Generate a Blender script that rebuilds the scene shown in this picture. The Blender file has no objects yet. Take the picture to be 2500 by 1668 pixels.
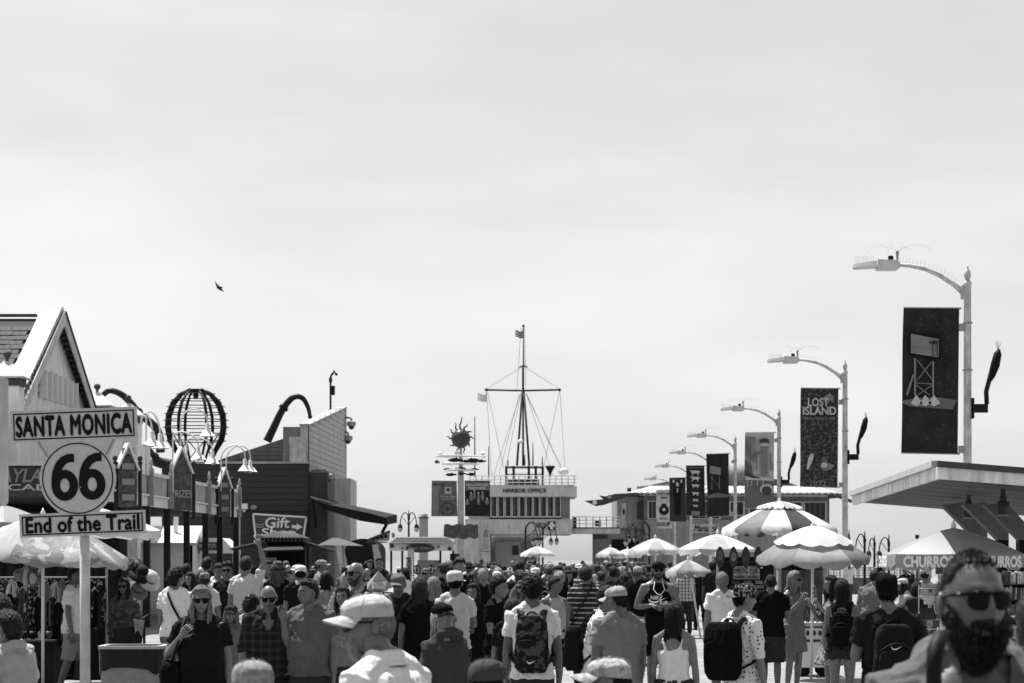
import bpy, math, random
import numpy as np
from mathutils import Vector, Matrix
sc = bpy.context.scene
col = sc.collection
R = math.radians
# ------------------------------------------------------------------ camera
F, CX, HY, CH = 5900.0, 1250.0, 1366.0, 1.88
cam_d = bpy.data.cameras.new('camera')
cam = bpy.data.objects.new('camera', cam_d); col.objects.link(cam)
cam.location = (0, 0, CH); cam.rotation_euler = (R(90), 0, 0)
cam_d.sensor_width = 36; cam_d.lens = 36 * F / 2500; cam_d.shift_y = (HY - 834) / 2500
cam_d.clip_start = 0.5; cam_d.clip_end = 20000
cam_d.dof.use_dof = True; cam_d.dof.focus_distance = 24; cam_d.dof.aperture_fstop = 7.5
sc.camera = cam
# ------------------------------------------------------------------ sky, sun, exposure
SUN_AZ, SUN_EL = R(-38), R(66)          # azimuth from +Y towards +X
sv = Vector((math.sin(SUN_AZ) * math.cos(SUN_EL), math.cos(SUN_AZ) * math.cos(SUN_EL), math.sin(SUN_EL)))
w = bpy.data.worlds.new('World'); sc.world = w; w.use_nodes = True
nt = w.node_tree; nt.nodes.clear()
def N(t, nt=nt, **k):
    n = nt.nodes.new(t)
    for a, b in k.items(): setattr(n, a, b)
    return n
def LK(a, b, nt=nt): nt.links.new(a, b)
sky = N('ShaderNodeTexSky', sky_type='NISHITA', sun_disc=False, sun_elevation=SUN_EL, sun_rotation=SUN_AZ, air_density=1.0, dust_density=1.5)
bw = N('ShaderNodeRGBToBW'); LK(sky.outputs[0], bw.inputs[0])
tc = N('ShaderNodeTexCoord'); mp = N('ShaderNodeMapping'); mp.inputs['Scale'].default_value = (3.6, 3.6, 13); mp.inputs['Rotation'].default_value = (0, R(4), 0)
LK(tc.outputs['Generated'], mp.inputs[0])
nz = N('ShaderNodeTexNoise'); nz.inputs['Scale'].default_value = 1.6; nz.inputs['Detail'].default_value = 5; nz.inputs['Roughness'].default_value = .5
LK(mp.outputs[0], nz.inputs['Vector'])
mr = N('ShaderNodeMapRange'); LK(nz.outputs[0], mr.inputs[0]); mr.inputs[1].default_value = .38; mr.inputs[2].default_value = .7; mr.inputs[3].default_value = 4.25; mr.inputs[4].default_value = 5.75
mx = N('ShaderNodeMix', data_type='FLOAT'); mx.inputs[0].default_value = .42       # thin bright overcast veil over the clear sky
LK(bw.outputs[0], mx.inputs[2]); LK(mr.outputs[0], mx.inputs[3])
bg = N('ShaderNodeBackground'); bg.inputs['Strength'].default_value = 0.086; LK(mx.outputs[0], bg.inputs[0])
wo = N('ShaderNodeOutputWorld'); LK(bg.outputs[0], wo.inputs[0])
sd = bpy.data.lights.new('sun', 'SUN'); sd.energy = 5.0; sd.angle = R(0.53); sd.color = (1, 1, 1)
so = bpy.data.objects.new('sun', sd); col.objects.link(so); so.rotation_euler = sv.to_track_quat('Z', 'Y').to_euler(); so.location = sv * 60
vs = sc.view_settings; vs.view_transform = 'Standard'; vs.look = 'None'; vs.exposure = 1.0; vs.gamma = 1; vs.use_curve_mapping = False
sc.cycles.max_bounces = 6; sc.cycles.diffuse_bounces = 3; sc.cycles.transparent_max_bounces = 8
# ------------------------------------------------------------------ helpers
def P(px, py, Y): return Vector(((px - CX) * Y / F, Y, CH + (HY - py) * Y / F))
def PX(px, Y): return (px - CX) * Y / F
def PZ(py, Y): return CH + (HY - py) * Y / F
def side(x0, Y): return x0 + .028 * Y
MATS = {}
def mat(name, v, rough=.75, var=.12, scale=6, bump=0, bscale=40, metal=0, spec=.12, pat=None, v2=None, psc=1.0, transl=0, stretch=None, wear=0):
    if name in MATS: return MATS[name]
    v = v * (.5 + .36 * v)
    if v2 is not None: v2 = v2 * (.5 + .36 * v2)
    m = bpy.data.materials.new(name); m.use_nodes = True; MATS[name] = m
    t = m.node_tree; b = t.nodes['Principled BSDF']
    b.inputs['Roughness'].default_value = rough; b.inputs['Metallic'].default_value = metal; b.inputs['Specular IOR Level'].default_value = spec
    co = N('ShaderNodeTexCoord', t); src = co.outputs['Object']
    if stretch:
        mpn = N('ShaderNodeMapping', t); mpn.inputs['Scale'].default_value = stretch; LK(src, mpn.inputs[0], t); src = mpn.outputs[0]
    n = N('ShaderNodeTexNoise', t); n.inputs['Scale'].default_value = scale; n.inputs['Detail'].default_value = 4; LK(src, n.inputs['Vector'], t)
    r = N('ShaderNodeMapRange', t); LK(n.outputs[0], r.inputs[0], t); r.inputs[1].default_value = .25; r.inputs[2].default_value = .75
    r.inputs[3].default_value = max(0.004, v * (1 - var)); r.inputs[4].default_value = min(.92, v * (1 + var)); out = r.outputs[0]
    if pat:
        fac = None
        def math_(op, a, bb, t=t):
            q = N('ShaderNodeMath', t, operation=op)
            for i, x in enumerate((a, bb)):
                if isinstance(x, (int, float)): q.inputs[i].default_value = x
                elif x is not None: LK(x, q.inputs[i], t)
            return q.outputs[0]
        sx = N('ShaderNodeSeparateXYZ', t); LK(co.outputs['Object'], sx.inputs[0], t)
        def band(ch, per, duty): return math_('LESS_THAN', math_('FRACT', math_('MULTIPLY', sx.outputs[ch], 1 / per), None), duty)
        if pat == 'stripe': fac = band(2, .07 * psc, .3)
        elif pat == 'plaid': fac = math_('MULTIPLY', math_('ADD', band(2, .075 * psc, .35), band(0, .075 * psc, .35)), .5)
        elif pat == 'dots':
            vo = N('ShaderNodeTexVoronoi', t); vo.inputs['Scale'].default_value = 26 / psc; vo.inputs['Randomness'].default_value = .35; LK(co.outputs['Object'], vo.inputs['Vector'], t)
            fac = math_('LESS_THAN', vo.outputs['Distance'], .26)
        else:
            n2 = N('ShaderNodeTexNoise', t); n2.inputs['Scale'].default_value = 14 / psc; n2.inputs['Detail'].default_value = 3; LK(co.outputs['Object'], n2.inputs['Vector'], t)
            fac = math_('GREATER_THAN', n2.outputs[0], .54)
        mxn = N('ShaderNodeMix', t, data_type='FLOAT'); LK(fac, mxn.inputs[0], t); LK(out, mxn.inputs[2], t); mxn.inputs[3].default_value = v2; out = mxn.outputs[0]
    if wear:      # streaky stains and patches of dirt
        m4 = N('ShaderNodeMapping', t); m4.inputs['Scale'].default_value = (2.6, 2.6, .45); LK(co.outputs['Object'], m4.inputs[0], t)
        n4 = N('ShaderNodeTexNoise', t); n4.inputs['Scale'].default_value = 1.7; n4.inputs['Detail'].default_value = 7; n4.inputs['Roughness'].default_value = .68; LK(m4.outputs[0], n4.inputs['Vector'], t)
        r4 = N('ShaderNodeMapRange', t); LK(n4.outputs[0], r4.inputs[0], t); r4.inputs[1].default_value = .42; r4.inputs[2].default_value = .68; r4.inputs[3].default_value = 1.0; r4.inputs[4].default_value = 1 - wear
        q4 = N('ShaderNodeMath', t, operation='MULTIPLY'); LK(out, q4.inputs[0], t); LK(r4.outputs[0], q4.inputs[1], t); out = q4.outputs[0]
    cc = N('ShaderNodeCombineColor', t)
    for i in range(3): LK(out, cc.inputs[i], t)
    LK(cc.outputs[0], b.inputs['Base Color'], t)
    if bump:
        n3 = N('ShaderNodeTexNoise', t); n3.inputs['Scale'].default_value = bscale; n3.inputs['Detail'].default_value = 3; n3.inputs['Distortion'].default_value = .8; LK(src, n3.inputs['Vector'], t)
        bp = N('ShaderNodeBump', t); bp.inputs['Strength'].default_value = bump; bp.inputs['Distance'].default_value = .02; LK(n3.outputs[0], bp.inputs['Height'], t); LK(bp.outputs[0], b.inputs['Normal'], t)
    if transl:
        tr = N('ShaderNodeBsdfTranslucent', t); LK(cc.outputs[0], tr.inputs[0], t)
        ms = N('ShaderNodeMixShader', t); ms.inputs[0].default_value = transl; LK(b.outputs[0], ms.inputs[1], t); LK(tr.outputs[0], ms.inputs[2], t)
        LK(ms.outputs[0], t.nodes['Material Output'].inputs[0], t)
    return m
ROOT = {}
def settag(o, label=None, cat=None, group=None, kind=None):
    if label: o['label'] = label
    if cat: o['category'] = cat
    if group: o['group'] = group
    if kind: o['kind'] = kind
    return o
def thing(name, label, cat, loc=(0, 0, 0), rotz=0, group=None):
    o = bpy.data.objects.new(name, None); col.objects.link(o); o.empty_display_size = .1
    o.location = loc; o.rotation_euler = (0, 0, rotz); settag(o, label, cat, group)
    ROOT[o.name] = (np.array(loc, float), rotz); return o
def rootof(p):
    while p.parent: p = p.parent
    return p
def link_mesh(name, me, material, parent=None, label=None, cat=None, group=None, kind=None):
    o = bpy.data.objects.new(name, me); col.objects.link(o)
    if parent: o.parent = parent
    if material and not me.materials: me.materials.append(material)
    return settag(o, label, cat, group, kind)
def dup(o, parent=None):
    c = o.copy(); col.objects.link(c); c.parent = parent
    for ch in o.children: dup(ch, c)
    return c
def unit(v): v = np.asarray(v, float); return v / max(1e-9, np.linalg.norm(v))
class MB:
    def __init__(s): s.v = []; s.f = []; s.n = 0
    def add(s, V, Fs):
        V = np.asarray(V, float).reshape(-1, 3); s.v.append(V); k = s.n
        s.f += [tuple(i + k for i in f) for f in Fs]; s.n += len(V); return s
    def V(s): return np.vstack(s.v) if s.v else np.zeros((0, 3))
    def box(s, c, d, rz=0, M=None):
        x, y, z = np.array(d) / 2
        V = np.array([[-x, -y, -z], [x, -y, -z], [x, y, -z], [-x, y, -z], [-x, -y, z], [x, -y, z], [x, y, z], [-x, y, z]])
        if rz: cz, sz = math.cos(rz), math.sin(rz); V = V @ np.array([[cz, sz, 0], [-sz, cz, 0], [0, 0, 1]])
        if M is not None: V = V @ np.array(M).T
        return s.add(V + np.array(c), [(3, 2, 1, 0), (4, 5, 6, 7), (0, 1, 5, 4), (1, 2, 6, 5), (2, 3, 7, 6), (3, 0, 4, 7)])
    def bb(s, a, b): a = np.array(a, float); b = np.array(b, float); return s.box((a + b) / 2, np.abs(b - a))
    def loft(s, rings, cap=True, closed=True):
        k = len(rings[0]); V = np.vstack(rings); Fs = []
        for i in range(len(rings) - 1):
            for j in range(k if closed else k - 1):
                a = i * k + j; b = i * k + (j + 1) % k; Fs.append((a, b, b + k, a + k))
        if cap: Fs.append(tuple(range(k))[::-1]); Fs.append(tuple(range((len(rings) - 1) * k, len(rings) * k)))
        return s.add(V, Fs)
    def tube(s, pts, r, seg=8, ry=None, up=None, cap=True):
        pts = [np.asarray(p, float) for p in pts]; n = len(pts)
        rs = list(r) if hasattr(r, '__len__') else [r] * n
        rings = []; t0 = unit(pts[1] - pts[0]); ref = np.array(up, float) if up is not None else (np.array([0, 0, 1.]) if abs(t0[2]) < .9 else np.array([0, 1., 0]))
        a = unit(np.cross(ref, t0))
        for i in range(n):
            t = unit(pts[min(i + 1, n - 1)] - pts[max(i - 1, 0)]); a = unit(a - t * np.dot(a, t)); b = np.cross(t, a)
            th = np.arange(seg) * 2 * math.pi / seg; ryv = rs[i] if ry is None else rs[i] * ry
            rings.append(pts[i] + np.outer(np.cos(th), a) * rs[i] + np.outer(np.sin(th), b) * ryv)
        return s.loft(rings, cap)
    def ell(s, c, r, nu=12, nv=8, M=None):
        c = np.array(c, float); r = np.array([r] * 3 if np.isscalar(r) else r, float)
        V = [[0, 0, -1]]
        for i in range(1, nv):
            ph = -math.pi / 2 + math.pi * i / nv
            for j in range(nu): th = 2 * math.pi * j / nu; V.append([math.cos(ph) * math.cos(th), math.cos(ph) * math.sin(th), math.sin(ph)])
        V.append([0, 0, 1]); V = np.array(V) * r
        if M is not None: V = V @ np.array(M).T
        Fs = [(0, 1 + (j + 1) % nu, 1 + j) for j in range(nu)]
        for i in range(nv - 2):
            for j in range(nu): a = 1 + i * nu + j; b = 1 + i * nu + (j + 1) % nu; Fs.append((a, b, b + nu, a + nu))
        l = len(V) - 1; o = 1 + (nv - 2) * nu
        Fs += [(l, o + j, o + (j + 1) % nu) for j in range(nu)]
        return s.add(V + c, Fs)
    def lathe(s, prof, c=(0, 0, 0), seg=12):
        rings = [np.array([[r * math.cos(t), r * math.sin(t), z] for t in np.arange(seg) * 2 * math.pi / seg]) + np.array(c) for r, z in prof]
        return s.loft(rings)
    def prism(s, pts, vec):
        A = np.array([list(p) for p in pts], float); B = A + np.array(list(vec)); n = len(A)
        nn = np.zeros(3)
        for i in range(n): nn += np.cross(A[i], A[(i + 1) % n])
        Fs = [tuple(range(n)), tuple(range(n, 2 * n))[::-1]] + [(i, i + n, (i + 1) % n + n, (i + 1) % n) for i in range(n)]
        if np.dot(nn, np.array(list(vec))) > 0: Fs = [f[::-1] for f in Fs]
        return s.add(np.vstack([A, B]), Fs)
    def bar(s, a, b, w, h=None, up=(0, 0, 1)):
        a = np.asarray(list(a), float); b = np.asarray(list(b), float); t = unit(b - a); h = h or w
        u = np.array(up, float); u = np.array([0, 1., 0]) if abs(np.dot(u, t)) > .95 else u
        x = unit(np.cross(t, u)); y = np.cross(x, t)
        rg = [p + np.array([-x * w / 2 - y * h / 2, x * w / 2 - y * h / 2, x * w / 2 + y * h / 2, -x * w / 2 + y * h / 2]) for p in (a, b)]
        return s.loft(rg)
    def grid(s, Pts, nu, nv):   # Pts nu*nv row-major
        return s.add(Pts, [(i * nv + j, (i + 1) * nv + j, (i + 1) * nv + j + 1, i * nv + j + 1) for i in range(nu - 1) for j in range(nv - 1)])
    def mesh(s, name, smooth=False, V=None):
        me = bpy.data.meshes.new(name); me.from_pydata((s.V() if V is None else V).tolist(), [], s.f); me.validate()
        if smooth: me.polygons.foreach_set('use_smooth', [True] * len(me.polygons))
        return me
    def build(s, name, m, parent=None, smooth=False, world=True, label=None, cat=None, group=None, kind=None, ang=None):
        V = s.V(); loc = None
        if parent is not None and world:
            L, rz = ROOT.get(rootof(parent).name, (np.zeros(3), 0)); V = V - L
            if rz: c, q = math.cos(-rz), math.sin(-rz); V = V @ np.array([[c, q, 0], [-q, c, 0], [0, 0, 1]])
        elif parent is None:
            loc = np.array([V[:, 0].mean(), V[:, 1].mean(), V[:, 2].min()]); V = V - loc
        me = s.mesh(name, smooth, V)
        if smooth and ang: me.set_sharp_from_angle(angle=R(ang))
        o = link_mesh(name, me, m, parent, label, cat, group, kind)
        if loc is not None: o.location = loc
        return o
def part(name, m, parent, fn, smooth=False, **k):
    b = MB(); fn(b); return b.build(name, m, parent, smooth, **k)
tmp = bpy.data.scenes.new('temporary')
def ev_mesh(o):
    tmp.collection.objects.link(o); vl = tmp.view_layers[0]; vl.update(); dg = vl.depsgraph
    me = bpy.data.meshes.new_from_object(o.evaluated_get(dg)); tmp.collection.objects.unlink(o); return me
def clear_arrays(me):
    V = np.empty(len(me.vertices) * 3); me.vertices.foreach_get('co', V); V = V.reshape(-1, 3)
    return V, [tuple(p.vertices) for p in me.polygons]
def text(s, parent, m, c, w=None, h=None, right=(1, 0, 0), up=(0, 0, 1), bold=0.0, depth=.01, shear=0, spc=1.0, name='lettering', **kw):
    cu = bpy.data.curves.new('text', 'FONT'); cu.body = s; cu.size = 1; cu.offset = 0; cu.extrude = 0; cu.shear = shear; cu.resolution_u = 3
    cu.align_x = 'CENTER'; cu.space_line = .9; cu.space_character = spc
    o = bpy.data.objects.new('text', cu); me = ev_mesh(o); V, Fs = clear_arrays(me)
    bpy.data.objects.remove(o); bpy.data.curves.remove(cu); bpy.data.meshes.remove(me)
    lo, hi = V.min(0), V.max(0); V = V - (lo + hi) / 2; ex = hi - lo
    sx = w / ex[0] if w else h / ex[1]; sy = h / ex[1] if h else sx
    rt, u = unit(right), unit(up); n = np.cross(rt, u)
    W = np.array(list(c)) + np.outer(V[:, 0] * sx, rt) + np.outer(V[:, 1] * sy, u)
    # front face plus skirt along boundary edges
    cnt = {}
    for f in Fs:
        for i in range(len(f)): a, b = f[i], f[(i + 1) % len(f)]; k = (min(a, b), max(a, b)); cnt.setdefault(k, []).append((a, b))
    nV = len(W); F2 = list(Fs)
    for k, e in cnt.items():
        if len(e) == 1: a, b = e[0]; F2.append((b, a, a + nV, b + nV))
    b = MB(); k_b = bold * .55
    for i_, (ax, ay) in enumerate(((0, 0), (-1, 0), (1, 0), (0, 1), (0, -1)) if bold else ((0, 0),)):
        W2 = W + rt * (ax * k_b * sx) + u * (ay * k_b * sy) - n * (.0004 * i_); b.add(np.vstack([W2, W2 - n * depth]), F2)
    return b.build(name, m, parent, **kw)
rnd = random.Random(7)
# ------------------------------------------------------------------ common materials
M_white = mat('white_paint', .86, .55, .06, 3)
M_offw = mat('worn_white_paint', .62, .7, .22, 5, bump=.2, wear=.35)
M_cream = mat('cream_sign_paint', .6, .5, .1, 24, bump=.1, bscale=60)
M_black = mat('black_paint', .012, .6, .2)
M_dark = mat('dark_metal', .025, .5, .3)
M_grey = mat('grey_paint', .42, .65, .12)
M_dgrey = mat('dark_grey_paint', .1, .65, .2)
M_steel = mat('galvanised_steel', .42, .45, .2, 12, metal=.3)
M_glass = mat('dark_glass', .03, .08, .3, 2, spec=.6)
M_wood = mat('weathered_wood', .22, .8, .35, 5, stretch=(1, 1, 6))
# ------------------------------------------------------------------ setting: deck, sea
def deck_mat():
    m = bpy.data.materials.new('pier_planks'); m.use_nodes = True; t = m.node_tree; b = t.nodes['Principled BSDF']; b.inputs['Roughness'].default_value = .8
    co = N('ShaderNodeTexCoord', t); br = N('ShaderNodeTexBrick', t); br.inputs['Scale'].default_value = 1
    br.inputs['Brick Width'].default_value = 4.2; br.inputs['Row Height'].default_value = .16; br.inputs['Mortar Size'].default_value = .018
    br.inputs['Color1'].default_value = (.17,) * 3 + (1,); br.inputs['Color2'].default_value = (.26,) * 3 + (1,); br.inputs['Mortar'].default_value = (.05,) * 3 + (1,)
    LK(co.outputs['Object'], br.inputs['Vector'], t)
    n = N('ShaderNodeTexNoise', t); n.inputs['Scale'].default_value = .7; n.inputs['Detail'].default_value = 6; LK(co.outputs['Object'], n.inputs['Vector'], t)
    r = N('ShaderNodeMapRange', t); LK(n.outputs[0], r.inputs[0], t); r.inputs[3].default_value = .55; r.inputs[4].default_value = 1.35
    mm = N('ShaderNodeMix', t, data_type='RGBA', blend_type='MULTIPLY'); mm.inputs[0].default_value = 1; LK(br.outputs[0], mm.inputs[6], t); LK(r.outputs[0], mm.inputs[7], t)
    LK(mm.outputs[2], b.inputs['Base Color'], t); return m
d = MB(); d.prism([(-34, -30, 0), (16, -30, 0), (17, 90, 0), (40, 95, 0), (44, 260, 0), (-30, 260, 0)], (0, 0, -.6)); d.build('pier_deck', deck_mat(), kind='structure')
M_sea = mat('sea_water', .2, .25, .15, .05, bump=.5, bscale=.6, spec=.5)
d = MB(); d.prism([(-9000, -400, -6), (9000, -400, -6), (9000, 16000, -6), (-9000, 16000, -6)], (0, 0, -1)); d.build('sea', M_sea, kind='structure')
# pier posts that carry the deck, seen only from the side
# ------------------------------------------------------------------ road sign in front
Ys = 20.0
def tilt(px, py, px0=190, py0=1180, a=R(2.2)):   # the plate hangs slightly crooked on its post
    dx, dy = px - px0, py - py0
    return px0 + dx * math.cos(a) + dy * math.sin(a), py0 - dx * math.sin(a) + dy * math.cos(a)
def SP(px, py, dy=0): x, y = tilt(px, py); return P(x, y, Ys + dy)
sgn = thing('road_sign', 'white SANTA MONICA 66 End of the Trail shield sign on a round post', 'sign', (PX(208, Ys), Ys, 0))
part('pole', M_offw, sgn, lambda b: b.tube([(PX(205, Ys), Ys + .07, 0), (PX(203, Ys), Ys + .07, PZ(1180, Ys))], .043, 14), True)
outline = [(31, 998), (340, 998), (340, 1076), (288, 1076), (272, 1107)]
import math as _m
cxs, cys, rr = 190, 1168, 93
for k in range(-34, 47, 8): outline.append((cxs + rr * _m.cos(R(k)), cys + rr * _m.sin(R(k))))
outline += [(238, 1251), (351, 1251), (351, 1308), (44, 1308), (44, 1251), (142, 1251)]
for k in range(134, 215, 8): outline.append((cxs + rr * _m.cos(R(k)), cys + rr * _m.sin(R(k))))
outline += [(108, 1107), (92, 1076), (31, 1076)]
part('plate', M_cream, sgn, lambda b: b.prism([SP(x, y) for x, y in outline], (0, .03, 0)))
def frame(px0, py0, px1, py1, wv, Yd=0):
    def fn(b):
        o = [SP(px0, py0, Yd), SP(px1, py0, Yd), SP(px1, py1, Yd), SP(px0, py1, Yd)]
        i = [SP(px0 + wv, py0 + wv, Yd), SP(px1 - wv, py0 + wv, Yd), SP(px1 - wv, py1 - wv, Yd), SP(px0 + wv, py1 - wv, Yd)]
        b.add([list(q) for q in o + i], [(0, 4, 5, 1), (1, 5, 6, 2), (2, 6, 7, 3), (3, 7, 4, 0)])
    return fn
part('border_line', M_black, sgn, frame(38, 1005, 333, 1070, 3, -.004))
part('border_line', M_black, sgn, frame(50, 1257, 345, 1303, 3, -.004))
def ringline(b):
    k = 48; o = [SP(cxs + 87 * _m.cos(2 * _m.pi * i / k), cys + 87 * _m.sin(2 * _m.pi * i / k), -.004) for i in range(k)]
    q = [SP(cxs + 84 * _m.cos(2 * _m.pi * i / k), cys + 84 * _m.sin(2 * _m.pi * i / k), -.004) for i in range(k)]
    b.add([list(x) for x in o + q], [(i, i + k, (i + 1) % k + k, (i + 1) % k) for i in range(k)])
part('border_line', M_black, sgn, ringline)
part('border_line', M_black, sgn, lambda b: b.bar(SP(98, 1076, -.004), SP(118, 1112, -.004), .009, .002))
part('border_line', M_black, sgn, lambda b: b.bar(SP(282, 1076, -.004), SP(262, 1112, -.004), .009, .002))
rt = SP(1, 0) - SP(0, 0); upv = SP(0, 0) - SP(0, 1); k_ = Ys / F
text('SANTA MONICA', sgn, M_black, SP(185.5, 1037.5, -.006), 281 * k_, 47 * k_, rt, upv, .085, .003, spc=1.08)
def six(x0, y0):
    k = 32; o = [SP(x0 + 32.5 * _m.cos(2 * _m.pi * i / k), y0 + 1 * 0 + 38 * _m.sin(2 * _m.pi * i / k), -.006) for i in range(k)]; q = [SP(x0 + 11.5 * _m.cos(2 * _m.pi * i / k), y0 + 17 * _m.sin(2 * _m.pi * i / k), -.006) for i in range(k)]
    b = MB(); b.add([list(x) for x in o + q], [(i, i + k, (i + 1) % k + k, (i + 1) % k) for i in range(k)])
    outer = [(-32.5, 0), (-32, -18), (-28, -38), (-20, -56), (-8, -69), (8, -76), (25, -76.5)]; inner = [(25, -56), (12, -56), (2, -50), (-5, -41), (-9, -30), (-11, -18), (-11.5, 0)]
    n = len(outer); V = [list(SP(x0 + x, y0 + y, -.0068)) for x, y in outer + inner[::-1]]; b.add(V, [(i, i + n, i + n + 1, i + 1) for i in range(n - 1)])
    b.build('digit_six', M_black, sgn)
six(158, 1184); six(225, 1184)
text('End of the Trail', sgn, M_black, SP(197.5, 1279, -.006), 276 * k_, 36 * k_, rt, upv, .065, .003, spc=1.03)
for py in (1190, 1300): part('bolt', M_steel, sgn, lambda b: b.ell(SP(196, py, -.004), .007, 8, 4))
# edge of a second white sign, out of the frame on the left
s2 = thing('blank_sign', 'plain white sign with rounded corners cut by the left picture edge', 'sign', (PX(-60, 19), 19, 0))
def rrect(x0, y0, x1, y1, r, Y, n=5):
    pts = []
    for cx_, cy_, a in ((x1 - r, y0 + r, -90), (x1 - r, y1 - r, 0), (x0 + r, y1 - r, 90), (x0 + r, y0 + r, 180)):
        for i in range(n + 1): t = R(a + 90 * i / n); pts.append(P(cx_ + r * _m.cos(t), cy_ + r * _m.sin(t), Y))
    return pts
part('plate', M_offw, s2, lambda b: b.prism(rrect(-170, 922, 20, 1233, 9, 19), (0, .012, 0)))
part('pole', M_steel, s2, lambda b: b.tube([(PX(-75, 19), 19.05, 0), (PX(-75, 19), 19.05, PZ(930, 19))], .035, 10), True)
# ------------------------------------------------------------------ arcade building (front along the pier, gable to the right)
XA = -16.35
arc = thing('arcade_building', 'white gabled arcade building with grey shingle roof behind the road sign', 'building', (side(XA, 75), 75, 0))
M_stucco = mat('white_stucco', .9, .8, .08, 4, bump=.15, wear=.22)
M_gw = mat('gable_white', .72, .7, .12, 2, wear=.45)
def fx(Y, dx=0): return side(XA, Y) + dx
zE, zA, Y1, Y2, Y3 = 6.75, 9.45, 70.0, 75.0, 80.2
part('wall', M_stucco, arc, lambda b: b.prism([(fx(64), 64, 0), (fx(92), 92, 0), (fx(92), 92, 6.2), (fx(Y3), Y3, 6.2), (fx(Y3), Y3, zE), (fx(Y2), Y2, zA), (fx(Y1), Y1, zE), (fx(Y1), Y1, 6.2), (fx(64), 64, 6.2)], (-.4, 0, 0)))
part('wall', M_stucco, arc, lambda b: b.bb((fx(64) - 9, 64, 0), (fx(64) - .41, 64.4, 6.2)))
M_sh = mat('roof_shingle', .13, .9, .35, 30, bump=.3)
M_shb = mat('roof_underlay', .09, .9)
part('roof', M_shb, arc, lambda b: (b.prism([(fx(Y1) - 9, Y1 - .3, zE - .25), (fx(Y1) - .3, Y1 - .3, zE - .25), (fx(Y2) - .3, Y2, zA - .1), (fx(Y2) - 9, Y2, zA - .1)], (0, .1, -.12))))
part('roof', M_shb, arc, lambda b: (b.prism([(fx(Y3) - 9, Y3 + .3, zE - .25), (fx(Y3) - .3, Y3 + .3, zE - .25), (fx(Y2) - .3, Y2 + .01, zA - .1), (fx(Y2) - 9, Y2 + .01, zA - .1)], (0, -.1, -.12))))
sl = unit(np.array([0, Y2 - Y1 + .3, zA - zE + .15])); L_ = np.linalg.norm([Y2 - Y1 + .3, zA - zE + .15]); nrm = np.cross([1, 0, 0], sl)
sh = MB(); sh.box((0, 0, 0), (.205, .40, .03)); shm = sh.mesh('shingle'); shm.materials.append(M_sh)
for i in range(15):
    for j in range(13):
        base = np.array([fx(Y1) - .44 - .21 * j - (.105 if i % 2 else 0) + rnd.uniform(-.012, .012), Y1 - .3, zE - .25]) + sl * (.35 * i + .2) + nrm * (.045 + rnd.uniform(0, .014))
        o = link_mesh('shingle', shm, None, arc); o.location = Vector(base) - arc.location
        o.rotation_euler = (math.atan2(sl[2], sl[1]) - R(3.5), 0, rnd.uniform(-.02, .02))
part('roof_ridge', M_sh, arc, lambda b: b.bar((fx(Y2) - 9, Y2, zA), (fx(Y2) - .5, Y2, zA), .22, .08))
for (Ya, za, Yb, zb) in ((Y1 - .75, zE - .35, Y2, zA + .25), (Y2, zA + .25, Y3 + .75, zE - .35)):
    part('gable_coping', M_gw, arc, lambda b: b.prism([(fx(Ya) - .3, Ya, za - .12), (fx(Yb) - .3, Yb, zb - .12), (fx(Yb) - .3, Yb, zb + .06), (fx(Ya) - .3, Ya, za + .06)], (.6, 0, 0)))
M_tim = mat('soffit_timber', .1, .8, .3)
part('rake_board', M_gw, arc, lambda b: b.prism([(fx(Y2) + .33, Y2, zA + .12), (fx(Y3) + .33, Y3 + .75, zE - .47), (fx(Y3) + .33, Y3 + .75, zE - .85), (fx(Y2) + .33, Y2, zA - .3)], (.04, 0, 0)))
part('rake_board', M_gw, arc, lambda b: b.prism([(fx(Y2) + .33, Y2 - .003, zA + .12), (fx(Y1) + .33, Y1 - .75, zE - .47), (fx(Y1) + .33, Y1 - .75, zE - .85), (fx(Y2) + .33, Y2 - .003, zA - .3)], (.04, 0, 0)))
part('gable_soffit', M_tim, arc, lambda b: b.bar((fx(Y2, .2), Y2 + .1, zA + .12), (fx(Y3, .2), Y3 + .7, zE - .45), .42, .06))
dm = MB(); dm.box((0, 0, 0), (.3, .17, .15)); dmm = dm.mesh('dentil'); dmm.materials.append(M_tim)
for i in range(18):
    t = (i + .9) / 18.5
    for s_ in (0, 1):
        Yq = Y2 + ((Y3 + .5) - Y2) * t if s_ else Y2 - (Y2 - Y1 + .5) * t
        o = link_mesh('dentil', dmm, None, arc); o.location = Vector((fx(Yq, .18), Yq, zA - .12 - (zA - zE + .1) * t)) - arc.location; o.rotation_euler = (R(-28 if s_ else 28), 0, 0)
for i in range(7):
    Yq = 73.0 + i * .75; part('sign_fin', M_white, arc, lambda b: b.bb((fx(Yq, .02), Yq, 6.75), (fx(Yq, .26), Yq + .1, 7.62 - abs(i - 1.5) * .02)))
for z_ in (6.9, 7.15, 7.42): part('sign_bar', M_grey, arc, lambda b: b.bar((fx(72.9, .03), 72.9, z_), (fx(77.8, .03), 77.8, z_), .06, .05))
M_cap = mat('pilaster_cap_paint', .66, .7, .12)
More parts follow.
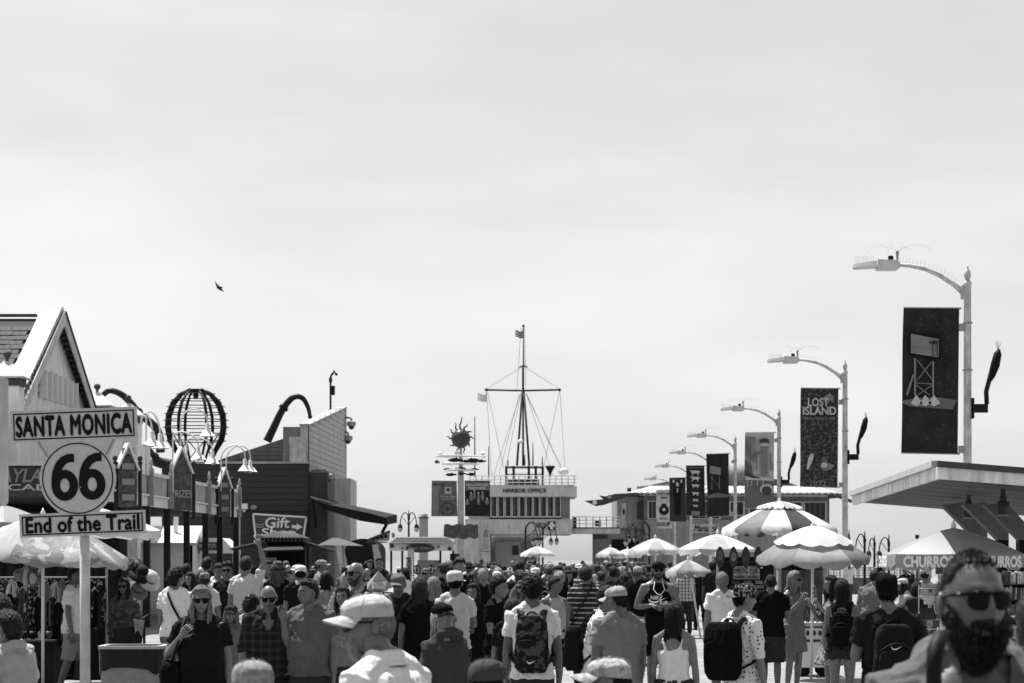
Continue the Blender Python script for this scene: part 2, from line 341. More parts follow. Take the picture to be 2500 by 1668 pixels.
for Yp in (68.6, 81.4, 87.0):
    xc, hw = fx(Yp, .1), .4
    pl_ = part('pilaster', M_stucco, arc, lambda b: b.bb((xc - hw, Yp - hw, 0), (xc + hw, Yp + hw, 6.78)))
    part('moulding', M_dgrey, pl_, lambda b: b.bb((xc - hw - .06, Yp - hw - .06, 6.784), (xc + hw + .06, Yp + hw + .06, 7.0)))
    part('cap', M_cap, pl_, lambda b: b.loft([np.array([[xc - r, Yp - r, z], [xc + r, Yp - r, z], [xc + r, Yp + r, z], [xc - r, Yp + r, z]]) for r, z in ((.56, 7.004), (.56, 7.05), (.3, 7.3), (.08, 7.5))]))
    part('finial', M_dgrey, pl_, lambda b: b.lathe([(.03, 7.5), (.05, 7.55), (.04, 7.58), (.1, 7.64), (.12, 7.7), (.09, 7.77), (.02, 7.8)], (xc, Yp, 0), 10), True)
# PLAYLAND ARCADE sign box
Yq = 66.0; kq = Yq / F
part('cornice', M_white, arc, lambda b: b.bb((PX(-60, Yq), Yq - .35, PZ(1138, Yq)), (PX(330, Yq), Yq + .3, PZ(1128, Yq))))
part('sign_board', mat('arcade_sign_grey', .14, .6, .15), arc, lambda b: b.bb((PX(-60, Yq), Yq - .25, PZ(1212, Yq)), (PX(300, Yq), Yq + .2, PZ(1138.3, Yq))))
part('cornice', M_white, arc, lambda b: b.bb((PX(-60, Yq), Yq - .35, PZ(1226, Yq)), (PX(310, Yq), Yq + .3, PZ(1212.3, Yq))))
text('PLAYLAND', arc, mat('sign_letter_grey', .5), P(63, 1161, Yq - .29), 205 * kq, 32 * kq, shear=.25, bold=.03, depth=.03)
text('ARCADE', arc, M_white, P(50, 1190, Yq - .29), 195 * kq, 15 * kq, bold=.03, depth=.03)
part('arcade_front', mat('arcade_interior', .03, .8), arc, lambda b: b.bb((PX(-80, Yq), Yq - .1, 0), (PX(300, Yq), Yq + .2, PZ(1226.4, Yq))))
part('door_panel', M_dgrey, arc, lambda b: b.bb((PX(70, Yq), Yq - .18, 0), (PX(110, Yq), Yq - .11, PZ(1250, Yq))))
# ------------------------------------------------------------------ balcony walkway on posts
XB = -12.0
def bx_(Y, d=0): return side(XB, Y) + d
bal = thing('balcony', 'raised wooden balcony with white rails on slim posts left of the gift shop', 'balcony', (bx_(75), 75, 0))
Ya, Yb = 58.0, 85.0
part('floor', M_dgrey, bal, lambda b: b.prism([(bx_(Ya, -3.8), Ya, 3.38), (bx_(Ya, -.1), Ya, 3.38), (bx_(Yb, -.1), Yb, 3.38), (bx_(Yb, -3.8), Yb, 3.38)], (0, 0, .14)))
M_rail = mat('rail_paint', .85, .6, .1, wear=.35)
part('fascia', M_rail, bal, lambda b: b.bar((bx_(Ya), Ya, 3.49), (bx_(Yb), Yb, 3.49), .08, .27))
part('fascia_top', M_rail, bal, lambda b: b.bar((bx_(Ya, .02), Ya, 3.655), (bx_(Yb, .02), Yb, 3.655), .16, .05))
part('top_rail', M_rail, bal, lambda b: b.bar((bx_(Ya), Ya, 4.26), (bx_(Yb), Yb, 4.26), .16, .1))
M_post = mat('balcony_post_paint', .05, .6, .2)
posts = [60.2, 63.6, 67, 70.3, 73.8, 77.5, 80.6, 84.4]
for Y in posts:
    part('post', M_post, bal, lambda b: b.bb((bx_(Y, -.09), Y - .09, 0), (bx_(Y, .09), Y + .09, 3.355)))
    part('rail_post', M_grey, bal, lambda b: b.bb((bx_(Y, .05), Y - .07, 3.36), (bx_(Y, .19), Y + .07, 4.4)))
    part('post_finial', M_grey, bal, lambda b: b.lathe([(.05, 4.4), (.03, 4.46), (.06, 4.5), (.05, 4.58), (.005, 4.72)], (bx_(Y, .12), Y, 0), 8), True)
part('post', M_rail, bal, lambda b: b.bb((bx_(Yb, -.06), Yb - .02, 0), (bx_(Yb, .05), Yb + .1, 4.5)))
for a, c in zip(posts[:-1], posts[1:]):
    def bal_fn(b):
        Y = a + .15
        while Y < c - .12: b.bar((bx_(Y), Y, 3.68), (bx_(Y + .1), Y + .1, 4.22), .035, .03); Y += .17
    part('baluster_panel', M_rail, bal, bal_fn, kind='stuff')
    part('lattice_back', M_dgrey, bal, lambda b: b.bar((bx_(a, -.06), a, 3.95), (bx_(c, -.06), c, 3.95), .02, .5))
hs = [(310, 43, 1082, 1238, ''), (441, 46, 1091, 1246, 'PRIZES'), (547, 28, 1141, 1262, '')]
for px, wpx, yt, yb_, word in hs:
    Y = XB * F / (px - 1415) - 1.9; k = Y / F; x0, x1 = PX(px - wpx / 2, Y), PX(px + wpx / 2, Y); zt, zb = PZ(yt, Y), PZ(yb_, Y); zs = zb + (zt - zb) * .62; dy = (x1 - x0) * .45
    sb = thing('sign_board', 'house shaped PRIZES sign board on the middle of the balcony rail' if word else ('house shaped sign board on the balcony just right of the 66 sign' if px < 400 else 'house shaped sign board at the far right end of the balcony'), 'sign', ((x0 + x1) / 2, Y, zb))
    part('board', mat('sign_board_wood', .17, .7, .5, 8), sb, lambda b: b.prism([(x0, Y, zb), (x1, Y + dy, zb), (x1, Y + dy, zs - .05), ((x0 + x1) / 2, Y + dy / 2, zt - .06), (x0, Y, zs)], (-.05, .06, 0)))
    part('roof_board', M_white, sb, lambda b: b.bar((x0 - .04, Y - .05, zs - .03), ((x0 + x1) / 2, Y + dy / 2, zt), .28, .05))
    part('roof_board', M_white, sb, lambda b: b.bar((x1 + .04, Y + dy, zs - .08), ((x0 + x1) / 2 + .005, Y + dy / 2, zt - .004), .28, .05))
    for xx, yy in ((x0 - .07, Y - .04), (x1 + .07, Y + dy + .04)):
        part('post', M_post, sb, lambda b: b.bb((xx - .045, yy - .05, zb - .25), (xx + .045, yy + .05, zs + .1)))
        part('finial', M_post, sb, lambda b: b.lathe([(.07, zs + .1), (.07, zs + .13), (.03, zs + .16), (.075, zs + .22), (.05, zs + .29), (.01, zs + .31)], (xx, yy, 0), 8), True)
    if not word:
        for q in range(4): part('print_line', M_grey, sb, lambda b: b.bar((x0 + .1, Y + dy * .12 - .04, zb + .25 + q * .4), (x1 - .05, Y + dy * .85 - .04, zb + .25 + q * .4), .015, .16))
    else: text(word, sb, M_offw, ((x0 + x1) / 2 + .02, Y + dy / 2 - .03, zb + .42 * (zs - zb)), (x1 - x0) * 1.1, .22, (x1 - x0, dy, 0), depth=.01, bold=.02)
# gooseneck lamps above the balcony
def arch(p0, p1, rise, n=12):
    p0, p1 = np.array(list(p0)), np.array(list(p1)); pts = []
    for i in range(n + 1):
        t = math.pi * i / n; pts.append(p0 + (p1 - p0) * (1 - math.cos(t)) / 2 + np.array([0, 0, rise * math.sin(t)]))
    return pts
M_lampw = mat('white_enamel', .8, .35, .05)
def gooseneck(px0, py0, pyb, px1, py1, rise, Y, label):
    k = Y / F; t = thing('gooseneck_lamp', label, 'lamp', (PX(px0, Y), Y, PZ(pyb, Y)), 0, 'white gooseneck lamps over the balcony')
    pts = [P(px0, pyb, Y)] + arch(P(px0, py0, Y), P(px1, py1 - 34, Y), rise * k) + [P(px1, py1 - 18, Y)]
    part('arm', M_lampw, t, lambda b: b.tube(pts, .023, 8), True)
    c = P(px1, py1, Y)
    part('shade', M_lampw, t, lambda b: b.lathe([(.045, .40), (.06, .38), (.06, .22), (.08, .2), (.11, .16), (.24, .0), (.225, 0.02)], (c[0], c[1], c[2] - .04), 14), True)
    part('bulb', mat('lamp_bulb_glass', .7, .2), t, lambda b: b.ell((c[0], c[1], c[2] + .02), (.1, .1, .09), 10, 6), True)
gl = [(345, 1030, 1170, 371, 1086, 30, 62.5, 'white gooseneck lamp closest to the road sign, bent over the front balcony rail'), (357, 1024, 1160, 391, 1092, 32, 63.6, 'second white gooseneck lamp just right of the road sign plate'),
      (441, 1032, 1190, 506, 1063, 32, 71, 'tallest white gooseneck lamp, arched in front of the iron cage globe'), (422, 1070, 1200, 484, 1120, 22, 69.5, 'white gooseneck lamp low in front of the cage globe, left one of two'),
      (456, 1082, 1200, 518, 1130, 20, 73, 'white gooseneck lamp low in front of the cage globe, right one of two'), (540, 1122, 1200, 598, 1148, 30, 79, 'white gooseneck lamp over the far end board, left of its pair'),
      (552, 1126, 1200, 611, 1150, 32, 80.6, 'white gooseneck lamp over the far end board, right of its pair')]
for g in gl: gooseneck(*g)
# ------------------------------------------------------------------ gift shop
Yg = 95.0; kg = Yg / F
gs = thing('gift_shop', 'dark clapboard gift shop with tall pale sawtooth wall rising to the right', 'building', (PX(610, Yg), Yg, 0))
M_clap = mat('dark_clapboard', .085, .7, .15, 3, stretch=(.3, 3, 8))
M_clap2 = mat('grey_clapboard', .3, .7, .12, 3, stretch=(3, .3, 8), wear=.35)
M_clap3 = mat('pale_clapboard', .62, .75, .12, 3, stretch=(3, .3, 8), wear=.4)
xl, xr = PX(395, Yg), PX(751, Yg); zt = PZ(1131, Yg)
part('wall', M_black, gs, lambda b: b.bb((xl, Yg + .04, 0), (xr, Yg + 15, zt - .05)))
nb = 24; hb = zt / nb
bd = MB(); bd.add([[xl, 0, 0], [xr + .03, 0, 0], [xr + .03, .03, 0], [xl, .03, 0], [xl, .028, hb * .98], [xr + .03, .028, hb * .98], [xr + .03, .05, hb * .98], [xl, .05, hb * .98]], [(3, 2, 1, 0), (4, 5, 6, 7), (0, 1, 5, 4), (1, 2, 6, 5), (2, 3, 7, 6), (3, 0, 4, 7)])
V0 = bd.V() - np.array([PX(610, Yg), 0, 0]); bdm = bd.mesh('board', V=V0); bdm.materials.append(M_clap)
for i in range(nb): o = link_mesh('board', bdm, None, gs); o.location = (0, -.02, i * hb)
part('parapet_trim', mat('parapet_metal', .5), gs, lambda b: b.bb((xl, Yg - .06, zt - .02), (xr + .1, Yg + .4, zt + .06)))
# pale wall along the pier side, sloping top
def gx(Y): return (752 - 1415) / F * 95 + .028 * Y
wl = [(gx(95.3), 95.3, 0), (gx(110), 110, 0), (gx(110), 110, PZ(997, 110)), (gx(93.6), 95.3, PZ(1040, 95.3))]
part('side_wall', M_clap3, gs, lambda b: b.prism(wl, (-.3, 0, 0)))
z_ = 3.2
for i in range(26):
    z0 = 3.0 + i * .235; 
    Yst = 95.3 if z0 < 7.0 else 95.3 + (z0 - 7.05) / (PZ(997, 110) - PZ(1040, 95.3)) * 14.7
    if Yst < 109.3: part('board', M_clap3, gs, lambda b: b.prism([(gx(Yst) + .0, Yst, z0), (gx(110), 110, z0), (gx(110), 110, z0 + .215), (gx(Yst), Yst + .0, z0 + .215)], (.03, 0, 0)))
part('roof_edge', M_grey, gs, lambda b: b.bar((gx(95.3) - .15, 95.2, PZ(1038, 95.3)), (gx(110) - .15, 110.1, PZ(995, 110)), .45, .08))
part('roof_edge', M_offw, gs, lambda b: b.bb((gx(110) - .3, 109.9, 2.5), (gx(110) + .06, 110.15, PZ(999, 110))))
part('box_column', M_clap2, gs, lambda b: b.bb((PX(692, 95.6), 95.4, zt + .06), (gx(95.3) - .32, 96.6, PZ(1043, 95.6))))
part('low_roof', M_clap2, gs, lambda b: b.prism([P(520, 1131, 97), P(692, 1131, 97), P(692, 1071, 97), P(540, 1121, 97)], (0, 8, 0)))
for i in range(6):
    py = 1122 - i * 9.5; part('board', M_clap2, gs, lambda b: b.prism([P(max(540, 692 - (i < 5) * 0 - 152 * (1 - i / 5.6)), py + 9, 96.99), P(692, py + 9, 96.99), P(692, py + 1, 96.99), P(max(540, 692 - 152 * (1 - i / 5.6)) + 20, py + 1, 96.99)], (0, -.03, 0)))
part('dormer_panel', M_offw, gs, lambda b: b.prism([P(705, 1067, 94.2), P(739, 1067, 94.2), P(748, 1130, 94), P(708, 1129, 94)], (0, .5, 0)))
part('corner_block', M_dgrey, gs, lambda b: b.bb((gx(95) + .03, 95.2, 0), (gx(95) + .75, 99, PZ(1153, 95.2))))
part('corner_block', M_clap3, gs, lambda b: b.bb((gx(104) + .05, 102, 0), (gx(104) + .95, 106, PZ(1170, 103))))
# gift shop sign
gsg = thing('shop_sign', 'tilted trapezoid Gift Shop sign with white arrow on dark clapboard wall', 'sign', (PX(680, Yg - .3), Yg - .3, PZ(1320, Yg)))
Yx = Yg - .3
part('board', mat('gift_sign_grey', .13, .6, .15), gsg, lambda b: b.prism([P(621, 1257, Yx), P(746, 1264, Yx), P(738, 1314, Yx), P(627, 1318, Yx)], (0, .1, 0)))
ed = [(618, 1255), (748, 1263), (740, 1316), (625, 1320)]
for i in range(4): part('edge_strip', M_white, gsg, lambda b: b.bar(P(*ed[i], Yx - .02), P(*ed[(i + 1) % 4], Yx - .02), .07, .05, (0, 1, 0)))
text('Gift', gsg, M_white, P(677, 1276, Yx - .05), 58 * kg, 25 * kg, shear=.1, bold=.035, depth=.03)
text('Shop', gsg, M_white, P(680, 1302, Yx - .05), 84 * kg, 24 * kg, shear=.1, bold=.035, depth=.03)
part('arrow', M_white, gsg, lambda b: b.prism([P(712, 1282, Yx - .05), P(724, 1283, Yx - .05), P(724, 1278, Yx - .05), P(739, 1287, Yx - .05), P(723, 1295, Yx - .05), P(724, 1291, Yx - .05), P(712, 1289, Yx - .05)], (0, .03, 0)))
for q in (0, 1): part('wave_stripe', M_grey, gsg, lambda b: b.tube([P(624 + 7 * i, 1279 + q * 6 + 3 * math.sin(i * 1.1), Yx - .04) for i in range(4)], .03, 5))
fl = thing('flood_light', 'twin white flood light on the dark clapboard wall left of the Gift Shop sign', 'lamp', (PX(596, Yg), Yg - .2, PZ(1250, Yg)))
part('housing', M_white, fl, lambda b: b.bb(P(586, 1243, Yg - .4), P(606, 1230, Yg - .05)))
part('sensor', M_white, fl, lambda b: b.ell(P(596, 1247, Yg - .25), .06, 8, 6), True)
al = thing('alarm_dome', 'small pale rounded alarm on the clapboard wall beside the flood light', 'alarm', (PX(619, Yg), Yg - .1, PZ(1244, Yg)))
part('dome', M_grey, al, lambda b: b.ell(P(619, 1239, Yg - .08), (.15, .1, .1), 10, 6), True)
# weather mast
mast = thing('weather_mast', 'thin roof mast with anemometer cups and dark box on the gift shop', 'mast', (PX(808, 108), 108, PZ(1003, 108)))
part('pole', M_dark, mast, lambda b: b.tube([P(807, 1005, 108), P(807, 930, 108), P(808, 918, 108), P(816, 908, 108)], .045, 6), True)
part('box', M_dark, mast, lambda b: b.bb(P(808, 964, 107.9), P(818, 943, 108.2)))
part('cup', M_dark, mast, lambda b: b.ell(P(821, 914, 108), .07, 6, 4)); part('cup', M_dark, mast, lambda b: b.ell(P(812, 913, 108), .06, 6, 4))
part('vane', M_dark, mast, lambda b: b.bar(P(814, 904, 108), P(820, 912, 108), .05)); part('sensor', M_dark, mast, lambda b: b.ell(P(807, 928, 108), (.08, .08, .16), 6, 5))
# cctv
def cctv(px, py, px0, Y, lab):
    t = thing('security_camera', lab, 'camera', (PX(px, Y), Y, PZ(py + 14, Y)), 0, 'dome cameras on the pale wall')
    part('arm', M_grey, t, lambda b: b.tube([P(px0, py - 11, Y), P(px - 4, py - 11, Y), P(px, py - 8, Y), P(px, py, Y)], .05, 7), True)
    part('housing', M_grey, t, lambda b: b.lathe([(.05, .1), (.2, .05), (.2, -.12), (.16, -.14)], P(px, py + 2, Y), 10))
    part('dome', M_glass, t, lambda b: b.ell(P(px, py + 10, Y), (.14, .14, .16), 10, 6), True)
cctv(858, 1031, 842, 109.5, 'upper dome camera at the top right corner of the pale wall'); cctv(850, 1066, 842, 109.5, 'middle dome camera below another on the pale wall edge'); cctv(802, 1160, 752, 96, 'lowest dome camera on a long arm over the awning')
# awning slab
aw = thing('shop_awning', 'long dark awning sloping down from the gift shop corner', 'awning', (PX(850, 97), 97, PZ(1300, 97)))
M_awn = mat('dark_awning_cloth', .03, .8, .3)
part('canopy', M_awn, aw, lambda b: b.prism([P(758, 1215, 94), P(800, 1232, 94), P(944, 1262, 94), P(944, 1282, 94), P(880, 1272, 94), P(790, 1243, 94)], (.3, 2.2, .12)))
part('front_rod', M_steel, aw, lambda b: b.bar(P(758, 1213, 93.9), P(944, 1263, 93.9), .05))
part('arm', M_black, aw, lambda b: b.bar(P(932, 1302, 94), P(944, 1280, 94), .12)); part('arm', M_black, aw, lambda b: b.bar(P(764, 1222, 94), P(772, 1290, 94), .1))
# ------------------------------------------------------------------ octopus arms and cage globe
M_tent = mat('tentacle_paint', .035, .45, .25)
def tentacle(pts, rad, Y, lab):
    q = [P(x, y, Y) for x, y in pts]; Q = []
    for i in range(len(q) - 1):   # catmull-rom
        p0, p1, p2, p3 = q[max(i - 1, 0)], q[i], q[i + 1], q[min(i + 2, len(q) - 1)]
        for s_ in range(5):
            t = s_ / 5; Q.append(0.5 * ((2 * p1) + (p2 - p0) * t + (2 * p0 - 5 * p1 + 4 * p2 - p3) * t * t + (3 * p1 - p0 - 3 * p2 + p3) * t ** 3))
    Q.append(q[-1]); n = len(Q); b = MB(); b.tube(Q, [rad[0] + (rad[1] - rad[0]) * i / (n - 1) for i in range(n)], 10)
    t = thing('tentacle', lab, 'sculpture', (Q[0][0], Y, Q[0][2])); b.build('arm', M_tent, t, True)
    part('band', M_dark, t, lambda b: b.tube([Q[n // 3], Q[n // 3 + 1]], rad[0] * 1.12, 10)); part('tip', M_dark, t, lambda b: b.ell(Q[-1], rad[1] * 1.3, 8, 6))
tentacle([(652, 1078), (668, 1045), (690, 1000), (715, 971), (738, 972), (752, 995), (757, 1018)], (.18, .07), 100, 'dark curved tentacle arching behind the gift shop box column')
tentacle([(392, 1105), (384, 1050), (340, 1010), (320, 985), (296, 963), (268, 954), (250, 966)], (.17, .1), 93, 'dark curved tentacle arching over the arcade pilaster caps')
tentacle([(355, 1100), (385, 1128), (430, 1135)], (.24, .2), 94, 'thick dark tentacle lying low on the roof behind the road sign')
Yc = 97; kc = Yc / F
cg = thing('cage_globe', 'dark iron cage globe with rings and spikes above the roof', 'sculpture', (PX(478, Yc), Yc, PZ(1131, Yc)))
cxg = PX(478, Yc); prof = [(12, 952), (35, 962), (55, 985), (66, 1015), (68, 1045), (62, 1075), (48, 1100), (36, 1125)]
for a, thk in ((0, 1), (math.pi, 1), (1.05, .5), (-1.05, .5), (2.1, .5), (-2.1, .5)):
    part('rib', M_dark, cg, lambda b: b.tube([(cxg + r * kc * math.cos(a), Yc + r * kc * math.sin(a), PZ(y, Yc)) for r, y in prof], [.09 * thk] * 2 + [.13 * thk] * 4 + [.1 * thk] * 2, 8), True)
for y in (962, 976, 993, 1010, 1026, 1043, 1060, 1077):
    r = float(np.interp(y, [p[1] for p in prof], [p[0] for p in prof])) + 3
    part('ring', M_dark, cg, lambda b: b.tube([(cxg + r * kc * math.cos(t), Yc + r * kc * math.sin(t), PZ(y, Yc)) for t in np.linspace(0, 2 * math.pi, 25)], .022, 5, cap=False))
    for s_ in (-1, 1): part('spike', M_dark, cg, lambda b: b.tube([(cxg + s_ * (r - 2) * kc, Yc, PZ(y, Yc)), (cxg + s_ * (r + 11) * kc, Yc, PZ(y, Yc))], [.05, .01], 5))
part('top_plate', M_dark, cg, lambda b: b.lathe([(.1, -.35), (.12, 0), (.34, .0), (.34, .04), (.05, .06)], (cxg, Yc, PZ(953, Yc)), 12))
for i in range(6):
    a0, a1 = i * 1.05, i * 1.05 + 1.05
    part('brace', M_dark, cg, lambda b: b.bar((cxg + .9 * math.cos(a0), Yc + .9 * math.sin(a0), PZ(1060, Yc)), (cxg + .6 * math.cos(a1), Yc + .6 * math.sin(a1), PZ(1118, Yc)), .035))
# white shed roof behind the balcony posts, PHOTOS tent
shd = thing('ticket_shed', 'small pale shed with white shingle roof behind the balcony posts', 'shed', (PX(430, 88), 88, 0))
part('wall', mat('shed_wall', .8), shd, lambda b: b.bb((PX(340, 88), 88, 0), (PX(470, 88), 92, PZ(1325, 88))))
part('roof', mat('white_roof', .75, .7, .1, 6, bump=.2), shd, lambda b: b.prism([P(320, 1325, 87.6), P(478, 1325, 87.6), P(495, 1284, 90), P(330, 1284, 90)], (0, .3, -.1)))
part('gable_wall', mat('shed_wall', .8), shd, lambda b: b.prism([P(470.5, 1324, 88), P(494, 1288, 90), P(494, 1400, 90), P(470.5, 1400, 88)], (-.1, 0, 0)))
part('vent_pipe', M_white, shd, lambda b: b.tube([P(428, 1310, 89), P(430, 1262, 89)], .09, 8))
ph = thing('photo_tent', 'white pitched tent with dark PHOTOS sign beyond the balcony posts', 'tent', (PX(530, 90), 90, 0))
part('roof', M_white, ph, lambda b: b.prism([P(488, 1351, 89), P(570, 1351, 89), P(568, 1340, 89), P(543, 1314, 89), P(488, 1314, 89)], (0, 2.5, 0)))
part('sign', mat('photos_sign_grey', .12), ph, lambda b: b.bb(P(488, 1344, 88.8), P(533, 1324, 88.9)))
text('PHOTOS', ph, M_offw, P(506, 1333, 88.77), 42 * 88.77 / F, 9 * 88.77 / F, bold=.02)
part('post', M_steel, ph, lambda b: b.bb((PX(492, 89), 89.1, 0), (PX(494, 89), 89.2, PZ(1351.5, 89)))); part('post', M_steel, ph, lambda b: b.bb((PX(566, 89), 89.1, 0), (PX(568, 89), 89.2, PZ(1351.5, 89))))
# ------------------------------------------------------------------ harbor office
Yh = 170.0; kh = Yh / F
def H(px, py, dy=0): return P(px, py, Yh + dy)
ho = thing('harbor_office', 'harbor office building with row of windows and tripod mast', 'building', (PX(1270, Yh), Yh, 0))
M_hw = mat('harbor_wall', .66, .8, .1, 2, wear=.35); M_hl = mat('harbor_trim', .5, .7, .1)
def hb(b, x0, y0, x1, y1, d0, d1): b.bb(H(x0, y0, d0), (PX(x1, Yh), Yh + d1, PZ(y1, Yh)))
part('wall', M_hw, ho, lambda b: hb(b, 1136, 1268, 1396, 1305, 0, 9))
part('wall', M_hw, ho, lambda b: b.bb((PX(1136, Yh), Yh, -.1), (PX(1197, Yh), Yh + 9, PZ(1305.3, Yh))))
part('wall', M_hw, ho, lambda b: b.bb((PX(1100, Yh), Yh + 9.2, -.1), (PX(1322, Yh), Yh + 9.4, PZ(1305.3, Yh))))
part('partition', mat('harbor_panel', .6), ho, lambda b: b.bb((PX(1209, Yh), Yh + 3, -.1), (PX(1270, Yh), Yh + 3.3, PZ(1323, Yh))))
part('poster', M_dgrey, ho, lambda b: b.bb(H(1251, 1355, 2.9), (PX(1266, Yh), Yh + 2.95, PZ(1332, Yh))))
part('upper_wall', M_hw, ho, lambda b: b.prism([(PX(1143, Yh), Yh + .3, PZ(1267.7, Yh)), (PX(1371, Yh), Yh + .3, PZ(1267.7, Yh)), (PX(1393, Yh), Yh + 1.4, PZ(1267.7, Yh)), (PX(1393, Yh), Yh + 8, PZ(1267.7, Yh)), (PX(1143, Yh), Yh + 8, PZ(1267.7, Yh))], (0, 0, PZ(1213, Yh) - PZ(1267.7, Yh))))
part('fascia', mat('harbor_fascia', .68, .7, .08, wear=.25), ho, lambda b: b.prism([(PX(1140, Yh), Yh - .5, PZ(1212.7, Yh)), (PX(1372, Yh), Yh - .5, PZ(1212.7, Yh)), (PX(1409, Yh), Yh + .8, PZ(1212.7, Yh)), (PX(1409, Yh), Yh + 8, PZ(1212.7, Yh)), (PX(1140, Yh), Yh + 8, PZ(1212.7, Yh))], (0, 0, PZ(1186, Yh) - PZ(1212.7, Yh))))
part('roof_deck', M_hl, ho, lambda b: hb(b, 1150, 1186.3, 1400, 1184, 0, 7))
text('HARBOR OFFICE', ho, mat('harbor_letters', .05), H(1281, 1198, -.56), 104 * kh, 9.5 * kh, bold=.03, depth=.06)
part('window_band', M_dgrey, ho, lambda b: hb(b, 1196, 1267, 1371.5, 1208.5, .2, .28))
M_hglass = mat('harbor_window_glass', .035, .15, .6, .8, spec=.25)
for i in range(10):
    x0 = 1198 + i * 17.3
    fr = MB()
    for a, c in (((x0, 1263), (x0 + 1.4, 1212)), ((x0 + 14.1, 1263), (x0 + 15.5, 1212)), ((x0 + 1.4, 1263), (x0 + 14.1, 1261)), ((x0 + 1.4, 1213.6), (x0 + 14.1, 1212))): hb(fr, a[0], a[1], c[0], c[1], .1, .19)
    wf = fr.build('window', M_white, ho); part('pane', M_hglass, wf, lambda b: hb(b, x0 + 1.5, 1260.9, x0 + 14, 1213.7, .15, .18))
    part('curtain', mat('harbor_curtain', .12, .9, .5, 2), wf, lambda b: hb(b, x0 + 3, 1258, x0 + 5 + rnd.uniform(0, 5), 1216, .12, .145))
for i in range(5): part('louver_slat', M_grey, ho, lambda b: b.bb((PX(1374 + i * 3.9, Yh), Yh + .35 + i * .2, PZ(1263, Yh)), (PX(1376 + i * 3.9, Yh), Yh + .4 + i * .2 + .1, PZ(1212, Yh))))
cr = part('first_aid_sign', M_dgrey, ho, lambda b: hb(b, 1337, 1294, 1357, 1273, -.08, -.02))
part('cross', M_white, cr, lambda b: b.prism([H(x, y, -.12) for x, y in ((1344, 1292), (1350, 1292), (1350, 1286.5), (1355, 1286.5), (1355, 1280.5), (1350, 1280.5), (1350, 1275), (1344, 1275), (1344, 1280.5), (1339, 1280.5), (1339, 1286.5), (1344, 1286.5))], (0, .03, 0)))
text('FIRST AID\nSTATION', ho, M_dgrey, H(1322, 1283, -.06), 24 * kh, 13 * kh, bold=.02, depth=.02)
# railing and roof structure
for i in range(18):
    x = 1147 + i * 15; part('rail_post', M_offw, ho, lambda b: b.tube([H(x, 1185, .2), H(x, 1162, .2)], .035, 5))
for y in (1162, 1170, 1178): part('rail', M_offw, ho, lambda b: b.tube([H(1146, y, .2), H(1404, y, .2), H(1407, y, 6)], .03, 5))
part('platform', M_dgrey, ho, lambda b: hb(b, 1234, 1139, 1327, 1136, 2, 6))
for x in (1236, 1254, 1291, 1308, 1325):
    for d_ in (2.1, 5.8): part('platform_post', M_dark, ho, lambda b: b.tube([H(x, 1184, d_), H(x, 1138, d_)], .09, 6))
part('hut', M_dgrey, ho, lambda b: hb(b, 1240, 1184, 1318, 1168, 3, 5.6))
part('rail', M_dark, ho, lambda b: b.tube([H(1236, 1158, 2), H(1326, 1158, 2)], .04, 5))
M_mast = mat('mast_paint', .06, .6, .2)
for x, d_ in ((1262, 3.2), (1292, 3.2), (1277, 5.4)): part('mast_leg', M_mast, ho, lambda b: b.tube([H(x, 1137, d_), H(1277 + (x - 1277) * .12, 952, 4)], [.085, .07], 7), True)
part('mast', M_mast, ho, lambda b: b.tube([H(1277, 958, 4), H(1277, 895, 4), H(1278, 893, 4), H(1278, 797, 4)], [.085, .075, .055, .04], 8), True)
part('mast_ball', M_mast, ho, lambda b: b.ell(H(1278, 796, 4), .1, 8, 6), True)
part('crosstree', M_mast, ho, lambda b: b.tube([H(1268, 897, 4), H(1278, 892, 4), H(1288, 897, 4)], .05, 5))
part('yard', M_mast, ho, lambda b: b.tube([H(1187, 952, 4), H(1277, 954, 4), H(1367, 952, 4)], .075, 6), True)
for x in (1187, 1366): part('yard_tip', M_mast, ho, lambda b: b.ell(H(x, 952, 4), .12, 6, 4))
M_rope = mat('rigging_rope', .1, .9)
for a, c in (((1188, 950), (1276, 895)), ((1366, 950), (1279, 895)), ((1270, 965), (1205, 1160)), ((1272, 960), (1235, 1140)), ((1285, 960), (1372, 1150)), ((1286, 965), (1350, 1160)), ((1190, 955), (1230, 1145)), ((1366, 955), (1328, 1138)),
             ((1188, 955), (1200, 1160)), ((1367, 955), (1380, 1160)), ((1284, 962), (1378, 1155)), ((1268, 962), (1218, 1160)), ((1272, 800), (1262, 955)), ((1281, 800), (1284, 955))):
    part('rigging_line', M_rope, ho, lambda b: b.tube([H(*a, 4), H(*c, 3)], .013, 4))
for x, y, hgt in ((1301, 1137, 55), (1240, 1137, 14), (1281, 1137, 26), (1324, 1137, 22), (1159, 1015 + 150, 148), (1193, 1165, 76)): part('antenna', M_mast, ho, lambda b: b.tube([H(x, y, 3), H(x, y - hgt, 3)], [.06, .03], 5))
part('loudspeaker', M_black, ho, lambda b: b.lathe([(.06, 0), (.1, .3), (.36, .75), (.3, .8)], H(1343, 1165, 1), 10)); part('radar_drum', M_white, ho, lambda b: b.ell(H(1376, 1152, 2), (.35, .35, .3), 8, 6), True)
part('radar_drum', M_white, ho, lambda b: b.ell(H(1271, 1078, 3), (.2, .2, .16), 8, 6), True)
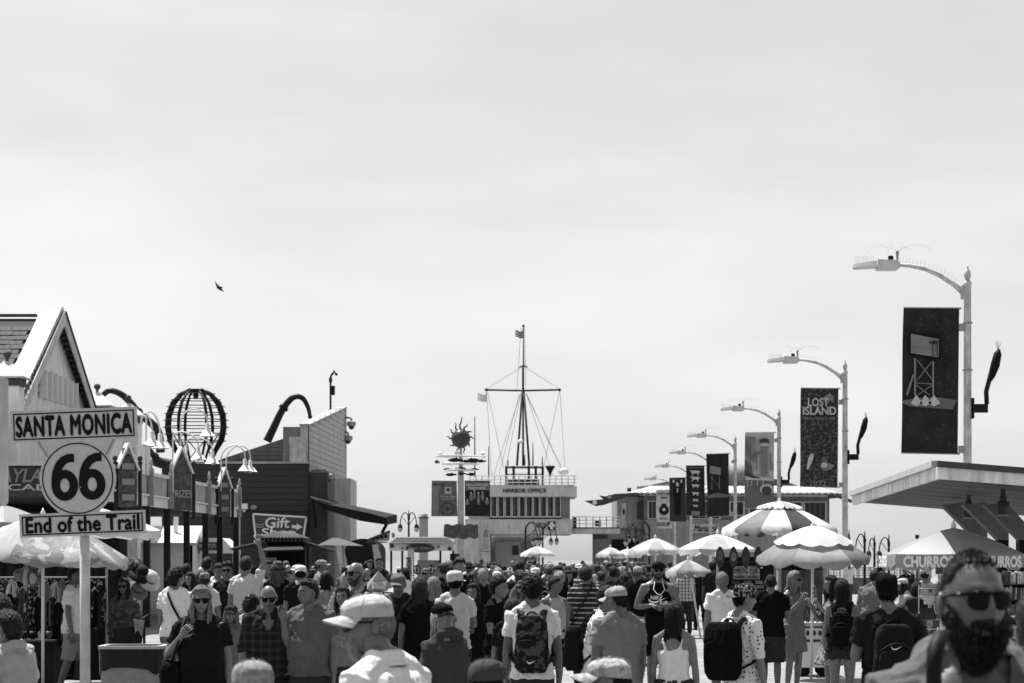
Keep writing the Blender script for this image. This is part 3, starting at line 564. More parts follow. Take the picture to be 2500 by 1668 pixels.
def flag(px0, px1, py0, py1, m, lab, name='flag', Yf=Yh + 4, stripes=0):
    g = []; nu, nv = 7, 13
    for i in range(nu):
        for j in range(nv):
            t = j / (nv - 1); q = P(px0 + (px1 - px0) * t, py0 + (py1 - py0) * i / (nu - 1) + math.sin(t * 5) * 2, Yf); g.append([q.x, q.y + .12 * math.sin(t * 7), q.z])
    t = thing(name, lab, 'flag', (PX(px0, Yf), Yf, PZ(py1, Yf))); b = MB(); b.grid(g, nu, nv); b.build('cloth', m, t, True)
    for s_ in range(stripes):
        gs_ = [[q[0], q[1] - .03, q[2]] for i in (2 * s_ / stripes * 3, 2 * s_ / stripes * 3 + .9) for q in [(np.array(g[int(i) * nv + j]) * (1 - i % 1) + np.array(g[min(int(i) + 1, nu - 1) * nv + j]) * (i % 1)).tolist() for j in range(nv)]]
        b = MB(); b.grid(gs_, 2, nv); b.build('stripe', M_white, t, True)
    part('hoist', M_rope, t, lambda b: b.tube([P(px0, py0 - 3, Yf), P(px0, py1 + 3, Yf)], .02, 4))
flag(1276, 1258, 807, 824, M_dgrey, 'small striped flag flying left near the top of the mast', stripes=3)
flag(1187, 1166, 962, 980, M_white, 'small pale flag with dark upper edge at the left tip of the yard', stripes=0)
# signs on the corner of harbor office
ns = thing('notice_sign', 'white NO notice board on the left column of the harbor office', 'sign', (PX(1186, Yh - .3), Yh - .3, PZ(1400, Yh)))
for i, (y0, y1) in enumerate(((1292, 1317), (1319, 1345), (1348, 1372))):
    part('board', M_offw, ns, lambda b: b.bb(P(1177 - i, y1, Yh - .35), P(1195 + i, y0, Yh - .25)))
text('NO', ns, M_black, P(1186, 1297, Yh - .37), 8 * kh, 6 * kh, bold=.03, depth=.01)
for i in range(3): part('text_line', M_black, ns, lambda b: b.bb(P(1180, 1303 + i * 4.5, Yh - .37), P(1192, 1301.5 + i * 4.5, Yh - .352)))
part('picture', M_grey, ns, lambda b: b.bb(P(1180, 1342, Yh - .37), P(1192, 1323, Yh - .352)))
# ------------------------------------------------------------------ bridge and restaurant
br = thing('footbridge', 'raised footbridge with railing joining the harbor office and restaurant', 'bridge', (PX(1450, Yh), Yh, PZ(1305, Yh)))
part('deck', M_hw, br, lambda b: b.bb(H(1396.5, 1303, 1), (PX(1515, Yh), Yh + 4, PZ(1289, Yh))))
part('edge', M_dgrey, br, lambda b: b.bb(H(1396.5, 1290, .9), (PX(1515, Yh), Yh + .98, PZ(1287, Yh))))
for y in (1262, 1270, 1279): part('rail', M_offw, br, lambda b: b.tube([H(1396, y, 1.1), H(1515, y, 1.1)], .03, 5))
for i in range(8): part('rail_post', M_offw, br, lambda b: b.tube([H(1398 + i * 16.5, 1289, 1.1), H(1398 + i * 16.5, 1261, 1.1)], .04, 5))
part('dark_panel', M_dgrey, br, lambda b: b.bb(H(1397, 1288, 1.2), (PX(1409, Yh), Yh + 1.3, PZ(1263, Yh)))); part('vent_box', M_black, br, lambda b: b.bb(H(1453, 1285, 1.3), (PX(1469, Yh), Yh + 2, PZ(1271, Yh))))
Yr = 175.0
def RS(px, py, d=0): return P(px, py, Yr + d)
rs = thing('restaurant', 'two storey grey seafood restaurant with pale tiled roof behind the banners', 'building', (PX(1780, Yr), Yr, 0))
M_rw = mat('restaurant_wall', .3, .8, .12, 2, wear=.4); M_rw2 = mat('restaurant_wall_light', .42, .8, .1, 2, wear=.4)
part('wall', M_rw, rs, lambda b: b.bb((PX(1571, Yr), Yr, -.1), (PX(2025, Yr), Yr + 12, PZ(1207, Yr))))
part('wing_wall', M_rw2, rs, lambda b: b.bb((PX(1507, Yr), Yr + .5, PZ(1291, Yr)), (PX(1570.5, Yr), Yr + 10, PZ(1213, Yr))))
part('lower_wall', M_rw2, rs, lambda b: b.bb((PX(1482, Yr), Yr + .8, -.1), (PX(1570.5, Yr), Yr + 10, PZ(1291.5, Yr))))
part('lower_wall', M_rw2, rs, lambda b: b.bb((PX(1571.5, Yr), Yr - .3, -.1), (PX(2020, Yr), Yr - .02, PZ(1270, Yr))))
M_tile = mat('pale_roof_tile', .55, .7, .15, 3)
part('eave', M_dgrey, rs, lambda b: b.bb((PX(1528, Yr), Yr - 1.4, PZ(1210, Yr)), (PX(2052, Yr), Yr + 12, PZ(1206.8, Yr))))
part('roof', M_tile, rs, lambda b: b.prism([RS(1535, 1206, -1.4), RS(2055, 1209, -1.4), RS(1990, 1190, 3), RS(1590, 1190, 3)], (0, .2, -.12)))
for i in range(34):
    x0 = 1540 + i * 15.2; part('roof_tile', M_tile, rs, lambda b: b.bar(RS(x0, 1206, -1.4), RS(1593 + i * 11.9, 1189.5, 3), .3, .18))
part('roof_dome', mat('roof_tank_paint', .35), rs, lambda b: b.tube([RS(1765, 1168, 6), RS(1850, 1168, 6)], 1.1, 14), True)
part('upper_roof', mat('upper_roof_paint', .26), rs, lambda b: b.prism([RS(1850, 1190, 5), RS(1960, 1190, 5), RS(1930, 1180, 5), RS(1870, 1163, 5), RS(1850, 1163, 5)], (0, 4, 0)))
part('upper_roof', mat('upper_roof_paint', .26), rs, lambda b: b.prism([RS(1590, 1190, 5), RS(1660, 1190, 5), RS(1660, 1170, 5), RS(1590, 1184, 5)], (0, 4, 0)))
part('duct', M_offw, rs, lambda b: b.bar(RS(1555, 1191, 4), RS(1640, 1184, 4), .18)); part('rooftop_vent', M_dgrey, rs, lambda b: b.bb(RS(1532, 1200, 3), RS(1540, 1192, 3.6)))
def rwin(x0, y0, x1, y1, n):
    w_ = (x1 - x0) / n; fr = MB(); fr.bb(RS(x0 - 2, y1 + 2, -.12), (PX(x1 + 2, Yr), Yr - .02, PZ(y0 - 2, Yr))); wf = fr.build('window', M_white, rs)
    for i in range(n): part('pane', M_hglass, wf, lambda b: b.bb(RS(x0 + i * w_ + 1, y1 - .5, -.2), (PX(x0 + (i + 1) * w_ - 1, Yr), Yr - .13, PZ(y0 + .5, Yr))))
for a in ((1583, 1225, 1602, 1266, 2), (1690, 1225, 1757, 1266, 4), (1783, 1226, 1815, 1258, 2), (1830, 1228, 1900, 1266, 4), (1920, 1227, 1957, 1268, 2), (1964, 1227, 2015, 1269, 4)): rwin(*a)
part('door', M_offw, rs, lambda b: b.bb(RS(1516, 1288, .35), (PX(1529, Yr), Yr + .45, PZ(1228, Yr)))); part('poster', M_dgrey, rs, lambda b: b.bb(RS(1520, 1256, .28), (PX(1526, Yr), Yr + .34, PZ(1243, Yr))))
part('shutter', M_dgrey, rs, lambda b: b.bb(RS(1556, 1268, .35), (PX(1568, Yr), Yr + .45, PZ(1225, Yr)))); part('dark_opening', M_black, rs, lambda b: b.bb(RS(1494, 1360, .6), (PX(1560, Yr), Yr + .75, PZ(1317, Yr))))
for i in range(10): part('gate_slat', M_offw, rs, lambda b: b.bb((PX(1449 + i * 3.5, Yr), Yr + .3, -.1), (PX(1450.6 + i * 3.5, Yr), Yr + .36, PZ(1316, Yr))))
part('gate_frame', M_dgrey, rs, lambda b: b.bb((PX(1447, Yr), Yr + .4, -.1), (PX(1484, Yr), Yr + .5, PZ(1303.6, Yr))))
sgm = part('sign', mat('restaurant_sign_board', .55), rs, lambda b: b.bb(RS(1690, 1302, -.5), (PX(1755, Yr), Yr - .35, PZ(1279, Yr))))
text('Mariasol', sgm, mat('restaurant_sign_letters', .04), RS(1722, 1290, -.54), 56 * Yr / F, 16 * Yr / F, shear=.35, bold=.02, depth=.03)
# fish shaped outriggers
for (pts, ex, ey, er, lab) in (([(1427, 1223), (1455, 1236), (1475, 1233), (1530, 1214), (1560, 1212), (1560, 1203), (1500, 1206), (1480, 1212), (1463, 1210), (1473, 1219)], 1452, 1227, 5.5, 'left'),):
    fo = thing('fish_beam', 'dark pointed fish shaped roof beam with round white eye', 'ornament', (PX(1500, Yr), Yr - 1.6, PZ(1236, Yr)))
    part('body', M_dgrey, fo, lambda b: b.prism([RS(x, y, -1.6) for x, y in pts], (0, .3, 0))); part('eye', M_white, fo, lambda b: b.prism([RS(ex + er * math.cos(t), ey + er * math.sin(t), -1.66) for t in np.linspace(0, 6.28, 15)[:-1]], (0, .05, 0)))
    part('eye', M_grey, fo, lambda b: b.prism([RS(1488 + 5 * math.cos(t), 1213 + 5 * math.sin(t), -1.66) for t in np.linspace(0, 6.28, 15)[:-1]], (0, .05, 0)))
fo = thing('fish_beam', 'dark roof beam end poking out right of the restaurant eave', 'ornament', (PX(2060, Yr), Yr - 1.6, PZ(1228, Yr)))
part('body', M_dgrey, fo, lambda b: b.prism([RS(x, y, -1.6) for x, y in ((2022, 1210), (2056, 1212), (2084, 1222), (2080, 1228), (2048, 1216), (2024, 1218))], (0, .3, 0)))
# ------------------------------------------------------------------ sun pole
Yp = 118.0; kp = Yp / F
sp = thing('sun_pole', 'tall white pole with dark sun globe and rings of metal fish', 'sculpture', (PX(1125, Yp), Yp, 0)); cx_ = PX(1125, Yp)
part('pole', M_offw, sp, lambda b: b.tube([(cx_, Yp, 0), (cx_, Yp, PZ(1155, Yp)), (cx_, Yp, PZ(1135, Yp)), (cx_, Yp, PZ(1090, Yp))], [.17, .15, .09, .05], 12), True)
part('sun_globe', mat('sun_globe_paint', .1, .35, .3), sp, lambda b: b.ell((cx_, Yp, PZ(1071, Yp)), 23.5 * kp, 20, 14), True)
for a, l in ((90, 32), (112, 20), (68, 18), (38, 10), (142, 13), (175, 13), (5, 11), (-38, 8), (218, 10), (-75, 17), (254, 10)):
    d_ = np.array([math.cos(R(a)), 0, math.sin(R(a))]); n_ = np.array([-d_[2], 0, d_[0]]); c = np.array([cx_, Yp, PZ(1071, Yp)])
    part('ray', M_dark, sp, lambda b: b.tube([c + d_ * (22 + l * t) * kp + n_ * kp * 2.5 * math.sin(t * 6) for t in np.linspace(0, 1, 7)], [.04, .045, .04, .035, .03, .025, .01], 6), True)
for py, rx in ((1115, 60), (1133, 45), (1148, 36)):
    part('ring', M_white, sp, lambda b: b.tube([(cx_ + rx * kp * math.cos(t), Yp + rx * kp * math.sin(t), PZ(py + (1.5 * math.cos(t) if py < 1120 else 0), Yp)) for t in np.linspace(0, 2 * math.pi, 29)], .035, 5, cap=False))
    for a in (0, 1.57): part('spoke', M_white, sp, lambda b: b.bar((cx_ - rx * kp * math.cos(a), Yp - rx * kp * math.sin(a), PZ(py, Yp)), (cx_ + rx * kp * math.cos(a), Yp + rx * kp * math.sin(a), PZ(py, Yp)), .04))
def fish(Mx, c, L, yaw):
    b = MB(); n = 8; rg = []
    for i in range(n):
        t = i / (n - 1); h = math.sin(math.pi * (t ** .8)) * .13 * L + .012 + (.07 * L if i == n - 1 else 0); x = (t - .5) * L
        rg.append(np.array([[x, .4 * h * math.cos(a), h * math.sin(a)] for a in np.arange(8) * math.pi / 4]))
    b.loft(rg); b.prism([(-.05 * L, 0, .12 * L), (.15 * L, 0, .11 * L), (.1 * L, 0, .2 * L)], (0, .02, 0))
    V = b.V(); cz, sz = math.cos(yaw), math.sin(yaw); V = V @ np.array([[cz, sz, 0], [-sz, cz, 0], [0, 0, 1]]) + np.array(c); b.v = [V]
    return b.build('fish', Mx, sp, True)
M_fish = mat('dark_fish_metal', .03, .4, .4)
for dx, py, L, yw in ((-13, 1124, .75, .1), (28, 1125, .8, 3.0), (50, 1126, .5, .4), (12, 1127, .5, 2.8), (-32, 1146, .42, .2), (0, 1145, .55, 3.3), (33, 1146, .42, .1), (-24, 1159, .55, -.2), (3, 1157, .4, .3), (25, 1158, .5, 2.9), (-58, 1128, .6, 1.2)):
    f_ = fish(M_fish, (cx_ + dx * kp, Yp + (-.25 if abs(dx) < 20 else 0), PZ(py, Yp)), L, yw)
for dx, py in ((-50, 1108), (-9, 1107), (54, 1108)): part('spotlight', M_white, sp, lambda b: (b.ell((cx_ + dx * kp, Yp - .2, PZ(py, Yp)), (.12, .1, .09), 8, 6), b.tube([(cx_ + dx * kp, Yp - .2, PZ(py, Yp)), (cx_ + dx * kp, Yp - .1, PZ(py + 8, Yp))], .03, 5)))
cl = [(1084, 1282), (1092, 1279), (1104, 1283), (1118, 1279), (1132, 1283), (1146, 1279), (1158, 1282), (1167, 1280), (1168, 1312), (1158, 1316), (1146, 1312), (1132, 1317), (1118, 1313), (1104, 1316), (1092, 1312), (1083, 1310)]
part('cloud_sign', mat('cloud_sign_paint', .16, .8, .5, 6), sp, lambda b: b.prism([P(x, y, Yp - .3) for x, y in cl], (0, .12, 0)))
def banner(pts, Y, m, lab, name='banner', wav=.04):
    (ax, ay), (bx2, by), (cx2, cy), (dx2, dy) = pts; g = []; nu, nv = 10, 6
    for i in range(nu):
        for j in range(nv):
            u, v = i / (nu - 1), j / (nv - 1); x = (ax * (1 - v) + bx2 * v) * (1 - u) + (dx2 * (1 - v) + cx2 * v) * u; y = (ay * (1 - v) + by * v) * (1 - u) + (dy * (1 - v) + cy * v) * u
            q = P(x, y, Y); g.append([q.x, q.y + wav * math.sin(u * 6) * (1 - v), q.z])
    t = thing(name, lab, 'banner', ((PX(ax, Y) + PX(bx2, Y)) / 2, Y, PZ(cy, Y)), 0); b = MB(); b.grid(g, nu, nv)
    G2 = [[p[0], p[1] + .012, p[2]] for p in g]; b.add(G2, [(i * nv + j, i * nv + j + 1, (i + 1) * nv + j + 1, (i + 1) * nv + j) for i in range(nu - 1) for j in range(nv - 1)])
    b.build('cloth', m, t, True)
    part('top_rod', M_steel, t, lambda b: b.tube([P(ax, ay, Y + .02), P(bx2 + 5, by, Y + .02)], .02, 6)); part('bottom_rod', M_steel, t, lambda b: b.tube([P(dx2, dy, Y + .02), P(cx2 + 5, cy, Y + .02)], .02, 6))
    return t
def shape(t, m, pts, Y, name='print'): return part(name, m, t, lambda b: b.prism([P(x, y, Y) for x, y in pts], (0, .012, 0)))
def disc(t, m, x, y, rx, ry, Y, name='print', n=14): return shape(t, m, [(x + rx * math.cos(a), y + ry * math.sin(a)) for a in np.linspace(0, 2 * math.pi, n + 1)[:-1]], Y, name)
M_b1 = mat('banner_mid_grey', .22, .8, .2, 2); M_b2 = mat('banner_near_black', .045, .8, .4, 3); M_pl = mat('banner_light', .6, .8, .2, 3); M_pm = mat('banner_mid_print', .3, .8, .2, 3)
t = banner([(1054, 1174), (1115, 1175), (1117, 1260), (1053, 1260)], Yp - .05, M_b1, 'mid grey WELCOME banner with ferris wheel on the left of the sun pole', wav=.01); Yt = Yp - .09
shape(t, M_pm, [(1055, 1176), (1080, 1176), (1071, 1206), (1071, 1258), (1055, 1258)], Yt); text('WELCOME', t, M_black, P(1070, 1183, Yt - .03), 28 * kp, 4.5 * kp, bold=.02)
shape(t, M_pl, [(1086, 1189), (1102, 1189), (1102, 1206), (1086, 1206)], Yt); disc(t, M_dgrey, 1094, 1196, 5, 4, Yt - .02); text('PACIFIC PARK', t, M_pl, P(1094, 1213, Yt - .03), 38 * kp, 5 * kp, bold=.02); text('SANTA MONICA PIER', t, M_pl, P(1094, 1219, Yt - .03), 34 * kp, 3 * kp)
part('wheel_print', M_dgrey, t, lambda b: b.tube([P(1093 + 15 * math.cos(a), 1243 + 15 * math.sin(a), Yt - .02) for a in np.linspace(0, 2 * math.pi, 25)], .025, 4, cap=False)); disc(t, M_pm, 1093, 1243, 14, 14, Yt)
for a in np.arange(8) * math.pi / 8: part('wheel_print', M_dgrey, t, lambda b: b.bar(P(1093 - 14 * math.cos(a), 1243 - 14 * math.sin(a), Yt - .02), P(1093 + 14 * math.cos(a), 1243 + 14 * math.sin(a), Yt - .02), .02, .005))
t = banner([(1134, 1174), (1196, 1174), (1196, 1261), (1135, 1260)], Yp - .05, M_b2, 'dark HOLLYWOOD MADE HERE banner on the right of the sun pole', wav=.01)
shape(t, M_b1, [(1135, 1176), (1195, 1176), (1195, 1197), (1135, 1197)], Yt); text('HOLLYWOOD\nMADE HERE', t, M_white, P(1165, 1188, Yt - .03), 53 * kp, 14 * kp, bold=.01)
for x, y, rx, ry in ((1150, 1215, 4, 9), (1158, 1210, 3, 10), (1168, 1220, 3.5, 14), (1178, 1213, 4, 9), (1141, 1228, 5, 5), (1189, 1226, 5, 6)): disc(t, M_pm, x, y, rx, ry, Yt); disc(t, M_pl, x, y - ry - 2, 2, 2.5, Yt)
# ------------------------------------------------------------------ hire kiosk at centre left
Yk = 88.0; kk = Yk / F
def K(px, py, d=0): return P(px, py, Yk + d)
kt = thing('kiosk', 'kiosk with hipped shingle roof and pale fascia with dark discs below the sun pole', 'kiosk', (PX(1035, Yk), Yk, 0))
part('roof', mat('kiosk_roof', .26, .8, .2, 8, bump=.3), kt, lambda b: b.loft([np.array([K(948, 1327, -.4), K(1114, 1328, -.4), K(1114, 1328, 3), K(948, 1327, 3)]), np.array([K(970, 1311, 1), K(1090, 1311, 1), K(1090, 1311, 1.8), K(970, 1311, 1.8)])]))
for i in range(4): part('shingle_row', mat('kiosk_roof2', .3, .8, .2, 8), kt, lambda b: b.bar(K(950 + i * 5.3, 1326 - i * 4, -.4 + .33 * i), K(1112 - i * 5.5, 1326 - i * 4, -.4 + .33 * i), .07, .03))
part('fascia', mat('kiosk_fascia', .8), kt, lambda b: b.bb(K(950, 1344.5, -.2), K(1109, 1328.3, 2.6)))
for x, y, r in ((957, 1333, 5.3), (982, 1339.5, 2.2), (1071, 1335.5, 2.7), (1098, 1340.5, 5)): part('fascia_disc', M_dgrey, kt, lambda b: b.prism([K(x + r * math.cos(a), y + r * math.sin(a), -.25) for a in np.linspace(0, 6.28, 15)[:-1]], (0, .04, 0)))
part('oval_sign', M_dgrey, kt, lambda b: b.prism([K(1026 + 36 * math.cos(a), 1339 + 10.5 * math.sin(a), -.28) for a in np.linspace(0, 6.28, 25)[:-1]], (0, .06, 0)))
text('Pier Gear', kt, M_grey, K(1026, 1338, -.33), 58 * kk, 7 * kk, bold=.02)
for x in (955, 982, 1075, 1106): part('post', M_black, kt, lambda b: b.bb((PX(x - 2.5, Yk), Yk, 0), (PX(x + 2.5, Yk), Yk + .1, PZ(1344.8, Yk))))
part('counter', mat('kiosk_counter', .35), kt, lambda b: b.bb((PX(1018, Yk), Yk + .2, 0), (PX(1076, Yk), Yk + .5, PZ(1368, Yk)))); part('side_wall', M_dgrey, kt, lambda b: b.bb((PX(1098, Yk), Yk + .3, 0), (PX(1120, Yk), Yk + 2.5, PZ(1352, Yk))))
pr_ = [(990, 1390, 1361, 'left'), (1070, 1440, 1380, 'right')]
rk = thing('postcard_rack', 'tall spinner rack packed with small dark cards in front of the kiosk', 'rack', (PX(1001, 84), 84, 0))
part('pole', M_steel, rk, lambda b: b.tube([(PX(1001, 84), 84, 0), (PX(1001, 84), 84, PZ(1356, 84))], .03, 6)); 
for i in range(9):
    for j in range(4): part('card', mat(f'card_tone_{(i * 3 + j) % 4}', (.04, .1, .2, .35)[(i * 3 + j) % 4], .5, .5, 20), rk, lambda b: b.bb(P(991 + j * 5.4, 1366 + i * 6, 83.8), P(995.4 + j * 5.4, 1361.5 + i * 6, 83.86)))
part('top_card', M_offw, rk, lambda b: b.bb(P(995, 1361, 83.8), P(1011, 1340, 83.85)))
for x in (1018, 1052):
    sd_ = thing('sandal_display', f"dark oval display of flip flops {'left' if x < 1030 else 'right'} of the pair on the kiosk front", 'display', (PX(x, 84), 84, PZ(1402, 84)))
    part('board', M_black, sd_, lambda b: b.prism([P(x + 9 * math.cos(a), 1391 + 12 * math.sin(a), 84) for a in np.linspace(0, 6.28, 17)[:-1]], (0, .04, 0)))
    for s_ in (-1, 1): part('sandal', M_offw, sd_, lambda b: b.tube([P(x + s_ * 2, 1384, 83.95), P(x + s_ * 4.5, 1391, 83.95), P(x + s_ * 2.5, 1399, 83.95)], .03, 5))
# surf board stack over kiosk left: tilted pale sign
ts = thing('tilted_sign', 'tilted pale hoarding with small figures on top left of the kiosk', 'sign', (PX(920, 90), 90, PZ(1330, 90)))
part('board', M_offw, ts, lambda b: b.prism([P(900, 1322, 90), P(950, 1320, 90), P(952, 1300, 90), P(947, 1298, 90), P(905, 1316, 90)], (0, .1, 0)))
part('top_edge', M_dgrey, ts, lambda b: b.bar(P(900, 1318, 89.95), P(952, 1297, 89.95), .08)); part('disc', M_grey, ts, lambda b: b.prism([P(960 + 4.5 * math.cos(a), 1307 + 6.5 * math.sin(a), 89.9) for a in np.linspace(0, 6.28, 13)[:-1]], (0, .06, 0)))
for i in range(4): part('figure_print', M_black, ts, lambda b: b.ell(P(912 + i * 10, 1316 - i * 2.2, 89.93), (.07, .03, .06), 6, 4))
part('base_beam', M_dgrey, ts, lambda b: b.bb(P(892, 1325.4, 89.9), P(946, 1322.3, 90.1)))
# arched dark tent with pale edges, patio umbrella by the gift shop
at_ = thing('arched_tent', 'dark arched tent opening with pale side curtains', 'tent', (PX(885, 92), 92, 0))
arcp = [(842, 1400)] + [(885 - 43 * math.cos(a), 1345 - 30 * math.sin(a)) for a in np.linspace(0, math.pi, 12)] + [(928, 1400)]
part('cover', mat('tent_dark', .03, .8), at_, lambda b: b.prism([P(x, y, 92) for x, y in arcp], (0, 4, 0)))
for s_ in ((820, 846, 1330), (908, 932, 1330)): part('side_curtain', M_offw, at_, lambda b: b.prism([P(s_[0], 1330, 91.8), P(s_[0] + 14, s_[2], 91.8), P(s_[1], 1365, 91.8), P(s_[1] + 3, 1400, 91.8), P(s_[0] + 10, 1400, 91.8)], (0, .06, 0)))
# black pagoda stall below the gift shop sign
Yq = 78.0; kq = Yq / F
pg = thing('snack_stall', 'black stall with striped hip roof and lit counter below the Gift Shop sign', 'stall', (PX(695, Yq), Yq, 0))
def Q(px, py, d=0): return P(px, py, Yq + d)
part('roof', M_black, pg, lambda b: b.loft([np.array([Q(631, 1314, -.3), Q(758, 1314, -.3), Q(758, 1314, 2.4), Q(631, 1314, 2.4)]), np.array([Q(676, 1297, .8), Q(708, 1297, .8), Q(708, 1297, 1.3), Q(676, 1297, 1.3)])]))
part('fascia', M_black, pg, lambda b: b.bb(Q(630, 1324, -.34), Q(759, 1314.3, 2.4)))
for i in range(13):
    x = 636 + i * 9.6; xt = 676 + i * 2.6; part('roof_stripe', M_grey, pg, lambda b: b.tube([Q(x, 1323, -.37), Q(x, 1314, -.36), Q(xt * .5 + x * .5, 1306, .2), Q(xt, 1298, .72)], .006, 4))
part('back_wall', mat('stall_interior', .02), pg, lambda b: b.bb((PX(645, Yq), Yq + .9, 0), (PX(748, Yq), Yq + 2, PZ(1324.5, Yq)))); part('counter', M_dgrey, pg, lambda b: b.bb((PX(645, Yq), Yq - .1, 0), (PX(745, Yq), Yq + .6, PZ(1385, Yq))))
part('awning', mat('stall_awning', .05), pg, lambda b: b.prism([Q(640, 1344, -.9), Q(742, 1341, -.9), Q(735, 1331, -.2), Q(648, 1332, -.2)], (0, .03, -.05)))
part('left_awning', M_awn, pg, lambda b: b.prism([Q(560, 1341, -.5), Q(645, 1322, -.5), Q(640, 1331, .4), Q(570, 1345, .4)], (0, .2, .04))); part('right_awning', M_awn, pg, lambda b: b.prism([Q(750, 1325, -.5), Q(818, 1345, -.5), Q(815, 1349, .4), Q(750, 1332, .4)], (0, .2, .04)))
part('price_board', M_offw, pg, lambda b: b.bb(Q(646, 1375, -.4), Q(675, 1362, -.35))); text('AIRBRUSH\nCAPS', pg, M_black, Q(660, 1368.5, -.42), 24 * kq, 9 * kq, bold=.02, depth=.005)
for x in (640, 745): part('post', M_dgrey, pg, lambda b: b.bb((PX(x, Yq), Yq - .15, 0), (PX(x + 4, Yq), Yq - .05, PZ(1326, Yq))))
# ------------------------------------------------------------------ street lamps with banners
M_lamp = mat('street_lamp_paint', .72, .6, .25, 9, bump=.1, wear=.5); M_head = mat('lamp_head_metal', .7, .4, .12, 6, metal=.2)
lp = thing('street_lamp', 'nearest tall street lamp with long arm above the pale canopy roof', 'street lamp', (PX(2362, 40), 40, 0), 0, 'street lamps along the right side of the pier')
part('pole', M_lamp, lp, lambda b: b.lathe([(.16, 0), (.16, .12), (.13, .2), (.12, 1.0), (.078, 1.2), (.06, 6.4), (.07, 6.41), (.07, 6.47), (.05, 6.48), (.04, 6.52)], (0, 0, 0), 14), True, world=False, )
part('finial', M_lamp, lp, lambda b: b.lathe([(.03, 6.52), (.055, 6.55), (.06, 6.6), (.045, 6.66), (.02, 6.69), (.02, 6.72), (.004, 6.76)], (0, 0, 0), 10), True, world=False)
armp = [(-.08, 0, 6.3), (-.22, 0, 6.43), (-.45, 0, 6.58), (-.7, 0, 6.69), (-.95, 0, 6.74), (-1.16, 0, 6.755)]
part('arm', M_lamp, lp, lambda b: b.tube(armp, [.045, .045, .042, .038, .034, .03], 10), True, world=False)
part('collar', M_lamp, lp, lambda b: b.box((-.06, 0, 6.3), (.1, .14, .22)), world=False)
hd = part('lamp_head', M_head, lp, lambda b: b.loft([np.array([[x, y * wy, z0 + (z1 - z0) * zz] for y, zz in ((-1, .3), (-.7, 1), (.7, 1), (1, .3), (.8, 0), (-.8, 0))]) for x, wy, z0, z1 in ((-1.12, .05, 6.71, 6.79), (-1.18, .1, 6.66, 6.83), (-1.5, .12, 6.66, 6.84), (-1.51, .1, 6.7, 6.82), (-1.85, .09, 6.68, 6.77), (-1.9, .06, 6.69, 6.75))]), True, world=False, ang=40)
part('photocell', M_dark, hd, lambda b: b.lathe([(.045, 6.84), (.045, 6.9), (.02, 6.91)], (-1.27, 0, 0), 8), world=False)
def spikes(b):
    for i in range(12): b.tube([(-1.55 - i * .028, .0, 6.77), (-1.55 - i * .028 - .004, 0, 6.90)], .002, 3)
    for i in range(18):
        t = i / 17; q = armp[1:][min(int(t * 4.999), 4)]; 
        k = t * 4.4; i0 = int(k); u = k - i0; A, B_ = np.array(armp[1 + min(i0, 4)]), np.array(armp[min(2 + i0, 5)]); c = A + (B_ - A) * u + np.array([0, 0, .03])
        b.tube([c, c + np.array([.03 - .015 * t, 0, .09])], .002, 3)
part('bird_spikes', M_dark, lp, spikes, world=False, kind='stuff')
def spider(b):
    b.tube([(-1.16, 0, 6.8), (-1.16, 0, 6.98)], [.012, .03], 6)
    for i in range(8):
        a = i * math.pi / 4 + .15; b.tube([(-1.16 + .6 * t * math.cos(a), .6 * t * math.sin(a), 6.98 + .13 * math.sin(2.6 * t) - .05 * t) for t in np.linspace(0, 1, 7)], .0014, 3)
part('bird_deterrent', M_grey, lp, spider, world=False)
for z in (5.72, 3.7): part('banner_bracket', M_grey, lp, lambda b: b.box((-.08, 0, z), (.14, .1, .12)), world=False)
for z in (5.0, 3.3, 5.78): part('strap', M_steel, lp, lambda b: b.lathe([(.085, z), (.085, z + .025)], (0, 0, 0), 12), world=False)
def extra(l):
    part('side_bracket', M_dark, l, lambda b: (b.box((.2, 0, 4.38), (.26, .12, .14)), b.box((.085, 0, 4.38), (.03, .16, .34))), world=False)
    part('flood_arm', M_dark, l, lambda b: b.tube([(.32, 0, 4.45), (.31, 0, 4.66), (.36, 0, 4.85), (.39, 0, 4.98)], .04, 8), True, world=False)
    part('flood_lamp', M_black, l, lambda b: b.tube([(.37, 0, 4.84), (.4, 0, 4.92), (.46, 0, 5.1), (.5, 0, 5.28), (.52, 0, 5.36)], [.035, .06, .078, .066, .025], 12), True, world=False)
    part('flood_spikes', M_dark, l, lambda b: [b.tube([(.51, 0, 5.34), (.46 + i * .03, 0, 5.5 - abs(i - 1) * .02)], .004, 3) for i in range(4)], world=False)
near = ['second nearest tall street lamp, carrying the LOST ISLAND banner', 'third nearest tall street lamp, carrying the pale rocket banner', 'fourth tall street lamp, with a dark billboard banner smaller than the nearest one', 'fifth tall street lamp, carrying the banner of stacked animals',
        'sixth tall street lamp, carrying the banner of a man with raised arms', 'farthest tall street lamp, carrying the pale soup banner']
lamps = [lp]
for (px, Y), lab in zip(((2063, 59), (1902, 78), (1795, 95), (1735, 110), (1687, 126), (1648, 146)), near):
    q = dup(lp); q.location = (PX(px, Y), Y, 0); q['label'] = lab; lamps.append(q)
for i, q in enumerate(lamps): 
    if i < 3: extra(q)
Yb = 40.0
t = banner([(2206, 752), (2342, 753), (2338, 1108), (2200, 1105)], Yb - .02, M_b2, 'largest dark street lamp banner with a picture of a lit billboard on stilts'); Yt = Yb - .09
shape(t, M_black, [(2220, 812), (2296, 818), (2296, 878), (2220, 866)], Yt, 'picture_frame'); shape(t, M_pm, [(2224, 815), (2292, 828), (2292, 873), (2224, 862)], Yt - .015)
shape(t, M_pm, [(2224, 848), (2292, 858), (2292, 873), (2224, 862)], Yt - .03); 
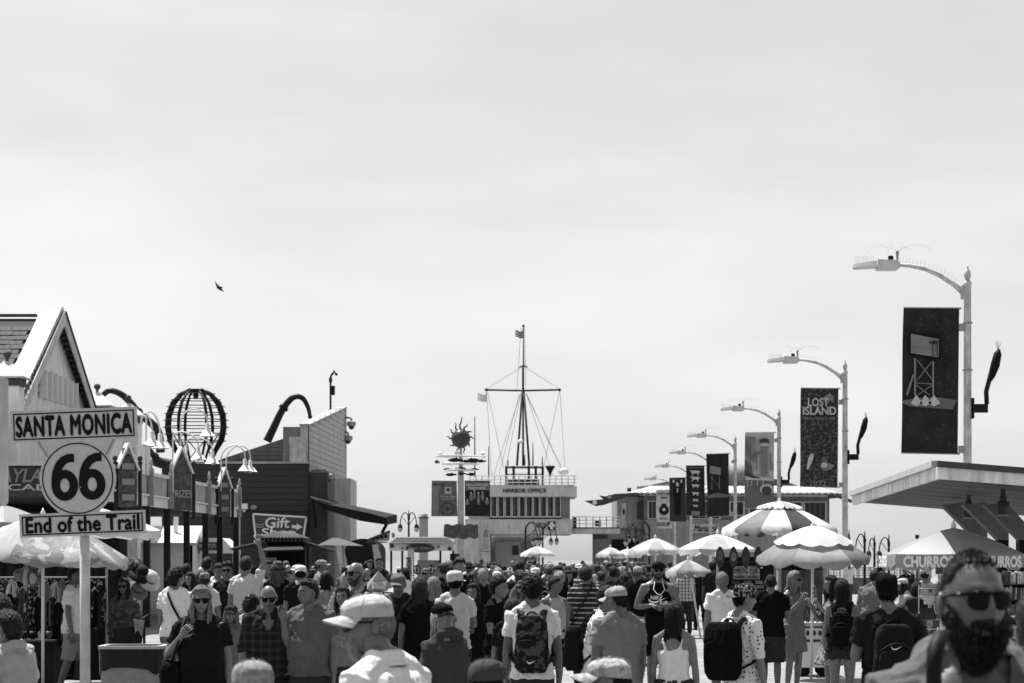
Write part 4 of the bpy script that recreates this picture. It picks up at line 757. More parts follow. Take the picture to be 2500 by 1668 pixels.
for x in (2276, 2286): shape(t, M_dgrey, [(x, 838), (x + 2, 838), (x + 4, 872), (x + 2, 872)], Yt - .045); disc(t, M_dgrey, x, 836, 8, 4, Yt - .045)
for a, c in (((2234, 875), (2234, 965)), ((2278, 882), (2278, 965)), ((2240, 880), (2278, 930)), ((2274, 884), (2238, 930)), ((2234, 935), (2278, 938)), ((2240, 965), (2276, 940)), ((2236, 940), (2270, 965)), ((2230, 915), (2214, 965))): part('print', M_pm, t, lambda b: b.bar(P(*a, Yt), P(*c, Yt), .03, .012))
shape(t, M_b1, [(2203, 985)] + [(2206 + 130 * k / 12, 978 - 8 * math.sin(k / 12 * 3.1)) for k in range(13)] + [(2325, 1000), (2270, 996), (2222, 992)], Yt + .012); 
for x in (2237, 2259, 2280): shape(t, M_pl, [(x - 14, 985), (x, 964), (x + 16, 985), (x, 992)], Yt - .004)
sr = random.Random(3)
def stars(b):
    for i in range(110):
        c = P(sr.uniform(2212, 2334), sr.uniform(770, 1090), Yt + .015); b.box(c, (.009, .006, .009))
part('star_print', M_pm, t, stars, kind='stuff')
Yb = 59.0; Yt = Yb - .09
t = banner([(1955, 948), (2047, 949), (2045, 1190), (1953, 1187)], Yb - .02, mat('jungle_print', .06, .8, .5, 8, pat='camo', v2=.15, psc=1.0), 'dark LOST ISLAND banner with jungle print and pale birds')
text('LOST', t, M_pl, P(1998, 982, Yt), 50 * Yb / F, 20 * Yb / F, bold=.05); text('ISLAND', t, M_pl, P(2001, 1003, Yt), 80 * Yb / F, 19 * Yb / F, bold=.05); text('SANTA MONICA PIER', t, M_pm, P(2000, 1022, Yt), 78 * Yb / F, 7 * Yb / F, bold=.03); text('1972', t, M_pm, P(1998, 1181, Yt), 38 * Yb / F, 13 * Yb / F, bold=.04)
shape(t, M_pm, [(2008, 980), (2014, 966), (2026, 960), (2035, 968), (2036, 984), (2028, 978), (2020, 984)], Yt + .02); shape(t, M_pl, [(1980, 1107), (1987, 1109), (1985, 1122), (1974, 1146), (1969, 1146), (1973, 1120)], Yt)
shape(t, M_pm, [(2000, 1140), (2010, 1128), (2022, 1130), (2038, 1136), (2030, 1146), (2012, 1150)], Yt); disc(t, M_pl, 2012, 1136, 8, 7, Yt - .02); shape(t, M_b1, [(2005, 1118), (2012, 1114), (2022, 1130), (2012, 1132)], Yt)
Yb = 78.0; Yt = Yb - .09
t = banner([(1819, 1057), (1890, 1056), (1889, 1243), (1817, 1241)], Yb - .02, mat('pale_banner', .58, .8, .1, 2), 'pale street lamp banner with round tower and sea monster mouth print'); 
shape(t, M_b1, [(1818, 1120), (1836, 1138), (1838, 1164), (1889, 1172), (1889, 1240), (1818, 1240)], Yt + .01); shape(t, M_pm, [(1819, 1066), (1845, 1068), (1842, 1130), (1820, 1110)], Yt); disc(t, M_b1, 1866, 1079, 13, 9, Yt); disc(t, M_pl, 1866, 1086, 12, 4, Yt - .02); shape(t, M_pm, [(1858, 1090), (1874, 1090), (1874, 1160), (1858, 1160)], Yt)
for x_, h_ in ((1822, 1075), (1830, 1085), (1846, 1100), (1880, 1105), (1885, 1130)): shape(t, M_b1, [(x_, h_), (x_ + 2.5, h_ + 2), (x_ + 2.5, 1150), (x_, 1148)], Yt - .02)
shape(t, M_b1, [(1836, 1112), (1862, 1100), (1862, 1104), (1838, 1118)], Yt - .025); disc(t, M_dgrey, 1866, 1075, 12, 4, Yt - .03)
shape(t, M_pl, [(1820, 1156), (1845, 1162), (1889, 1170), (1889, 1174), (1820, 1172)], Yt - .03); shape(t, M_dgrey, [(1818, 1150), (1838, 1160), (1860, 1168), (1840, 1168), (1818, 1162)], Yt - .04); disc(t, M_pl, 1872, 1195, 17, 13, Yt - .02); disc(t, M_dgrey, 1872, 1198, 12, 11, Yt - .04)
for x in (1824, 1834, 1848, 1862): shape(t, M_pl, [(x, 1174), (x + 2, 1174), (x + 2, 1186 + x % 7), (x, 1186 + x % 7)], Yt - .03)
Yb = 95.0; Yt = Yb - .09
t = banner([(1724, 1109), (1779, 1107), (1780, 1259), (1728, 1262)], Yb - .02, M_b2, 'smaller dark banner with lit billboard print beside the animals banner'); shape(t, M_pm, [(1733, 1137), (1760, 1142), (1760, 1160), (1733, 1156)], Yt); shape(t, M_b1, [(1728, 1210), (1750, 1203), (1778, 1208), (1778, 1214), (1728, 1216)], Yt)
for a, c in (((1738, 1160), (1738, 1195)), ((1756, 1163), (1756, 1195)), ((1738, 1165), (1756, 1190))): part('print', M_b1, t, lambda b: b.bar(P(*a, Yt), P(*c, Yt), .04, .012))
Yb = 110.0; Yt = Yb - .09
t = banner([(1675, 1137), (1720, 1137), (1721, 1261), (1676, 1258)], Yb - .02, M_b2, 'dark banner with a tower of small pale stacked animals'); text('BALANCING', t, M_pm, P(1698, 1142, Yt), 36 * Yb / F, 3.5 * Yb / F, bold=.02)
def animal(x, y, s):
    shape(t, M_pl, [(x - 13 * s, y - 5 * s), (x - 8 * s, y - 4 * s), (x + 8 * s, y - 4 * s), (x + 14 * s, y - 1 * s), (x + 9 * s, y + 1 * s), (x + 8 * s, y + 8 * s), (x + 6 * s, y + 8 * s), (x + 5 * s, y + 3 * s), (x - 5 * s, y + 3 * s), (x - 6 * s, y + 8 * s), (x - 8 * s, y + 8 * s), (x - 8 * s, y + 1 * s)], Yt)
for x, y, s in ((1697, 1153, 1), (1697, 1168, .95), (1698, 1186, .8), (1698, 1205, .75), (1698, 1221, .6), (1698, 1235, .55)): animal(x, y, s)
shape(t, M_pm, [(1688, 1258), (1688, 1248), (1708, 1248), (1708, 1258)], Yt)
Yb = 126.0; Yt = Yb - .09
t = banner([(1634, 1167), (1674, 1166), (1675, 1274), (1635, 1273)], Yb - .02, mat('banner_dark2', .07, .8, .2, 2), 'dark banner picturing a man in black suit with both arms raised'); disc(t, M_pl, 1654, 1183, 3.5, 5, Yt)
shape(t, M_black, [(1645, 1190), (1663, 1190), (1662, 1215), (1661, 1258), (1648, 1258), (1647, 1215)], Yt); shape(t, M_pl, [(1652, 1192), (1656, 1192), (1655, 1203), (1653, 1203)], Yt - .02)
for s_ in (-1, 1): part('print', M_black, t, lambda b: b.bar(P(1654 + 8 * s_, 1193, Yt), P(1654 + 10 * s_, 1178, Yt), .07, .012)); disc(t, M_pl, 1654 + 9.5 * s_, 1175, 2.5, 4, Yt - .02)
Yb = 146.0; Yt = Yb - .09
t = banner([(1602, 1197), (1641, 1196), (1641, 1290), (1605, 1290)], Yb - .02, mat('soup_banner', .62, .8, .1, 2), 'pale banner with sailor portrait and the word SOUP'); text('CAPTAIN', t, M_black, P(1621, 1206, Yt), 34 * Yb / F, 6 * Yb / F, bold=.03)
disc(t, M_black, 1621, 1246, 12, 12, Yt); disc(t, M_pl, 1621, 1224, 5, 6, Yt); shape(t, M_b1, [(1614, 1218), (1628, 1218), (1630, 1213), (1613, 1213)], Yt - .02); disc(t, M_pl, 1621, 1244, 4, 4, Yt - .02); shape(t, M_black, [(1612, 1244), (1617, 1230), (1625, 1230), (1630, 1244)], Yt + .01); text('SOUP', t, M_black, P(1621, 1280, Yt), 32 * Yb / F, 9 * Yb / F, bold=.04); text('Famous', t, M_dgrey, P(1621, 1266, Yt), 22 * Yb / F, 5 * Yb / F, shear=.3, bold=.02)
# ------------------------------------------------------------------ ornate dark lamps far off
def ornate(px, ytop, Y, arms, lab, Hm=None):
    k = Y / F; t = thing('ornate_lamp', lab, 'street lamp', (PX(px, Y), Y, 0), 0, 'dark ornate lamp posts with curled arms'); x = PX(px, Y); zt = PZ(ytop, Y)
    part('post', M_dark, t, lambda b: b.lathe([(.16, 0), (.12, .5), (.07, .8), (.055, zt - .5), (.08, zt - .3), (.05, zt - .25), (.02, zt + .1)], (x, Y, 0), 8), True)
    for s_, L, dy in arms:
        q = arch((x, Y, zt - .55), (x + s_ * L, Y + dy, zt - .75), .85 if abs(L) > .5 else .6, 10)
        part('arm', M_dark, t, lambda b: b.tube(q, .03, 6), True); e = q[-1]
        part('scroll', M_dark, t, lambda b: b.tube([(x, Y, zt - .75), (x + s_ * L * .3, Y + dy * .3, zt - .6), (x + s_ * L * .75, Y + dy * .75, zt - .3)], .018, 5))
        lt = part('lantern', M_dark, t, lambda b: b.lathe([(.03, .08), (.1, 0), (.15, -.16), (.16, -.18)], e, 8), True); part('globe', mat('lamp_globe_glass', .5, .3), lt, lambda b: b.lathe([(.15, -.183), (.14, -.28), (.08, -.4), (.01, -.44)], e, 8), True)
two = lambda L: [(-1, L, 0), (1, L, 0)]
ornate(1283, 1283, 150, [(1, .72, .1), (1, .95, 1.2)], 'dark ornate lamp with arms drooping right, in front of the harbor office opening'); ornate(1325, 1288, 160, [(-1, .6, 0), (1, .55, .5), (1, .9, -1)], 'dark ornate lamp in front of the first aid cross'); ornate(1552, 1287, 150, [(-1, .6, 0), (1, .6, 0)], 'dark ornate lamp left of the SOUP banner with two arms'); ornate(1585, 1280, 156, [(-1, .9, 0), (-1, 1.3, .5)], 'dark ornate lamp just left of the SOUP banner with arms to the left')
ornate(998, 1250, 140, [(-1, .5, 0), (1, .45, 0)], 'dark ornate lamp rising behind the kiosk roof'); ornate(2073, 1300, 120, [(-1, .25, 0)], 'leftmost dark ornate lamp of the four right of the second street lamp'); ornate(2111, 1302, 112, [(-1, .42, 0)], 'tallest dark ornate lamp among the four above the sea railing'); ornate(2135, 1312, 125, [(-1, .3, 0)], 'third dark ornate lamp from the left above the sea railing'); ornate(2170, 1310, 118, [(-1, .47, 0)], 'rightmost dark ornate lamp above the sea railing')
cyl = thing('chimney_flue', 'dark round topped flue between the kiosk roof and sun pole', 'flue', (PX(1034, 160), 160, 0)); part('shaft', M_grey, cyl, lambda b: b.lathe([(.3, 0), (.3, PZ(1266, 160)), (.27, PZ(1256, 160)), (.1, PZ(1252, 160))], (PX(1034, 160), 160, 0), 12), True); part('collar', M_dgrey, cyl, lambda b: b.lathe([(.36, PZ(1266, 160)), (.36, PZ(1263, 160))], (PX(1034, 160), 160, 0), 12))
# ------------------------------------------------------------------ umbrellas
def umbrella(px, yap, yrim, rpx, Y, ms, lab, n=8, Yrot=0.2, pole=True, val=.14, tiltx=0, tilty=0, ytop_frac=.5, words=None, pole_dx=0, sag=.05, vent=0, vm=None):
    k = Y / F; cx0, za, zr, Rm = PX(px, Y), PZ(yap, Y), PZ(yrim, Y), rpx * k
    t = thing('umbrella', lab, 'umbrella', (cx0, Y, 0), 0, 'market umbrellas'); hh = za - zr
    def pt(r, a):
        z = za - hh * (r ** 1.35); x, y = r * Rm * math.cos(a), r * Rm * math.sin(a); return np.array([cx0 + x, Y + y, z + tiltx * x + tilty * y])
    for i in range(n):
        a0 = Yrot + 2 * math.pi * i / n; a1 = Yrot + 2 * math.pi * (i + 1) / n; b = MB(); g = []
        nr, na = 7, 7
        for u in range(nr):
            r = .02 + .98 * u / (nr - 1)
            p0, p1 = pt(r, a0), pt(r, a1)
            for v in range(na):
                s_ = v / (na - 1); q = p0 + (p1 - p0) * s_; bow = 4 * s_ * (1 - s_)
                arc_ = pt(r, a0 + (a1 - a0) * s_); q = q * .55 + arc_ * .45; q[2] -= sag * bow * r * Rm * .35; g.append(q)
        for v in range(na):     # valance with scallops
            s_ = v / (na - 1); q = g[(nr - 1) * na + v].copy(); d_ = unit(np.array([q[0] - cx0, q[1] - Y, 0])); q += d_ * .02; q[2] -= val * (.55 + .45 * abs(math.sin(s_ * math.pi * 2))) * (1 + .2 * rnd.uniform(-1, 1)); g.append(q)
        b.grid(g, nr + 1, na); b.build('panel', ms[i % len(ms)], t, True, ang=50)
        part('rib', M_steel, t, lambda b: b.tube([pt(r, a0) - np.array([0, 0, .012]) for r in (.03, .35, .7, 1)], .008, 4))
        if words and words[i % len(words)]:
            am = (a0 + a1) / 2; rtv = np.array([-math.sin(am), math.cos(am), 0]); out_ = np.array([math.cos(am), math.sin(am), 0]); cm_ = (pt(1, a0) + pt(1, a1)) / 2; bow_ = np.linalg.norm(pt(1, am) - cm_)
            text(words[i % len(words)], t, M_white, cm_ * .55 + pt(1, am) * .45 + out_ * (.03 + bow_ * .1) - np.array([0, 0, val * .42 + sag * Rm * .35]), .7 * np.linalg.norm(pt(1, a0) - pt(1, a1)), val * .62, rtv, (0, 0, 1), bold=.08, depth=.004)
    if vent:
        for i in range(n):
            g = []; b = MB()
            for u in range(5):
                for v in range(7):
                    a = Yrot + 2 * math.pi * (i + v / 6) / n; q = pt(vent * u / 4 + .015, a); bow = 4 * (v / 6) * (1 - v / 6); q[2] += .035 + .03 * u / 4 - .02 * bow * u / 4 - (.035 * abs(math.sin(v / 6 * math.pi * 2)) if u == 4 else 0); g.append(q)
            b.grid(g, 5, 7); b.build('vent_panel', vm[i % len(vm)], t, True, ang=50)
    part('finial', M_white, t, lambda b: b.lathe([(.03, 0), (.035, .05), (.015, .08), (.004, .11)], (cx0, Y, za - .01), 8), True)
    if pole: part('pole', M_lampw, t, lambda b: b.tube([(cx0 + pole_dx, Y, 0), (cx0, Y, za)], .022, 8), True)
    return t
U_w = mat('umbrella_white', .78, .7, .1, 2, wear=.15, transl=.3); U_g = mat('umbrella_grey', .36, .75, .12, 2, wear=.25, transl=.3); U_l = mat('umbrella_light_grey', .56, .75, .12, 2, wear=.25, transl=.3); U_d = mat('umbrella_dark', .09, .75, .1, 2, transl=.2)
umbrella(1903, 1228, 1290, 142, 46, [U_w, U_g, U_w, U_d, U_w, U_g], 'largest striped market umbrella, white and grey panels, highest on the right', n=12, Yrot=.1, vent=.38, vm=[U_w, U_l])
umbrella(1985, 1288, 1358, 138, 38, [U_g, U_l], 'white and grey umbrella on white pole, front right over the white cart', n=6, Yrot=1.1, tilty=.08, val=.13, pole_dx=-.03, vent=.68, vm=[U_w])
umbrella(1752, 1304, 1340, 100, 52, [U_w, U_l, U_w, U_g], 'white and pale grey umbrella over the licence plate stand', n=8, Yrot=.25)
umbrella(1600, 1314, 1343, 66, 66, [U_w, U_l], 'striped umbrella with pointed top left of the licence plate stand', n=10, Yrot=.0)
umbrella(1490, 1336, 1353, 35, 90, [U_w, U_l], 'small far striped umbrella left of the pointed striped one', n=10); umbrella(1532, 1340, 1354, 34, 96, [U_w], 'small far plain white umbrella between two striped ones', n=8)
umbrella(1680, 1367, 1395, 56, 58, [U_l, U_l, U_g], 'low pale grey umbrella behind the man in the plaid shirt', n=8, pole_dx=.3); umbrella(1312, 1334, 1352, 42, 105, [U_w, U_w, U_l], 'far white umbrella in front of the bright opening under the footbridge', n=8)
umbrella(2328, 1289, 1353, 178, 29, [mat('churro_vinyl', .4, .45, .08, 2, transl=.25, spec=.5)], 'grey vinyl umbrella lettered CHURROS behind the bearded man', n=6, Yrot=.52, val=.2, sag=.02, words=['CHURROS'])
V_v = mat('stall_vinyl', .42, .35, .18, 1.6, bump=.9, bscale=4, transl=.2, spec=.5); V_p = mat('stall_vinyl_print', .36, .4, .3, 2, bump=.9, bscale=5, transl=.2, pat='floral', v2=.56, psc=4)
umbrella(105, 1258, 1352, 208, 33, [V_v, V_p, V_p], 'pale creased vinyl umbrella over the clothes stall behind the road sign', n=6, Yrot=.35, val=.1, tiltx=-.05, sag=.22)
umbrella(220, 1236, 1294, 170, 37, [U_w], 'plain white umbrella edge peeping out right of the End of the Trail plate', n=8); umbrella(10, 1234, 1276, 110, 41, [mat('stall_vinyl2', .4, .5, .3, 2, transl=.2)], 'grey umbrella behind the left edge of the road sign', n=8, val=.2)
pat_ = thing('patio_umbrella', 'flat grey patio umbrella beside the gift shop corner', 'umbrella', (PX(850, 84), 84, 0)); part('canopy', mat('patio_canopy', .14), pat_, lambda b: b.loft([np.array([P(780, 1331, 83), P(888, 1333, 83), P(880, 1331, 85.5), P(775, 1331, 85.5)]), np.array([P(812, 1313, 84), P(824, 1313, 84), P(824, 1313, 84.3), P(812, 1313, 84.3)])])); part('pole', M_steel, pat_, lambda b: b.tube([(PX(850, 84), 84, 0), P(835, 1318, 84)], .03, 6))
# ------------------------------------------------------------------ licence plate stand, white cart
Yk = 46.0; kk = Yk / F
st = thing('souvenir_stand', 'dark souvenir stand with licence plates under the striped umbrellas', 'stall', (PX(1840, Yk), Yk, 0))
part('back_board', mat('stand_board', .03, .8, .4, 4), st, lambda b: b.bb((PX(1752, Yk), Yk + .02, .3), (PX(1890, Yk), Yk + .1, PZ(1372, Yk))))
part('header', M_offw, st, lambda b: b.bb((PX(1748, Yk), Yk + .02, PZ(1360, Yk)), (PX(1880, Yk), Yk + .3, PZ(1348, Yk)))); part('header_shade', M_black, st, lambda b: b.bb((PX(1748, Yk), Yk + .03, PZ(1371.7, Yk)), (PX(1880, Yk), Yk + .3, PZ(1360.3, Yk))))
part('right_panel', mat('stand_panel', .13, .7, .3), st, lambda b: b.bb((PX(1905, Yk), Yk + .1, 0), (PX(2010, Yk), Yk + .3, PZ(1393, Yk)))); part('right_opening', M_black, st, lambda b: b.bb((PX(1905, Yk), Yk + .12, PZ(1392.6, Yk)), (PX(2010, Yk), Yk + .6, PZ(1372, Yk))))
for x in (1752, 1904, 2012): part('post', M_steel, st, lambda b: b.bb((PX(x - 2, Yk), Yk - .1, 0), (PX(x + 2, Yk), Yk - .03, PZ(1350, Yk))))
part('counter', M_dgrey, st, lambda b: b.bb((PX(1752, Yk), Yk - .7, 0), (PX(1890, Yk), Yk - .05, PZ(1440, Yk))))
for i, (x, tx) in enumerate(((1806, 'MARILYN'), (1839, 'LA'), (1806, 'SANTA MONICA'), (1839, 'HOLLYWOOD'))):
    y = 1390 if i < 2 else 1407; pl2 = thing('licence_plate', f'white licence plate lettered {tx}' + (' with a heart' if tx == 'LA' else '') + ' on the dark souvenir stand', 'plate', (PX(x, Yk), Yk, PZ(y + 7.5, Yk)), 0, 'licence plates on the souvenir stand')
    part('plate', M_offw, pl2, lambda b: b.bb(P(x - 15.5, y + 7.5, Yk - .03), P(x + 15.5, y - 7.5, Yk))); text(tx, pl2, M_black, P(x + (5 if tx == 'LA' else 0), y + 2, Yk - .04), (12 if tx == 'LA' else 27) * kk, 7.5 * kk, bold=.03, depth=.004); text('California', pl2, M_dgrey, P(x, y - 5, Yk - .04), 13 * kk, 2.4 * kk, depth=.004)
    if tx == 'LA': part('heart', M_black, pl2, lambda b: b.prism([P(x - 6 + dx, y + 2 + dy, Yk - .04) for dx, dy in ((0, 3), (-2.6, 0), (-2, -2.4), (0, -1.3), (2, -2.4), (2.6, 0))], (0, .005, 0)))
for i, x in enumerate((1758, 1791, 1821, 1851)):
    bdn = thing('skateboard_deck', ('first', 'second', 'third', 'rightmost')[i] + ' of four dark oval boards hanging over the licence plates', 'board', (PX(x, Yk), Yk - .2, PZ(1388, Yk)), 0, 'oval boards hanging on the souvenir stand')
    op = [P(x + 10.5 * math.cos(a) * (1 - .25 * abs(math.sin(a)) ** 3), 1361 + 27 * math.sin(a), Yk - .2) for a in np.linspace(0, 6.28, 21)[:-1]]
    part('deck', mat('oval_board_print', .07, .5, .6, 7), bdn, lambda b: b.prism(op, (0, .03, 0))); part('motif', mat(f'board_motif_{i}', (.16, .25, .1, .2)[i], .5, .5, 12), bdn, lambda b: b.prism([P(x + 7 * math.cos(a), 1361 + (i * 3 - 4) + 12 * math.sin(a), Yk - .21) for a in np.linspace(0, 6.28, 9)[:-1]], (0, .008, 0)))
eb = thing('ball_ornament', 'black ball with white number disc right of the licence plates', 'ornament', (PX(1860, Yk), Yk, PZ(1393, Yk))); part('ball', M_black, eb, lambda b: b.ell(P(1860, 1386, Yk - .05), (.05, .04, .05), 12, 8), True); part('disc', M_white, eb, lambda b: b.ell(P(1859, 1386, Yk - .09), (.022, .006, .022), 10, 6))
for i in range(12):
    x, y = 1764 + (i % 4) * 30 + rnd.uniform(-4, 4), 1422 + (i // 4) * 11; so_ = MB(); so_.bb(P(x - 9, y + 4, Yk - .06), P(x + 9, y - 4, Yk)); so_.build('magnet_board', mat(f'card_tone_{i % 4}', .1), st)
for i in range(4):
    mx_ = MB(); mx_.ell(P(1958 + i * 14, 1379 + (i % 2) * 5, Yk - .1), (.05, .03, .06), 10, 6); mx_.build('hanging_mask', mat(f'card_tone_{(i + 2) % 4}', .2), st, True)
Yc = 39.0
ca = thing('vending_cart', 'white vending cart with printed emblems under the front umbrella', 'cart', (PX(1990, Yc), Yc, 0))
part('body', M_white, ca, lambda b: b.bb((PX(1952, Yc), Yc - .3, PZ(1628, Yc)), (PX(2012, Yc), Yc + .5, PZ(1528, Yc)))); part('top', M_offw, ca, lambda b: b.bb((PX(1948, Yc), Yc - .36, PZ(1527.7, Yc)), (PX(2018, Yc), Yc + .55, PZ(1519, Yc))))
part('trim', M_dgrey, ca, lambda b: b.bb((PX(1951, Yc), Yc - .33, PZ(1532, Yc)), (PX(2013, Yc), Yc - .305, PZ(1528.5, Yc)))); part('trim', M_dgrey, ca, lambda b: b.bb((PX(1951, Yc), Yc - .33, PZ(1566, Yc)), (PX(2013, Yc), Yc - .305, PZ(1560, Yc))))
for x in (1972, 1988, 2002): part('emblem', M_dgrey, ca, lambda b: b.prism([P(x + 4.5 * math.cos(a), 1546 + 6.5 * math.sin(a), Yc - .312) for a in np.linspace(0, 6.28, 13)[:-1]], (0, .008, 0)))
for x in (1956, 2006): part('wheel', M_black, ca, lambda b: b.tube([(PX(x, Yc), Yc - .26, .14), (PX(x, Yc), Yc - .16, .14)], .14, 14))
for i in range(5): part('bottle', mat(f'card_tone_{i % 4}', .2), ca, lambda b: b.lathe([(.03, 0), (.03, .1), (.012, .14), (.012, .18)], (PX(1958 + i * 12, Yc), Yc - .1, PZ(1518.8, Yc)), 8), True)
# ------------------------------------------------------------------ canopy stand on the right
cn = thing('canopy_stand', 'flat roofed stand with white fascia, slanted brackets and two bell lamps', 'stall', (PX(2420, 28), 28, 0))
Ya, Yb_ = 28.0, 37.8; A, B_ = P(2288, 1125, Ya), P(2080, 1201, Yb_); C = P(2288 + 340, 1152, Ya); D = Vector((8.5, Yb_, B_.z - .079 * (8.5 - B_.x)))
fh = .21; dn = Vector((0, 0, -1))
part('coping', mat('coping_grey', .12, .7, .15), cn, lambda b: b.prism([A + Vector((0, -.04, 0)), C + Vector((0, -.04, 0)), C + Vector((0, -.04, -.07)), A + Vector((0, -.04, -.07))], (0, .1, 0)))
seg = 4
for i in range(seg):
    a, c = A.lerp(B_, i / seg + .003), A.lerp(B_, (i + 1) / seg); part('coping_strip', mat('coping_pale', .55, .7, .15), cn, lambda b: b.prism([a + Vector((-.05, .062 * (i == 0), .004)), c + Vector((-.05, 0, .004)), c + Vector((-.05, 0, -.07)), a + Vector((-.05, .062 * (i == 0), -.07))], (.12, 0, 0)))
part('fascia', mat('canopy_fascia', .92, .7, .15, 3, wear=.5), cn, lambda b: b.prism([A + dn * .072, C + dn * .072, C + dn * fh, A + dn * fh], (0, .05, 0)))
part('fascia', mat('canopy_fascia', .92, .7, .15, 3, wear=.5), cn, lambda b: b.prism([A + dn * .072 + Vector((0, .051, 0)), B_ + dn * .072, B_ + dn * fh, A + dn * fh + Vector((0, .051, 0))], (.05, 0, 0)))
part('roof', M_grey, cn, lambda b: b.prism([A + dn * .02 + Vector((.08, .07, 0)), B_ + dn * .02 + Vector((.08, 0, 0)), D + dn * .02, C + dn * .02 + Vector((0, .07, 0))], (0, 0, -.05)))
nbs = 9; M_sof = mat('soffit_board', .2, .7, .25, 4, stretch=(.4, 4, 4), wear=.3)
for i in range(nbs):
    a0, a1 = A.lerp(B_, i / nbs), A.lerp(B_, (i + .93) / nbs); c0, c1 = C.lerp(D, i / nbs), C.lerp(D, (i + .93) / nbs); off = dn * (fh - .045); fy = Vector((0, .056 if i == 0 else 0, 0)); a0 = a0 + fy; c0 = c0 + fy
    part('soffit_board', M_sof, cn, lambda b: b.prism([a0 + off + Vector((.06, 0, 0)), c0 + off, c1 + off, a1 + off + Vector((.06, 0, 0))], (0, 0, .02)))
M_brk = mat('bracket_paint', .24, .7, .1, wear=.3)
for i, (xa, Yq) in enumerate(((0, 33.6), (52, 31.6), (104, 29.8))):
    o = xa; part('bracket', M_brk, cn, lambda b: b.prism([P(2300 + o, 1233, Yq), P(2352 + o, 1226, Yq), P(2411 + o, 1289, Yq), P(2411 + o, 1318, Yq), P(2385 + o, 1318, Yq)], (0, .22, 0)))
    part('post', M_black, cn, lambda b: b.bb((PX(2385 + o, Yq), Yq, 0), (PX(2411 + o, Yq), Yq + .22, PZ(1318.3, Yq))))
for x, y, Yq, lab in ((2365, 1262, 32.5, 'left'), (2449, 1255, 29.4, 'right')):
    kq = Yq / F; bl = thing('bell_lamp', f'{lab} one of two grey bell shaped lamps hanging under the canopy', 'lamp', (PX(x, Yq), Yq, PZ(y, Yq)), 0, 'bell lamps under the canopy')
    part('shade', M_dgrey, bl, lambda b: b.lathe([(.07, .14), (.08, .08), (.02 + 13 * kq * .6, .03), (13 * kq, -.01), (13.4 * kq, -.02), (12 * kq, -.02)], (PX(x, Yq), Yq, PZ(y - 2, Yq)), 16), True)
    part('neck', M_dgrey, bl, lambda b: b.lathe([(.045, .13), (.045, .2), (.03, .21), (.03, .3)], (PX(x, Yq), Yq, PZ(y - 2, Yq)), 10)); part('rim', M_grey, bl, lambda b: b.lathe([(13.6 * kq, -.035), (13.6 * kq, -.02)], (PX(x, Yq), Yq, PZ(y - 2, Yq)), 16))
# magazine shelf and ATM
Ym = 26.0; km = Ym / F
ms_ = thing('magazine_shelf', 'dark shelf packed with upright folded magazines behind the bearded man', 'shelf', (PX(2480, Ym), Ym, 0))
part('back', M_black, ms_, lambda b: b.bb((PX(2432, Ym), Ym + .2, 0), (PX(2560, Ym), Ym + .26, PZ(1392, Ym))))
for y in (1426, 1464, 1501): part('shelf', M_dgrey, ms_, lambda b: b.bb((PX(2432, Ym), Ym - .05, PZ(y + 2, Ym)), (PX(2560, Ym), Ym + .195, PZ(y, Ym))))
for r_, y in enumerate((1425.5, 1463.5, 1500.5)):
    x = 2434
    while x < 2540:
        ww = rnd.uniform(2.5, 5.5); hh = rnd.uniform(24, 32); ln = rnd.uniform(-1.5, 2.5); tn = rnd.choice((.04, .1, .25, .5, .65)); mg = MB()
        mg.prism([P(x, y, Ym), P(x + ww, y, Ym), P(x + ww + ln, y - hh, Ym), P(x + ln, y - hh, Ym)], (0, .16, 0)); mg.build('magazine', mat(f'magazine_{tn}', tn, .4, .5, 25), ms_); x += ww + .6
at2 = thing('cash_machine', 'dark cash machine cabinet with pale ATM sign at the right edge', 'cash machine', (PX(2490, 25), 25, 0))
part('cabinet', M_dgrey, at2, lambda b: b.bb((PX(2448, 25), 25, 0), (PX(2570, 25), 25.6, PZ(1537, 25)))); part('sign', mat('atm_sign', .45, .5, .2, 30), at2, lambda b: b.bb((PX(2448, 25), 24.97, PZ(1534, 25)), (PX(2572, 25), 25.3, PZ(1505, 25))))
text('ATM', at2, M_black, P(2500, 1519.5, 24.96), 84 * 25 / F, 22 * 25 / F, bold=.05, depth=.004); part('sign_edge', M_white, at2, lambda b: b.bb((PX(2447, 25), 24.955, PZ(1507, 25)), (PX(2572, 25), 24.965, PZ(1505, 25))))
part('slot_panel', M_grey, at2, lambda b: b.bb((PX(2470, 25), 24.98, PZ(1560, 25)), (PX(2530, 25), 24.995, PZ(1553, 25)))); part('screen', M_glass, at2, lambda b: b.bb((PX(2460, 25), 24.98, PZ(1600, 25)), (PX(2540, 25), 24.995, PZ(1570, 25))))
